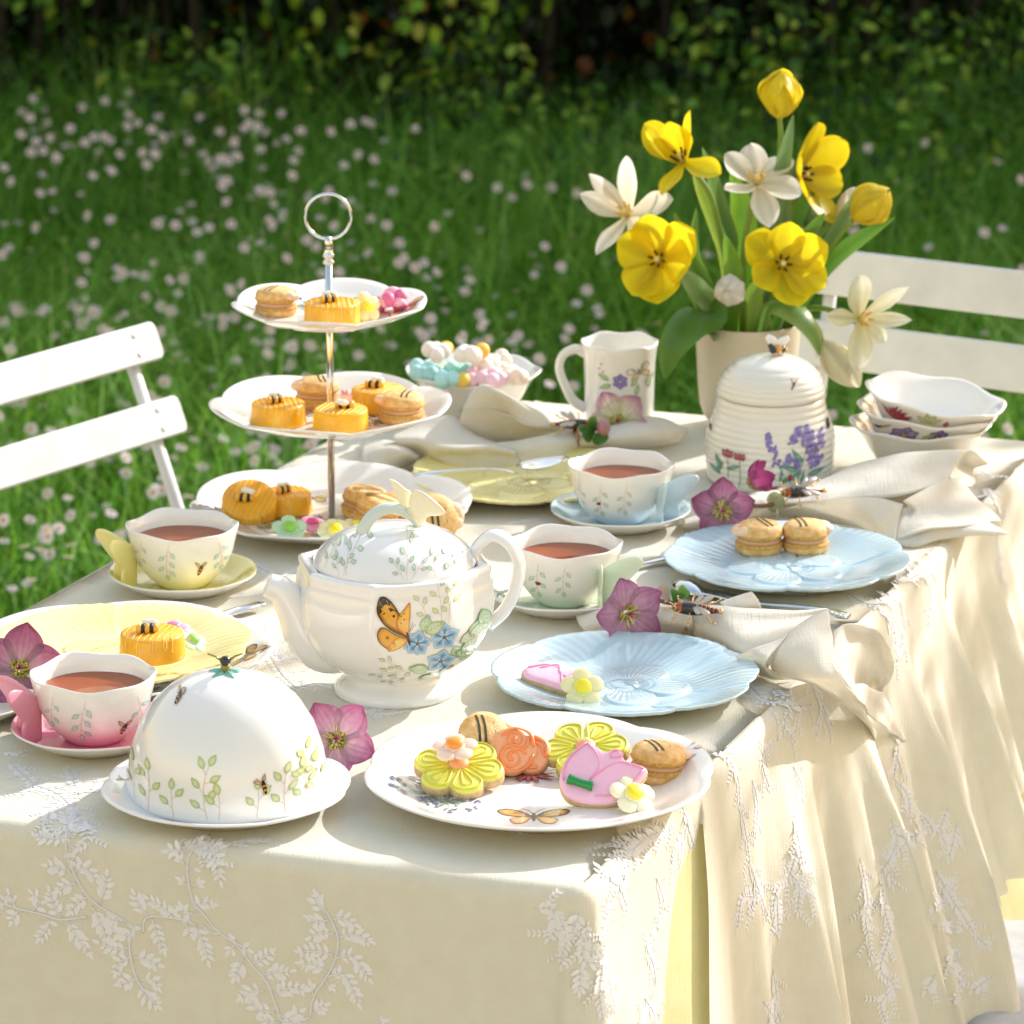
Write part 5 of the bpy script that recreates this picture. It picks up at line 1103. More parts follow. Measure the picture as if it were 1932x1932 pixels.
# ---------------------------------------------------------------- iced biscuits
M_BISC = mat('biscuit', '#dcc092', .85, var=.2, vscale=180, bump=.9, bscale=600, col2='#cba878')
M_YI = mat('lime_icing', '#e2df62', .45, sss=.12, var=.08, vscale=120, bump=.12, bscale=260); M_YI2 = mat('lime_piping', '#d3cd3c', .4, sss=.1, coat=.1)
M_OI = mat('orange_icing', '#f5b083', .5, sss=.12, var=.08, vscale=120, bump=.2, bscale=260); M_OI2 = mat('orange_piping', '#ef9255', .4, sss=.1, coat=.1)
M_PI = mat('pink_icing', '#f5bfd8', .5, sss=.12, var=.06, vscale=120, bump=.12, bscale=260); M_PI2 = mat('pink_piping', '#ee9cc4', .4, sss=.1, coat=.1); M_GI = mat('green_icing', '#128a3f', .35, coat=.2, var=.1)
def biscuit(name, label, outline, loc, rot, mi_, lines, mp, wl=.0009, th=.0085):
    t = thing(name, label, 'biscuit', loc, 0, 'iced biscuits', rot)
    mesh('base', *slab(outline, [(.0008, 0), (0, .001), (0, th-.001), (.001, th)]), M_BISC, t)
    mesh('icing', *slab(outline, [(.0006, th-.0022), (.0002, th-.001), (.0006, th+.0008), (.0020, th+.0022), (.0045, th+.0028), (.010, th+.003), (9, th+.003)]), mi_, t)
    m = MB()
    for l in lines: m.add(tube(crv([(x, y, th+.0029) for x, y in l], 4), lambda q: wl*(.8+.3*sin(q*9)), 7))
    m.build('piping', mp, t); return t, th+.003
def lobes(n, R, a=.25, ph=0, N=120, p=.6): return [(R*(1-a+a*abs(cos(n*(th+ph)/2))**p)*cos(th), R*(1-a+a*abs(cos(n*(th+ph)/2))**p)*sin(th)) for th in [2*pi*k/N for k in range(N)]]
def flines(n, R, ph):
    out = []
    for i in range(n):
        a = 2*pi*i/n+ph
        for w in (.52, .16):
            c = lambda r, b: (r*R*cos(a+b), r*R*sin(a+b))
            out.append([c(.2, -.1), c(.5, -w*.75), c(.78, -w*.8), c(.9, -w*.4), c(.93, 0), c(.9, w*.4), c(.78, w*.8), c(.5, w*.75), c(.2, .1)] if w > .3 else [c(.25, -.05), c(.6, -w), c(.76, -w*.8), c(.8, 0), c(.76, w*.8), c(.6, w), c(.25, .05)])
    return out
def flower_biscuit(label, loc, rot, ph, R=.0375, n=6):
    t, h = biscuit('flower_biscuit', label, lobes(n, R, .30, ph), loc, rot, M_YI, flines(n, R, -ph), M_YI2, .00105)
    MB().add(ball((0, 0, h), (.0085, .0085, .0045), 18, 9)).build('centre', M_OI, t); MB().add(ball((.001, .002, h+.0042), (.003, .0026, .0016), 10, 6)).build('dot', mat('lemon_dot', '#f1e48a', .4), t); return t
flower_biscuit('lime yellow flower biscuit at the left of the nearest plate', P(866, 1462, .014), (R_(17), R_(0), 0), .25)
flower_biscuit('lime yellow flower biscuit behind the pink tulip biscuit', P(1106, 1428, .016), (R_(17), R_(-4), 0), .0, .0365)
def swirl(cx, cy, R, s=1):
    return [[(cx+R*(1-k/13)*cos(k*.95*s), cy+R*(1-k/13)*sin(k*.95*s)) for k in range(13)]]
biscuit('rose_biscuit', 'orange swirled rose biscuit leaning back in the middle of the nearest plate', lobes(3, .021, .16, .4), P(966, 1424, .020), (R_(50), R_(-8), R_(20)), M_OI, swirl(-.004, -.006, .012) + swirl(.005, .008, .010, -1) + [[(-.016, -.006), (-.010, -.017), (.004, -.017), (.014, -.008)], [(.016, -.002), (.017, .010), (.006, .018), (-.006, .015)]], M_OI2, .0017)
biscuit('rose_biscuit', 'smaller orange rose biscuit propped on the right of the first one', lobes(3, .0175, .14, 1.2), P(1003, 1430, .016), (R_(46), R_(6), R_(-12)), M_OI, swirl(0, 0, .011) + [[(-.012, -.008), (-.004, -.014), (.008, -.012)], [(.013, -.002), (.011, .010), (.000, .014)]], M_OI2, .0017)
Zc3 = lambda pts, c, s: [((x-c[0])*s, -(y-c[1])*s*1.22) for x, y in pts]
tc = (1200, 460); ts = .0001715
tout = crv([(*q, 0) for q in Zc3([(1135, 312), (1075, 365), (1035, 430), (1028, 500), (1060, 560), (1120, 585), (1210, 592), (1300, 575), (1370, 520), (1425, 450), (1425, 412), (1330, 385), (1305, 345), (1265, 340), (1225, 352), (1185, 330), (1135, 312)], tc, ts)], 5)[:-1]
t, h = biscuit('tulip_biscuit', 'pink tulip-shaped biscuit with a green icing stem on the nearest plate', [(q.x, q.y) for q in tout], P(1126, 1474, .020), (R_(38), R_(3), R_(-4)), M_PI, [Zc3(l, tc, ts) for l in ([(1140, 322), (1080, 375), (1045, 440), (1045, 500)], [(1140, 322), (1190, 370), (1205, 430), (1170, 490)], [(1170, 490), (1240, 430), (1310, 400), (1415, 420)], [(1415, 425), (1360, 500), (1290, 550), (1200, 560)], [(1255, 385), (1265, 350), (1300, 350), (1310, 372), (1260, 385)])], M_PI2, .0009)
MB().add(tube(crv([(*q, h+.0024) for q in Zc3([(1070, 500), (1110, 510), (1150, 520), (1185, 525)], tc, ts)], 4), lambda q: .0046-.0012*sin(pi*q), 14, .9)).build('icing_stem', M_GI, t)
pt_ = [(-.034, -.008), (-.030, .004), (-.022, .012), (-.010, .014), (0, .010), (.010, .016), (.022, .012), (.030, .002), (.034, -.010), (.024, -.017), (.008, -.019), (-.010, -.017), (-.026, -.016)]
o2 = crv([(*q, 0) for q in pt_+[pt_[0]]], 5)[:-1]
biscuit('tulip_biscuit', 'pink piped biscuit half under the candy flower on the near blue plate', [(q.x, q.y) for q in o2], P(1058, 1292, .009), (R_(14), R_(10), R_(-18)), M_PI, [[(-.030, -.004), (-.016, .008), (-.004, .006), (.004, -.012)], [(.004, -.012), (.008, .006), (.018, .010), (.030, -.004)], [(-.02, .0), (-.008, .012), (-.002, .0)], [(.0, .0), (.012, -.006), (.026, -.010)]], M_PI2, .0010)
tag(MB().add(ball((0, 0, .004), (.006, .0045, .004), 12, 8)).build('sugar_almond', mat('sugar_white', '#f1ece4', .5), loc=P(986, 1428, .02) if False else P(955, 1436, .010)), 'small white sugared almond between the biscuits on the nearest plate', 'candy')
# ---------------------------------------------------------------- flowers
def petalsheet(L, Wd, phi0, phi1, cup=.35, tip=.5, nu=10, nv=7, twist=0, wave=0, seed=0, thick=.0):
    """a petal growing from the origin up +Z and out +X; phi = angle away from the axis at foot and tip"""
    v = []; f = []; x = z = 0; c = []
    for i in range(nu+1):
        u = 1-(1-i/nu)**1.5; a = phi0 + (phi1-phi0)*u; du = u-(1-(1-(i-1)/nu)**1.5) if i else 0
        x += L*du*sin(a); z += L*du*cos(a)
        w = Wd*.5*(.30+.70*sst(-.05, .55, u))*(max(0, 1-max(0, (u-.5+tip*.25)/(.5+tip*.25))**(2.6-tip))**(.5+max(0, tip)*1.2) if u < .999 else .06)
        for j in range(nv+1):
            s = 2*j/nv-1; y = w*s; d = cup*w*(s*s) ; n = Vector((-cos(a), 0, sin(a)))
            p = Vector((x, y, z)) + n*d*1.0 + Vector((0, 0, wave*sin(u*7+s*5+seed)*u*abs(s)))
            if twist: p = Matrix.Rotation(twist*u, 3, 'X') @ p
            v.append(p); c.append((u, abs(s)))
    for i in range(nu):
        for j in range(nv): a = i*(nv+1)+j; f.append((a, a+1, a+nv+2, a+nv+1))
    return v, f, c
M_PET = mat('tulip_petal', (.8, .8, .8), .42, attr=True, trans=.5, spec=.35, bump=.15, bscale=120, var=.07, vscale=120)
M_HEL = mat('hellebore_petal', (.8, .8, .8), .5, attr=True, trans=.3, spec=.3, bump=.25, bscale=200, var=.22, vscale=160)
M_LEAF = mat('tulip_leaf', (.1, .2, .05), .38, attr=True, trans=.3, spec=.5, var=.15, vscale=40, bump=.2, bscale=90)
M_STEM = mat('tulip_stem', '#7c9a3c', .45, var=.15, trans=.1)
def tulip(label, pos, axis, roll, specs, c0, c1, kind='open', centre=True, stem=None, stemr=.0028, ccol='#2a1a12'):
    t = thing('tulip', label, 'flower', pos, 0, 'tulips in the vase'); B = basis(axis, (0, 0, 1))
    for k, (ang, L, Wd, p0, p1, cup, tip) in enumerate(specs):
        v, f, c = petalsheet(L, Wd, R_(p0), R_(p1), cup, tip, 10, 7, wave=.0012, seed=k)
        M = B @ Matrix.Rotation(R_(ang+roll), 4, 'Z') @ Matrix.Translation((.0025, 0, 0))
        mesh('petal', [M @ q for q in v], f, M_PET, t, cols=[tuple(q*(.90+.10*cos(s*14+k))*(1-.12*max(0, .5-s)*2*(1-u)) for q in lerp(lin(c0), lin(c1), min(1, .15+.85*u+.1*s))) for u, s in c])
    if centre:
        m = MB(); m.add(tube([(0, 0, 0), (0, 0, .006), (0, 0, .012)], [.0022, .0020, .0030], 8), mi=0)
        for i in range(6): a = i*pi/3+.3; m.add(tube([(.002*cos(a), .002*sin(a), .002), (.006*cos(a), .006*sin(a), .008)], .0006, 5), mi=0); m.add(tube([(.0055*cos(a), .0055*sin(a), .007), (.0085*cos(a), .0085*sin(a), .0135)], .0013, 6), mi=1)
        mm = m.build('stamens', [mat('pistil', '#e7d58a', .5), mat('anther_'+ccol.strip('#'), ccol, .7)], t); mm.data.transform(B)
    if stem:
        mesh('stem', *tube(crv([Vector((0, 0, 0))] + [q-pos for q in stem], 8), lambda q: stemr*(1+.2*q), 8), M_STEM, t)
    return t
VT = VL + Vector((0, 0, .112))
def vin(dx, dy=0, dz=-.03): return VT + Vector((dx, dy, dz))
Zf = lambda x, y, Y: PY(966+x*.4167, 80.5+y*.4167, Y)       # read in the enlarged upper right
YV = VT.y
YE, YE2, WH = '#f8e62c', '#f9e834', '#f7f4ee'
def six(L, W, p0, p1, cup=.35, tip=.5, j=8, seed=0):
    r = random.Random(seed); return [(60*i+r.uniform(-j, j), L*r.uniform(.92, 1.05)*(1 if i % 2 else .97), W*r.uniform(.92, 1.06), p0+r.uniform(-4, 4)+(5 if i % 2 else 0), p1+r.uniform(-8, 8), cup, tip) for i in range(6)]
D = Zf(1210, 342, YV-.01)
tulip('closed yellow tulip standing highest in the vase', D, (.03, -.05, 1), 10, six(.068, .046, 78, -66, .42, .0, 5, 1), YE, YE2, centre=False, stem=[Zf(1215, 450, YV-.005), Zf(1190, 700, YV), Zf(1130, 1100, YV), vin(-.005)])
D = Zf(1545, 800, YV-.03)
tulip('closed yellow tulip leaning far right', D, (.80, -.25, .72), 0, six(.064, .044, 78, -66, .42, .0, 5, 2), '#ecd93c', '#f5e03a', centre=False, stem=[Zf(1480, 880, YV-.02), Zf(1400, 1000, YV-.01), Zf(1280, 1200, YV), vin(.03)])
D = Zf(665, 985, YV-.06)
tulip('wide open yellow tulip facing the camera, left of the vase', D, (-.22, -.9, .30), 20, six(.059, .046, 86, 24, .38, -.05, 15, 3), '#e8c814', YE, stem=[Zf(760, 960, YV-.02), Zf(900, 1120, YV-.01), vin(-.02)])
D = Zf(1218, 1005, YV-.055)
tulip('wide open yellow tulip facing the camera, above the vase rim', D, (.16, -.9, .34), 0, six(.055, .042, 86, 38, .38, -.05, 14, 4), '#e3c410', YE, stem=[Zf(1205, 1040, YV-.02), Zf(1160, 1180, YV), vin(.01)])
D = Zf(775, 540, YV-.015)
tulip('yellow tulip with spread petals at the upper left', D, (-.35, -.30, .62), 0, [(85, .058, .036, 70, 10, .3, 0), (20, .050, .040, 60, -20, .4, 0), (140, .060, .042, 50, -12, .4, 0), (200, .056, .026, 85, 80, .2, .3), (270, .052, .030, 100, 95, .25, .2), (330, .06, .026, 40, 25, .25, .2)], '#e4c818', YE, stem=[Zf(830, 590, YV-.01), Zf(900, 700, YV-.01), Zf(950, 900, YV), Zf(1000, 1150, YV), vin(-.015)])
D = Zf(1300, 600, YV+.035)
tulip('yellow tulip half hidden behind the others on the right', D, (.65, -.45, .2), 0, [(0, .062, .044, 72, 40, .3, 0), (60, .056, .042, 70, 40, .3, 0), (120, .056, .04, 70, 40, .3, 0), (180, .062, .044, 75, 50, .3, 0), (240, .05, .04, 75, 40, .3, 0), (300, .062, .046, 70, 30, .3, 0)], '#d9bd14', '#ecd420', stem=[Zf(1280, 700, YV+.03), Zf(1230, 950, YV+.02), vin(.01, .01)])
D = Zf(1110, 640, YV-.035)
tulip('white tulip with petals spread flat like a star, centre top', D, (-.08, -.42, .9), 0, [(15, .052, .033, 88, 62, .2, .1), (60, .045, .030, 75, 45, .25, .1), (145, .050, .026, 80, 55, .2, .2), (200, .060, .030, 96, 104, .2, .1), (262, .045, .040, 98, 100, .25, .1), (335, .062, .032, 95, 98, .2, .1)], '#f0e0b8', WH, stem=[Zf(1090, 720, YV-.03), Zf(1055, 900, YV-.02), Zf(1045, 1100, YV-.01), vin(-.005)], ccol='#d9b23a')
D = Zf(530, 780, YV+.0)
tulip('white tulip with long loose petals at the far left', D, (-.45, -.45, .5), 0, [(100, .056, .026, 60, 20, .3, .2), (60, .064, .020, 45, 5, .3, .3), (10, .060, .028, 60, 55, .25, .2), (175, .056, .026, 80, 75, .2, .2), (235, .060, .032, 100, 110, .25, .1), (300, .052, .032, 90, 92, .25, .1)], '#efdfb4', WH, stem=[Zf(560, 850, YV+.01), Zf(760, 1050, YV), vin(-.03)], ccol='#d9b23a')
D = Zf(1005, 1135, YV-.075)
tulip('small closed white tulip bud pointing at the camera', D, (-.25, -.9, .35), 0, six(.048, .032, 80, -70, .45, .0, 5, 8), '#efe9da', '#f6f3ea', centre=False, stem=[Zf(1040, 1180, YV-.03), vin(-.005)])
D = Zf(1575, 1250, YV-.07)
tulip('white tulip with ragged open petals hanging at the right of the vase', D, (.45, -.75, .15), 0, [(15, .052, .034, 80, 55, .3, .1), (80, .060, .020, 80, 62, .3, .3), (170, .052, .034, 85, 95, .25, .1), (228, .04, .022, 90, 95, .3, .2), (262, .058, .017, 85, 75, .3, .3), (300, .060, .018, 80, 60, .3, .3)], '#eadf9a', '#f1f2e4', stem=[Zf(1480, 1220, YV-.05), Zf(1350, 1205, YV-.02), vin(.045, -.01, -.005)], ccol='#e0a52a')
D = Zf(1405, 1355, YV-.06)
tulip('closed cream tulip bud drooping beside the honey jar', D, (.62, -.25, -.72), 0, six(.070, .036, 60, -54, .45, .2, 5, 9), '#efeccb', '#f3edd6', centre=False, stem=[Zf(1380, 1290, YV-.05), Zf(1300, 1200, YV-.03), vin(.04, -.01, -.005)])
D = Zf(1470, 800, YV+.02)
tulip('white tulip bud mostly hidden behind the right yellow bud', D, (.75, .1, .45), 0, six(.056, .036, 70, -50, .4, .1, 5, 12), '#efe6cf', '#f1ece0', centre=False, stem=[Zf(1380, 880, YV+.02), Zf(1280, 1050, YV+.01), vin(.02, .01)])
def leafstrip(label, pts, W, c0='#5f8a2e', c1='#86a84c', face=(0, -1, .3), fold=.25, tipw=.0):
    pts = crv(pts, 7); n = len(pts); v = []; f = []; c = []; fc = Vector(face).normalized()
    for i, p in enumerate(pts):
        t = (pts[min(i+1, n-1)]-pts[max(0, i-1)]).normalized(); s = t.cross(fc).normalized(); nn = s.cross(t); u = i/(n-1); w = W*.5*(sin(pi*(.12+.88*u))**.75 if u < 1 else 0)
        for j in range(7):
            q = 2*j/6-1; v.append(p + s*w*q + nn*(-fold*w*(q*q-.5))); c.append(lerp(lin(c0), lin(c1), abs(q)*.6+.4*u))
    for i in range(n-1):
        for j in range(6): a = i*7+j; f.append((a, a+1, a+8, a+7))
    base = pts[0]
    o = mesh('tulip_leaf', [q-base for q in v], f, M_LEAF, loc=base, cols=c); return tag(o, label, 'leaf', 'tulip leaves in the vase')
L_ = leafstrip
L_('broad green tulip leaf arching down over the left side of the vase', [vin(-.045, -.02, -.01), Zf(900, 1235, YV-.05), Zf(800, 1270, YV-.07), Zf(720, 1380, YV-.08), Zf(690, 1525, YV-.085)], .050, '#3f6a1e', '#5c8a2c', (-.5, -.7, .6))
L_('green tulip leaf bending over the right rim of the vase to the drooping bud', [vin(.0, -.03, -.01), Zf(1180, 1200, YV-.05), Zf(1290, 1230, YV-.07), Zf(1370, 1320, YV-.075), Zf(1395, 1420, YV-.075)], .030, '#5f8a34', '#9ab870', (.3, -.6, .8))
L_('narrow upright leaf beside the highest tulip', [vin(.005, 0), Zf(1170, 1000, YV-.01), Zf(1190, 750, YV-.01), Zf(1240, 500, YV-.01), Zf(1275, 320, YV-.01)], .022, '#5a8048', '#7f9f68', (.4, -1, .1))
L_('broad upright leaf in the centre behind the white star tulip', [vin(-.01, .01), Zf(1060, 1050, YV+.01), Zf(1050, 850, YV+.02), Zf(1030, 700, YV+.03), Zf(990, 570, YV+.03)], .030, '#4f8a22', '#8fb33c', (-.3, -1, .1))
L_('grey-green leaf behind the right open yellow tulip', [vin(.01, .01), Zf(1200, 900, YV+.01), Zf(1215, 720, YV+.01), Zf(1260, 620, YV+.02), Zf(1325, 540, YV+.02)], .028, '#5c7f50', '#86a07a', (.2, -1, .1))
L_('leaf rising to the left from behind the upper left tulip', [vin(-.02, .01), Zf(990, 950, YV+.02), Zf(950, 780, YV+.02), Zf(910, 620, YV+.02), Zf(860, 470, YV+.02)], .020, '#4a7434', '#7f9f5c', (-.5, -1, .1))
L_('long leaf rising to the right under the leaning yellow bud', [vin(.03, -.01), Zf(1330, 1130, YV-.02), Zf(1450, 980, YV-.02), Zf(1600, 870, YV-.03), Zf(1738, 788, YV-.035)], .020, '#3f7a24', '#6f9a3c', (.2, -.9, .5))
L_('thin leaf crossing in front of the hidden white bud', [vin(.03, 0), Zf(1400, 980, YV), Zf(1470, 850, YV), Zf(1530, 740, YV), Zf(1565, 645, YV)], .016, '#5a7f42', '#8ba86c', (.6, -1, .2))
L_('pointed leaf right of the right open yellow tulip', [vin(.02, 0), Zf(1300, 980, YV-.01), Zf(1345, 880, YV-.02), Zf(1380, 820, YV-.02), Zf(1418, 768, YV-.02)], .017, '#4a7a26', '#6f9a3c', (.2, -1, .1))
L_('leaf stretching from the vase to the left open yellow tulip', [vin(-.03, -.01), Zf(900, 1180, YV-.02), Zf(860, 1080, YV-.03), Zf(820, 950, YV-.03), Zf(835, 745, YV-.02)], .020, '#4a8022', '#7da83c', (-.3, -1, .1))
L_('light green leaf low at the left under the open yellow tulip', [vin(-.03, -.02), Zf(900, 1200, YV-.03), Zf(850, 1130, YV-.04), Zf(800, 1070, YV-.04), Zf(760, 1030, YV-.04)], .024, '#6f9a4c', '#a9c48a', (-.3, -1, .3))
L_('small bright leaf tip standing in the middle of the bunch', [vin(-.02, -.01), Zf(1000, 1150, YV-.02), Zf(1005, 1040, YV-.03), Zf(985, 950, YV-.03), Zf(962, 865, YV-.03)], .020, '#5f9a28', '#8fb848', (0, -1, .1))
L_('yellow green leaf between the upper left tulip and the star tulip', [vin(-.015, .015), Zf(970, 1000, YV+.03), Zf(930, 850, YV+.03), Zf(850, 650, YV+.03), Zf(820, 520, YV+.03)], .016, '#6a9030', '#a5b850', (-.2, -1, .1))
L_('dark leaf behind the vase bunch on the right', [vin(.015, .02), Zf(1230, 1000, YV+.03), Zf(1270, 800, YV+.03), Zf(1320, 720, YV+.03), Zf(1370, 680, YV+.03)], .026, '#3a6a20', '#5a8030', (.1, -1, .2))
L_('small pointed leaf above the left open yellow tulip', [Zf(900, 1100, YV+.01), Zf(820, 980, YV+.0), Zf(770, 900, YV-.0), Zf(755, 830, YV), Zf(735, 765, YV)], .012, '#5f8a30', '#8fb050', (0, -1, .1))
L_('short leaf inside the mouth of the vase at the centre', [vin(.0, -.03), Zf(1100, 1200, YV-.04), Zf(1095, 1140, YV-.04), Zf(1130, 1080, YV-.04), Zf(1150, 1040, YV-.04)], .018, '#6f9f34', '#9fc050', (0, -1, .2))

def hellebore(label, pos, axis, roll, R=.029, ce='#a8447e', cm='#cf8db4', cc='#d9b8c4', stamen='#a3a22c', long_=True, cup=(84, 62), extra=None, up=(0, 0, 1)):
    t = thing('hellebore', label, 'flower', pos, 0, 'hellebore blooms'); B = basis(axis, up)
    for k in range(5):
        v, f, c = petalsheet(R*1.14, R*1.06, R_(cup[0]+RND.uniform(-4, 4)), R_(cup[1]+RND.uniform(-8, 8)), .26, .30, 12, 14, wave=.003, seed=k)
        M = B @ Matrix.Rotation(R_(72*k+roll+RND.uniform(-4, 4)), 4, 'Z') @ Matrix.Translation((.002, 0, .0004*(k % 2)))
        cols = []
        for (u, s) in c:
            x = lerp(lin(cc), lin(cm), min(1, u*2)) if u < .5 else lerp(lin(cm), lin(ce), min(1, (u-.5)*1.8 + .25*s)); vn = .74+.30*abs(sin(s*13+k*.7)); cols.append(tuple(q*vn for q in x))
        mesh('petal', [M @ q for q in v], f, M_HEL, t, cols=cols)
    m = MB(); r = random.Random(int(pos.x*9999))
    for i in range(22):
        a = r.uniform(0, 6.3); rr = r.uniform(.006, .0085); m.add(tube([(.003*cos(a), .003*sin(a), .0), (rr*.8*cos(a), rr*.8*sin(a), .003), (rr*cos(a), rr*sin(a), .006)], [.0007, .0014, .0012], 6), mi=0)
    for i in range(24):
        a = r.uniform(0, 6.3); rr = r.uniform(.003, .011 if long_ else .007); h = r.uniform(.008, .013); m.add(tube([(0, 0, .002), (rr*.5*cos(a), rr*.5*sin(a), h*.6), (rr*cos(a), rr*sin(a), h)], .00035, 4), mi=1); m.add(ball((rr*cos(a), rr*sin(a), h), .0009, 6, 5), mi=2)
    for i in range(4): a = i*1.6; m.add(tube([(0, 0, .002), (.001*cos(a), .001*sin(a), .010), (.0025*cos(a), .0025*sin(a), .014)], .0007, 5), mi=3)
    mm = m.build('stamens', [mat('nectary', stamen, .4, coat=.3, var=.2), mat('filament', '#ead9b0', .5), mat('anther', '#c9c04a', .7), mat('pistil_red', '#b04a6a', .5)], t); mm.data.transform(B)
    return t
hellebore('pink hellebore bloom lying between cake dome and teapot foot', P(634, 1398, .024), (.05, -.85, .5), 100, .0305, '#b4608e', '#d098b6', '#e6ccd2')
hellebore('purple hellebore bloom cut by the left border above the pink cup', P(36, 1262, .036), (.15, -.9, .42), 60, .034, '#9a4a76', '#b4789a', '#cfb0ba', long_=False)
hellebore('mauve hellebore bloom in the nearer napkin bundle, over the near blue plate', P(1180, 1156, .034), (.42, -.88, .1), 85, .031, '#a4608e', '#c998b8', '#d3a8bc')
hellebore('mauve hellebore bloom in front of the honey jar', P(1362, 963, .032), (.05, -.98, .2), 70, .0285, '#8f4c78', '#b07a9c', '#b59aa8', long_=True)
hellebore('second mauve hellebore seen from the side, against the honey jar', P(1412, 915, .046), (.75, -.1, .5), 20, .025, '#9a3a72', '#b0558c', '#b57a9a', cup=(60, 5))
hellebore('pale green and pink hellebore bloom in front of the mug', P(1164, 796, .028), (.05, -.92, .38), 30, .030, '#c070a4', '#e8dcc8', '#dfe0a8', '#b5b82c', long_=False)

# ---------------------------------------------------------------- napkins, bee rings, cutlery
Z5b = lambda x, y: (1086.8+x*.3333, 1006.3+y*.3333)
Z4 = lambda x, y: (966+x*.5, 563.5+y*.5)
Z7 = lambda x, y: (724.5+x*.3125, 684.25+y*.3125)
def E(px, py, out=.012):                  # point just outside the hanging right side of the cloth
    o = Vector((0, 0, HC)); d = ray(px, py); n = Vector((RN.x, RN.y, 0)); q = Vector((C0.x, C0.y, 0)) + n*out
    t = (q-o).dot(n)/d.dot(n); r = o + d*t; return Vector((r.x, r.y, r.z+TZ))
def grid(Z, rows): return [[P(*Z(x, y), h) for x, y, h in r] for r in rows]
def join_sheets(name, sheets, m, parent, base):
    mb = MB()
    for g, su, sv in sheets:
        v, f = sheet([[q-base for q in r] for r in g], su, sv, .0022, 26, 1); mb.add((v, f))
    o = mb.build(name, m, parent); s = o.modifiers.new('thickness', 'SOLIDIFY'); s.thickness = .0011; s.offset = 0; return o
nb = P(*Z5b(660, 520), 0)
n1 = thing('napkin', 'ivory linen napkin in a bee ring hanging over the table edge', 'napkin', nb, 0, 'ivory linen napkins')
A_ = grid(Z5b, [[(560, 440, .004), (760, 440, .004), (980, 450, .004), (1200, 470, .004), (1410, 500, .004)],
 [(600, 420, .026), (790, 405, .034), (1000, 425, .036), (1220, 438, .036), (1415, 425, .036)],
 [(640, 470, .026), (800, 480, .032), (980, 500, .033), (1180, 500, .033), (1350, 470, .034)],
 [(650, 530, .018), (790, 580, .020), (940, 640, .024), (1080, 620, .030), (1200, 575, .034)],
 [(655, 590, .003), (790, 660, .003), (920, 740, .003), (1050, 790, .003), (1082, 740, .018)]])
front = grid(Z5b, [[(900, 690, .022), (1000, 650, .030), (1120, 610, .033), (1200, 575, .035)], [(950, 740, .012), (1030, 720, .022), (1075, 710, .026), (1092, 700, .026)], [(1000, 790, .003), (1060, 800, .004), (1085, 790, .010), (1086, 760, .016)], [(1100, 822, .003), (1130, 826, .003), (1170, 826, .003), (1230, 820, .003)]])
B_ = grid(Z5b, [[(1200, 575, .034), (1270, 520, .040), (1340, 470, .044), (1430, 430, .044)], [(1120, 690, .024), (1210, 660, .034), (1340, 610, .042), (1452, 590, .042)], [(1120, 790, .006), (1230, 800, .016), (1370, 790, .028), (1468, 740, .034)]])
B_ += [[E(*Z5b(1330, 850), .006), E(*Z5b(1390, 860), .02), E(*Z5b(1460, 860), .035), E(*Z5b(1530, 850), .045)], [E(*Z5b(1500, 950), .014), E(*Z5b(1520, 960), .03), E(*Z5b(1560, 960), .035), E(*Z5b(1620, 970), .035)], [E(*Z5b(1640, 1080), .014), E(*Z5b(1650, 1080), .025), E(*Z5b(1665, 1085), .03), E(*Z5b(1680, 1080), .03)], [E(*Z5b(1690, 1170), .014), E(*Z5b(1694, 1174), .02), E(*Z5b(1698, 1174), .022), E(*Z5b(1705, 1160), .022)]]
C_ = [[P(*Z5b(1455, 560), .040), P(*Z5b(1520, 520), .044), E(*Z5b(1620, 525), .030), E(*Z5b(1700, 545), .030), E(*Z5b(1750, 610), .032), E(*Z5b(1790, 730), .034), E(*Z5b(1780, 830), .032), E(*Z5b(1725, 895), .030)],
 [P(*Z5b(1458, 700), .030), P(*Z5b(1530, 600), .030), E(*Z5b(1610, 590), .022), E(*Z5b(1670, 610), .022), E(*Z5b(1715, 660), .024), E(*Z5b(1740, 750), .026), E(*Z5b(1740, 820), .026), E(*Z5b(1710, 895), .024)],
 [E(*Z5b(1480, 780), .03), E(*Z5b(1540, 740), .024), E(*Z5b(1590, 720), .022), E(*Z5b(1640, 730), .022), E(*Z5b(1680, 760), .022), E(*Z5b(1700, 810), .022), E(*Z5b(1705, 860), .022), E(*Z5b(1700, 900), .022)],
 [E(*Z5b(1545, 880), .035), E(*Z5b(1580, 885), .016), E(*Z5b(1610, 885), .012), E(*Z5b(1640, 888), .012), E(*Z5b(1665, 890), .012), E(*Z5b(1680, 893), .014), E(*Z5b(1690, 897), .016), E(*Z5b(1700, 903), .018)]]
T_ = [[E(*Z5b(1530, 850), .042), E(*Z5b(1600, 850), .034), E(*Z5b(1700, 890), .030), E(*Z5b(1735, 910), .03)], [E(*Z5b(1620, 980), .036), E(*Z5b(1670, 970), .030), E(*Z5b(1740, 970), .030), E(*Z5b(1765, 975), .028)], [E(*Z5b(1700, 1060), .03), E(*Z5b(1740, 1050), .028), E(*Z5b(1790, 1050), .028), E(*Z5b(1815, 1060), .026)], [E(*Z5b(1790, 1125), .026), E(*Z5b(1815, 1120), .026), E(*Z5b(1835, 1120), .026), E(*Z5b(1845, 1125), .024)], [E(*Z5b(1855, 1172), .024), E(*Z5b(1860, 1174), .024), E(*Z5b(1864, 1170), .024), E(*Z5b(1868, 1164), .022)]]
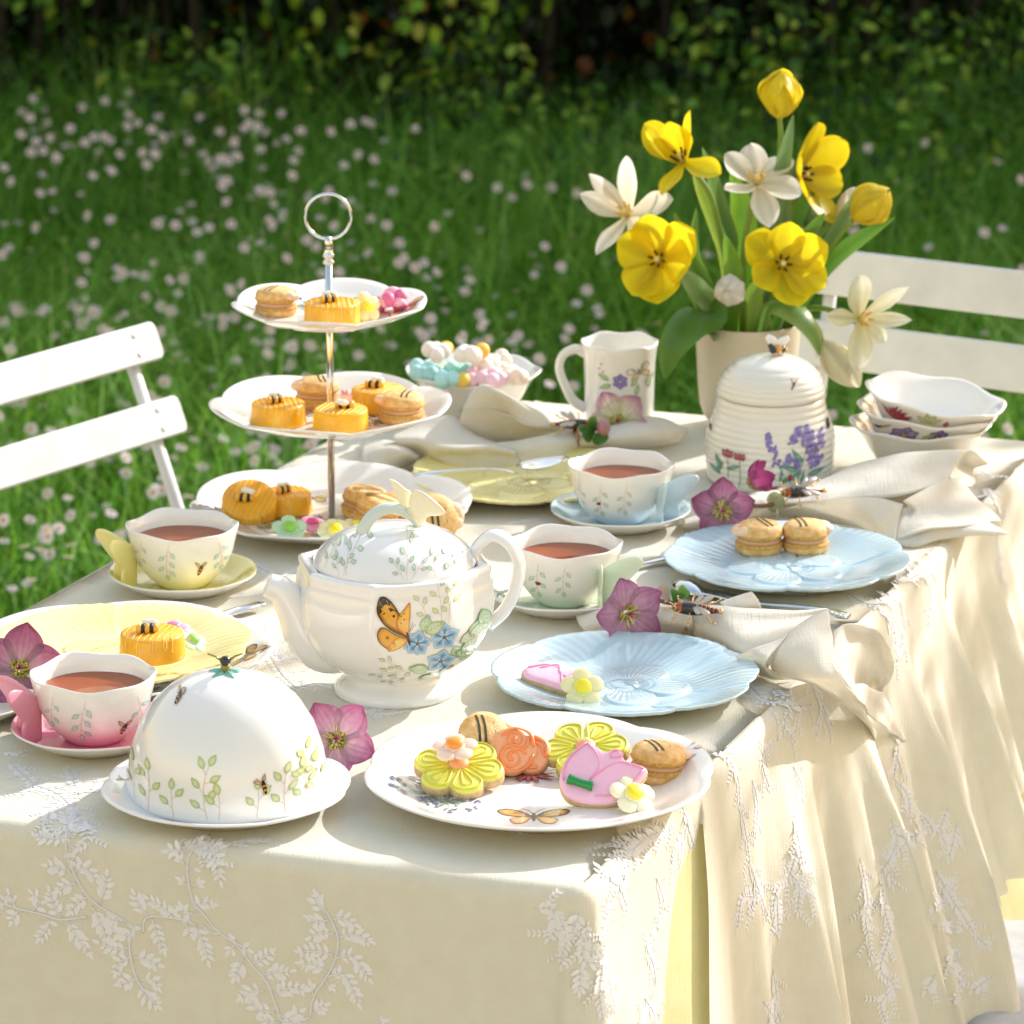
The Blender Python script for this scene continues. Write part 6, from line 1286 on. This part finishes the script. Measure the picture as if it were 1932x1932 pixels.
Lf = grid(Z5b, [[(20, 430, .004), (180, 400, .010), (380, 390, .018), (560, 400, .024), (640, 430, .024)], [(0, 470, .010), (180, 440, .020), (380, 430, .026), (560, 440, .030), (650, 470, .030)], [(20, 520, .008), (200, 490, .016), (400, 500, .020), (560, 510, .022), (655, 530, .020)], [(60, 560, .003), (220, 560, .003), (420, 570, .003), (560, 580, .003), (655, 590, .003)]])
Tp = grid(Z5b, [[(820, 385, .030), (900, 360, .036), (990, 335, .040)], [(840, 410, .032), (930, 400, .036), (1030, 390, .036)], [(850, 430, .030), (950, 430, .030), (1050, 430, .028)]])
join_sheets('cloth', [(A_, 8, 6), (front, 8, 6), (B_, 8, 8), (C_, 8, 6), (T_, 6, 6), (Lf, 8, 6), (Tp, 6, 5)], M_NAP, n1, nb)
nb2 = P(*Z4(1080, 760), 0)
n2 = thing('napkin', 'ivory linen napkin in a bee ring behind the farther blue plate', 'napkin', nb2, 0, 'ivory linen napkins')
U_ = grid(Z4, [[(880, 745, .003), (1100, 715, .003), (1300, 660, .003), (1500, 620, .003), (1690, 610, .003)], [(900, 735, .016), (1110, 705, .024), (1300, 625, .036), (1500, 582, .046), (1700, 568, .050)], [(930, 760, .020), (1130, 740, .026), (1310, 700, .034), (1500, 665, .040), (1665, 640, .040)], [(950, 780, .016), (1120, 770, .024), (1300, 752, .026), (1480, 740, .030), (1640, 690, .034)]])
U2 = grid(Z4, [[(1040, 790, .020), (1160, 760, .030), (1270, 748, .034), (1390, 755, .036), (1480, 775, .036)], [(1020, 805, .010), (1150, 800, .018), (1280, 805, .020), (1380, 830, .022), (1460, 840, .020)], [(1010, 822, .003), (1150, 835, .003), (1300, 862, .003), (1400, 905, .003), (1445, 922, .004)]])
V_ = grid(Z4, [[(1480, 760, .032), (1560, 720, .034), (1640, 680, .036), (1690, 680, .028)], [(1520, 800, .020), (1610, 780, .020), (1700, 740, .020), (1760, 760, .014)], [(1460, 860, .012), (1600, 840, .014), (1720, 820, .014), (1840, 832, .010)], [(1440, 915, .004), (1580, 870, .016), (1720, 860, .012), (1835, 840, .008)]])
V2 = grid(Z4, [[(1480, 790, .020), (1600, 800, .016), (1720, 840, .012), (1800, 850, .010)], [(1450, 860, .012), (1580, 860, .014), (1700, 870, .010), (1865, 888, .006)], [(1440, 922, .003), (1520, 935, .003), (1640, 905, .004), (1865, 893, .003)]])
T2 = grid(Z4, [[(1695, 568, .050), (1745, 575, .040), (1800, 625, .020)], [(1655, 640, .036), (1700, 620, .024), (1745, 645, .014)], [(1650, 675, .030), (1690, 670, .020), (1748, 690, .008)], [(1720, 715, .010), (1725, 712, .008), (1735, 705, .006)]])
H2 = grid(Z4, [[(640, 835, .004), (740, 800, .010), (840, 760, .018), (940, 735, .020)], [(640, 855, .008), (740, 830, .016), (860, 790, .022), (960, 765, .024)], [(650, 870, .003), (760, 860, .003), (880, 840, .003), (1000, 825, .003)]])
join_sheets('cloth', [(U_, 8, 6), (U2, 8, 6), (V_, 7, 6), (V2, 7, 6), (T2, 6, 5), (H2, 7, 5)], M_NAP, n2, nb2)
nb3 = P(*Z7(1150, 500), 0)
n3 = thing('napkin', 'ivory linen napkin in a bee ring lying across the far lemon plate', 'napkin', nb3, 0, 'ivory linen napkins')
a1 = grid(Z7, [[(460, 290, .020), (560, 300, .012), (760, 330, .008), (900, 380, .006), (1070, 400, .006)], [(520, 190, .060), (600, 130, .080), (760, 200, .070), (900, 270, .055), (1060, 335, .035)], [(470, 280, .050), (600, 290, .052), (740, 320, .048), (860, 365, .044), (1080, 380, .034)]])
a2 = grid(Z7, [[(470, 285, .050), (600, 280, .054), (760, 320, .050), (880, 372, .044), (1090, 360, .036)], [(455, 380, .032), (600, 370, .036), (780, 390, .034), (920, 400, .034), (1100, 400, .032)], [(455, 480, .012), (600, 478, .014), (780, 465, .016), (920, 455, .018), (1120, 440, .022)]])
a3 = grid(Z7, [[(60, 440, .028), (190, 380, .034), (330, 330, .036), (440, 330, .034), (520, 420, .024), (640, 470, .018)], [(70, 480, .026), (190, 470, .034), (320, 480, .036), (460, 500, .032), (640, 500, .028), (780, 530, .022)], [(170, 560, .012), (240, 540, .020), (320, 560, .022), (460, 560, .020), (640, 560, .018), (800, 570, .014)], [(330, 650, .006), (380, 655, .005), (450, 655, .005), (560, 645, .005), (700, 635, .005), (830, 622, .005)]])
a4 = grid(Z7, [[(640, 485, .026), (800, 465, .028), (960, 445, .030), (1130, 400, .032)], [(740, 540, .018), (880, 520, .022), (1010, 500, .024), (1160, 470, .026)], [(860, 620, .006), (980, 605, .007), (1080, 590, .008), (1165, 555, .008)]])
a5 = grid(Z7, [[(1170, 430, .018), (1330, 370, .022), (1500, 325, .026), (1680, 340, .024), (1835, 400, .012)], [(1180, 460, .026), (1340, 430, .030), (1500, 400, .032), (1660, 400, .026), (1842, 415, .010)], [(1180, 500, .020), (1340, 490, .022), (1500, 470, .022), (1650, 460, .018), (1830, 430, .008)], [(1190, 555, .004), (1340, 545, .004), (1500, 530, .004), (1650, 510, .004), (1780, 480, .004)]])
a6 = grid(Z7, [[(-120, 480, .006), (0, 470, .014), (120, 480, .020), (240, 520, .016)], [(-140, 560, .012), (-20, 530, .020), (110, 540, .024), (200, 580, .016)], [(-110, 650, .003), (0, 655, .003), (90, 640, .003), (170, 610, .004)]])
join_sheets('cloth', [(a1, 8, 7), (a2, 8, 7), (a3, 7, 6), (a4, 8, 6), (a5, 8, 6), (a6, 7, 6)], M_NAP, n3, nb3)
M_AMB = mat('copper_enamel', '#b5602a', .25, coat=.6, metal=.6, var=.1); M_WNG = mat('pearl_wing', '#d9cfc4', .35, coat=.4, trans=.2, var=.15, vscale=400, bump=.4, bscale=700)
def beering(label, pos, d, ringc, ringr=.014, sc=1, up=(0, 0, 1)):
    """d: from head to tail"""
    t = thing('napkin_ring', label, 'napkin ring', pos, 0, 'gold bee napkin rings'); d = Vector(d).normalized(); u = Vector(up); u = (u-d*u.dot(d)).normalized(); s = d.cross(u)
    L = .039*sc; b = MB(); cols = [2, 1, 2, 2, 0, 2, 1, 2, 1, 2, 1]
    n = 22
    for k in range(n):
        q = k/(n-1); w = .0062*sc*(.55+.45*sin(pi*min(1, q*1.1+.15)))*(1-.45*sst(.75, 1, q)); m_ = 1 if (q > .42 and int(q*22) % 2 == 0) or q < .06 else 2
        v, f = tube([d*L*(q-.5-1/n*.6), d*L*(q-.5+1/n*.6)], w, 14); b.add((v, f), mi=(0 if m_ == 1 else 1) if q > .42 else (1 if .10 < q else 0))
    b.add(ball(-d*L*.54, .0042*sc, 12, 8), mi=2); b.add(ball(d*L*.52, .0026*sc, 10, 7), mi=2); b.add(ball(-d*L*.56+s*.002*sc+u*.002*sc, .0015, 8, 6), mi=1); b.add(ball(-d*L*.56-s*.002*sc+u*.002*sc, .0015, 8, 6), mi=1)
    b.build('body', [M_AMB, M_BLK, M_GOLD], t)
    w = MB()
    for g in (-1, 1):
        for a, ln, wd in ((.55, .021, .0085), (.95, .014, .006)):
            dd = (d*cos(a)+s*g*sin(a)); ss = u.cross(dd); c = -d*.005*sc + u*.0045; v = []; N = 14
            for k in range(N): an = 2*pi*k/N; v.append(c + dd*ln*sc*(.5+.5*cos(an)) + ss*wd*.5*sc*sin(an)*(.7+.3*cos(an)) + u*.003*(.5+.5*cos(an)))
            vv = v + [q+u*.0007 for q in v]; w.add((vv, [tuple(range(N-1, -1, -1)), tuple(range(N, 2*N))]+[(i, (i+1) % N, N+(i+1) % N, N+i) for i in range(N)]))
    w.build('wings', M_WNG, t)
    l = MB()
    for g in (-1, 1):
        for a, o in ((2.3, -.012), (1.7, -.006), (.9, .004)):
            p0 = d*o*sc; dd = (d*cos(a)+s*g*sin(a)); l.add(tube(crv([p0, p0+dd*.009*sc+u*.002, p0+dd*.014*sc-u*.002, p0+dd*.018*sc-u*.001+d*.002], 3), .0007, 6)); l.add(ball(p0+dd*.018*sc-u*.001+d*.002, .0012, 7, 5)); l.add(ball(p0+dd*.012*sc, .0011, 7, 5))
        l.add(tube(crv([-d*L*.56, -d*L*.68+s*g*.003+u*.002, -d*L*.82+s*g*.005], 3), .0006, 5)); l.add(ball(-d*L*.82+s*g*.005, .0012, 7, 5))
    l.build('legs', M_GOLD, t)
    rc = ringc-pos; rp = [rc + Vector((RDx*0, 0, 0)) + Vector((ringr*.35*cos(a)*0 + .0, 0, 0)) + ax1*ringr*cos(a) + ax2*ringr*sin(a) for a in [2*pi*k/40 for k in range(41)]]
    mesh('ring', *tube(rp, .0013, 8, 1.8, cap=False), M_GOLD, t); return t
RDx = 0; ax1 = Vector((.25, .97, 0)); ax2 = Vector((.0, .15, 1)).normalized()
beering('gold bee napkin ring on the napkin bundle beside the near blue plate', P(*Z5b(695, 430), .040), (1, -.25, -.02), P(*Z5b(640, 500), .018), .0165, .98, (.0, -.6, .8))
ax1 = Vector((.15, .98, 0))
beering('gold bee napkin ring on the napkin behind the farther blue plate', P(*Z4(1105, 728), .036), (1, .15, .02), P(*Z4(1085, 770), .016), .015, .98, (0, -.6, .8))
beering('gold bee napkin ring on the far napkin, below the mug', P(*Z7(1135, 372), .040), (-1, .05, .0), P(*Z7(1155, 470), .020), .017, .95, (0, -.5, .85))
# sprig stems and green leaves tucked in the rings
def tuck(label, base, leaves, stem=None, budc=None):
    t = thing('flower_sprig', label, 'sprig', base); m = MB()
    for (p0, p1, w, c) in leaves:
        v, f, c_ = petalsheet((p1-p0).length, w, 0, R_(25), .3, 0, 8, 6); B = Matrix.Translation(p0-base) @ basis((p1-p0), (0, -1, .4)); m.add((v, f), [lerp(lin(c), (0, 0, 0), .2*(1-u)) for u, s in c_], M=B)
    m.build('leaves', M_LEAF, t, attr=True)
    if stem: mesh('stem', *tube(crv([q-base for q in stem], 5), .0022, 7), mat('brown_stem', '#7a5a4a', .6, var=.3, vscale=80), t)
tuck('green leaves and brown stem tucked into the nearer napkin ring', P(*Z5b(560, 400), .034), [(P(*Z5b(555, 385), .036), P(*Z5b(590, 310), .052), .014, '#4f8a2e'), (P(*Z5b(570, 370), .036), P(*Z5b(655, 285), .056), .012, '#5f9a34'), (P(*Z5b(530, 390), .034), P(*Z5b(455, 260), .060), .012, '#c9b8b0')], [P(*Z5b(420, 350), .034), P(*Z5b(490, 385), .034), P(*Z5b(590, 400), .034)])
tuck('pale green leaf and pink stem tucked into the farther napkin ring', P(*Z4(980, 780), .026), [(P(*Z4(975, 800), .020), P(*Z4(1010, 735), .036), .018, '#a9b58a'), (P(*Z4(1000, 800), .020), P(*Z4(985, 815), .018), .010, '#8fa070')], [P(*Z4(890, 780), .028), P(*Z4(950, 782), .026), P(*Z4(1010, 770), .026)])
tuck('dark green leaves and a pink bud below the pale hellebore at the mug', P(*Z7(1260, 400), .036), [(P(*Z7(1270, 400), .038), P(*Z7(1215, 370), .045), .020, '#3f7a24'), (P(*Z7(1270, 400), .038), P(*Z7(1180, 440), .034), .022, '#356a20'), (P(*Z7(1290, 420), .036), P(*Z7(1320, 485), .024), .018, '#3f7a24'), (P(*Z7(1290, 380), .040), P(*Z7(1240, 350), .046), .014, '#4f8a2e')], [P(*Z7(1180, 400), .034), P(*Z7(1300, 400), .036)])
tag(MB().add(ball((0, 0, 0), (.0075, .007, .0085), 12, 8)).build('hellebore_bud', mat('bud_pink', '#b5808c', .5, var=.3, vscale=150), loc=P(*Z7(1325, 392), .040)), 'closed dusky pink hellebore bud beside the pale bloom at the mug', 'flower bud')

def cutlery(name, label, pts, radii, flat=.35, cat='cutlery', extra=None):
    base = pts[0]; t = thing(name, label, cat, base); n = len(pts)
    c = crv([p-base for p in pts], 6); rr = [radii[min(int(i/6), n-1)]*(1-(i/6 % 1)) + radii[min(int(i/6)+1, n-1)]*(i/6 % 1) for i in range(len(c))]
    # flat section: wide across, thin vertically
    mesh('handle', *tube(c, rr, 14, flat, (0, 0, 1)), M_STEEL, t); return t, base
t, b0 = cutlery('spoon', 'silver teaspoon lying bowl up across the far lemon plate', [P(*Z7(180, 683), .020), P(*Z7(260, 668), .022), P(*Z7(420, 650), .024), P(*Z7(620, 640), .027), P(*Z7(720, 648), .026), P(*Z7(800, 668), .022)], [.0050, .0058, .0030, .0020, .0020, .0030])
v, f = lathe([(0, -.005), (.4, -.0042), (.75, -.0020), (1, .0012), (1.0, .0018), (.72, -.0012), (.38, -.0034), (0, -.0042)], 36); sc_ = P(*Z7(945, 632), .024)-b0; ca = (P(*Z7(1095, 600), .024)-P(*Z7(800, 668), .024)); an = atan2(ca.y, ca.x); l2 = ca.length/2
mesh('spoon_bowl', [Matrix.Translation(sc_) @ Matrix.Rotation(an, 4, 'Z') @ Vector((x*l2*(1+.12*x), y*.0150*(1-.15*x), z+.003)) for x, y, z in v], f, M_STEEL, t)
t, b0 = cutlery('fork', 'silver fork handle between the mint cup and the farther blue plate', [P(*Z5b(120, 215), .005), P(*Z5b(230, 190), .006), P(*Z5b(380, 165), .006), P(*Z5b(500, 140), .006), P(*Z5b(560, 150), .006), P(*Z5b(572, 165), .006)], [.0025, .0028, .0040, .0068, .0090, .0075], .28)
t, b0 = cutlery('knife', 'long silver knife with ornamented handle under the nearer napkin', [P(*Z5b(700, 330), .005), P(*Z5b(850, 350), .006), P(*Z5b(1040, 392), .006), P(*Z5b(1300, 418), .007), P(*Z5b(1440, 440), .008), P(*Z5b(1500, 462), .008), P(*Z5b(1540, 470), .008)], [.008, .006, .0045, .0042, .0055, .0075, .0060], .35)
m = MB(); 
for k in range(4): m.add(ball(P(*Z5b(1445+k*24, 446+k*8), .012)-b0, (.0028, .0055, .0016), 10, 6))
m.build('ornament', M_STEEL, t)
t, b0 = cutlery('dessert_spoon', 'silver spoon with its bowl peeking out behind the green leaf', [P(*Z5b(700, 335), .008), P(*Z5b(820, 360), .008), P(*Z5b(920, 390), .007)], [.0030, .0035, .0035], .35)
v, f = lathe([(0, .004), (.5, .0034), (1, .0), (1.0, -.0008), (.5, .002), (0, .0028)], 30); a, b = P(*Z5b(565, 268), .008), P(*Z5b(710, 345), .008); ca = b-a; an = atan2(ca.y, ca.x)
mesh('spoon_bowl', [Matrix.Translation((a+b)/2-b0) @ Matrix.Rotation(an, 4, 'Z') @ Vector((x*ca.length*.52, y*.013, z*1.5)) for x, y, z in v], f, M_STEEL, t)
t, b0 = cutlery('butter_knife', 'silver knife end sticking out right of the left plates', [P(380, 1170, .006), P(430, 1155, .006), P(465, 1146, .007), P(488, 1140, .007), P(496, 1142, .007)], [.0045, .0050, .0062, .0060, .0040], .35)
t, b0 = cutlery('teaspoon', 'silver teaspoon half hidden on the mint saucer behind the teapot handle', [P(930, 1120, .012), P(965, 1112, .018), P(985, 1098, .020), P(1000, 1090, .020)], [.003, .0035, .0055, .003], .4)

# ---------------------------------------------------------------- chairs
M_CH = mat('white_painted_slat', (.72, .725, .735), .42, var=.14, vscale=24, bump=.15, bscale=18, coat=.1)
M_SCREW = mat('painted_screw', (.55, .56, .58), .45, var=.2, vscale=300)
def chair(label, e0, e1, h, seat_dir, recl, gap, slat=.046, post_in=.045):
    """e0: end of the top slat seen in the picture, e1: direction along the slat"""
    d = Vector((e1.x, e1.y, 0)).normalized(); n = Vector((seat_dir[0], seat_dir[1], 0)); n = (n-d*n.dot(d)).normalized(); W_ = .46
    c = Vector((e0.x, e0.y, 0)) + d*W_/2; t = thing('garden_chair', label, 'chair', (c.x, c.y, 0)); up = Vector((0, 0, cos(recl)))-n*sin(recl); fn_ = d.cross(up).normalized()
    if fn_.dot(n) < 0: fn_ = -fn_
    top = Vector((0, 0, e0.z)); M3 = Matrix((d, up, fn_)).transposed().to_4x4()
    for k in range(2):
        v, f = rbox(W_, slat, .011, .010, 5); o = top - up*gap*k; bs = mesh('back_slat', [Matrix.Translation(o) @ M3 @ Vector(q) for q in v], f, M_CH, t, smooth=False)
        for sx in (-1, 1):
            for sy in (-.25, .25): v, f = lathe([(0, .0062), (.0026, .0062), (.0034, .0056), (.0034, .004)], 12); mesh('screw', [Matrix.Translation(o) @ M3 @ (Vector(q)+Vector((sx*(W_/2-post_in), sy*slat, 0))) for q in v], f, M_SCREW, bs)
    foot = (e0.z-.02)/cos(recl)*1.0
    for s in (-1, 1):
        x = d*s*(W_/2-post_in)
        mb = MB().add(tube([x+top+up*.018-fn_*.010, x+top-up*(gap*2)-fn_*.010, x+top-up*(e0.z*.62/cos(recl))-fn_*.010 + Vector((0, 0, 0)), Vector((x.x, x.y, 0)) + n*(.30)], [.0085, .0085, .009, .009], 8, .7, fn_)); mb.build('leg', M_CH, t)
        mesh('leg', *tube([x*.92+Vector((0, 0, .44))+n*.34, x*.92+Vector((0, 0, 0))-n*.06], .009, 8), M_CH, t)
        mesh('seat_rail', *tube([x*.92+Vector((0, 0, .435))-n*.0+n*.05, x*.92+Vector((0, 0, .435))+n*.42], .009, 8), M_CH, t)
    for k in range(6):
        v, f = rbox(.42, .048, .012, .006, 3); M4 = Matrix((d, n, Vector((0, 0, 1)))).transposed().to_4x4(); mesh('seat_slat', [Matrix.Translation(n*(.08+k*.062)+Vector((0, 0, .452))) @ M4 @ Vector(q) for q in v], f, M_CH, t, smooth=False)
    return t
eL = P(297, 641, .062); eD = P(0, 726, .062)
chair('white slatted garden chair at the left of the table', eL, (eD-eL), 0, (.8, -.55), R_(22), .085, .043, .04)
eR = P(1512, 506, .09); eD = P(1932, 556, .09)
chair('white slatted garden chair behind the table at the right, behind the vase', eR, (eD-eR), 0, (-.25, -.9), R_(12), .083, .053, .035)
# ---------------------------------------------------------------- young tree right of and behind the table: its loose crown dapples the cloth
tr = thing('garden_tree', 'young loose-leaved tree standing right of the table beyond the picture', 'tree', (3.05, 6.0, 0))
m = MB().add(tube(crv([(0, 0, -.05), (-.03, -.05, .8), (-.15, -.15, 1.6), (-.30, -.30, 2.6), (-.3, -.3, 3.4)], 5), lambda q: .045*(1-q*.8), 9)); m.build('trunk', M_BARK, tr)
m = MB(); rg = random.Random(8); tips = []
for i in range(16):
    a = rg.uniform(0, 6.3); z = rg.uniform(1.15, 2.3); r = rg.uniform(.5, 1.0); o = Vector((-.2, -.2, z)); e = o + Vector((r*cos(a)-.35, r*sin(a)-.3, rg.uniform(.0, .5))); m.add(tube(crv([o, (o+e)/2+Vector((0, 0, .1)), e], 4), lambda q: .012*(1-q*.8), 5)); tips.append((o, e))
tag(m.build('branches', M_BARK, tr), kind='stuff')
m = MB()
for i in range(950):
    o, e = rg.choice(tips); p = o.lerp(e, rg.random()**.5) + Vector((rg.gauss(0, .12), rg.gauss(0, .12), rg.gauss(0, .10)))
    if noise.noise(p*4.2) < .02: continue
    m.add(leafpoly(rg.uniform(.05, .085)), lin(rg.choice(['#4a7a24', '#5f8f2e', '#3a6a1c'])), M=Matrix.Translation(p) @ Matrix.Rotation(rg.uniform(0, 6.3), 4, 'Z') @ Matrix.Rotation(rg.uniform(-1, 1), 4, 'X'))
tag(m.build('leaves', M_HL, tr, attr=True), kind='stuff')
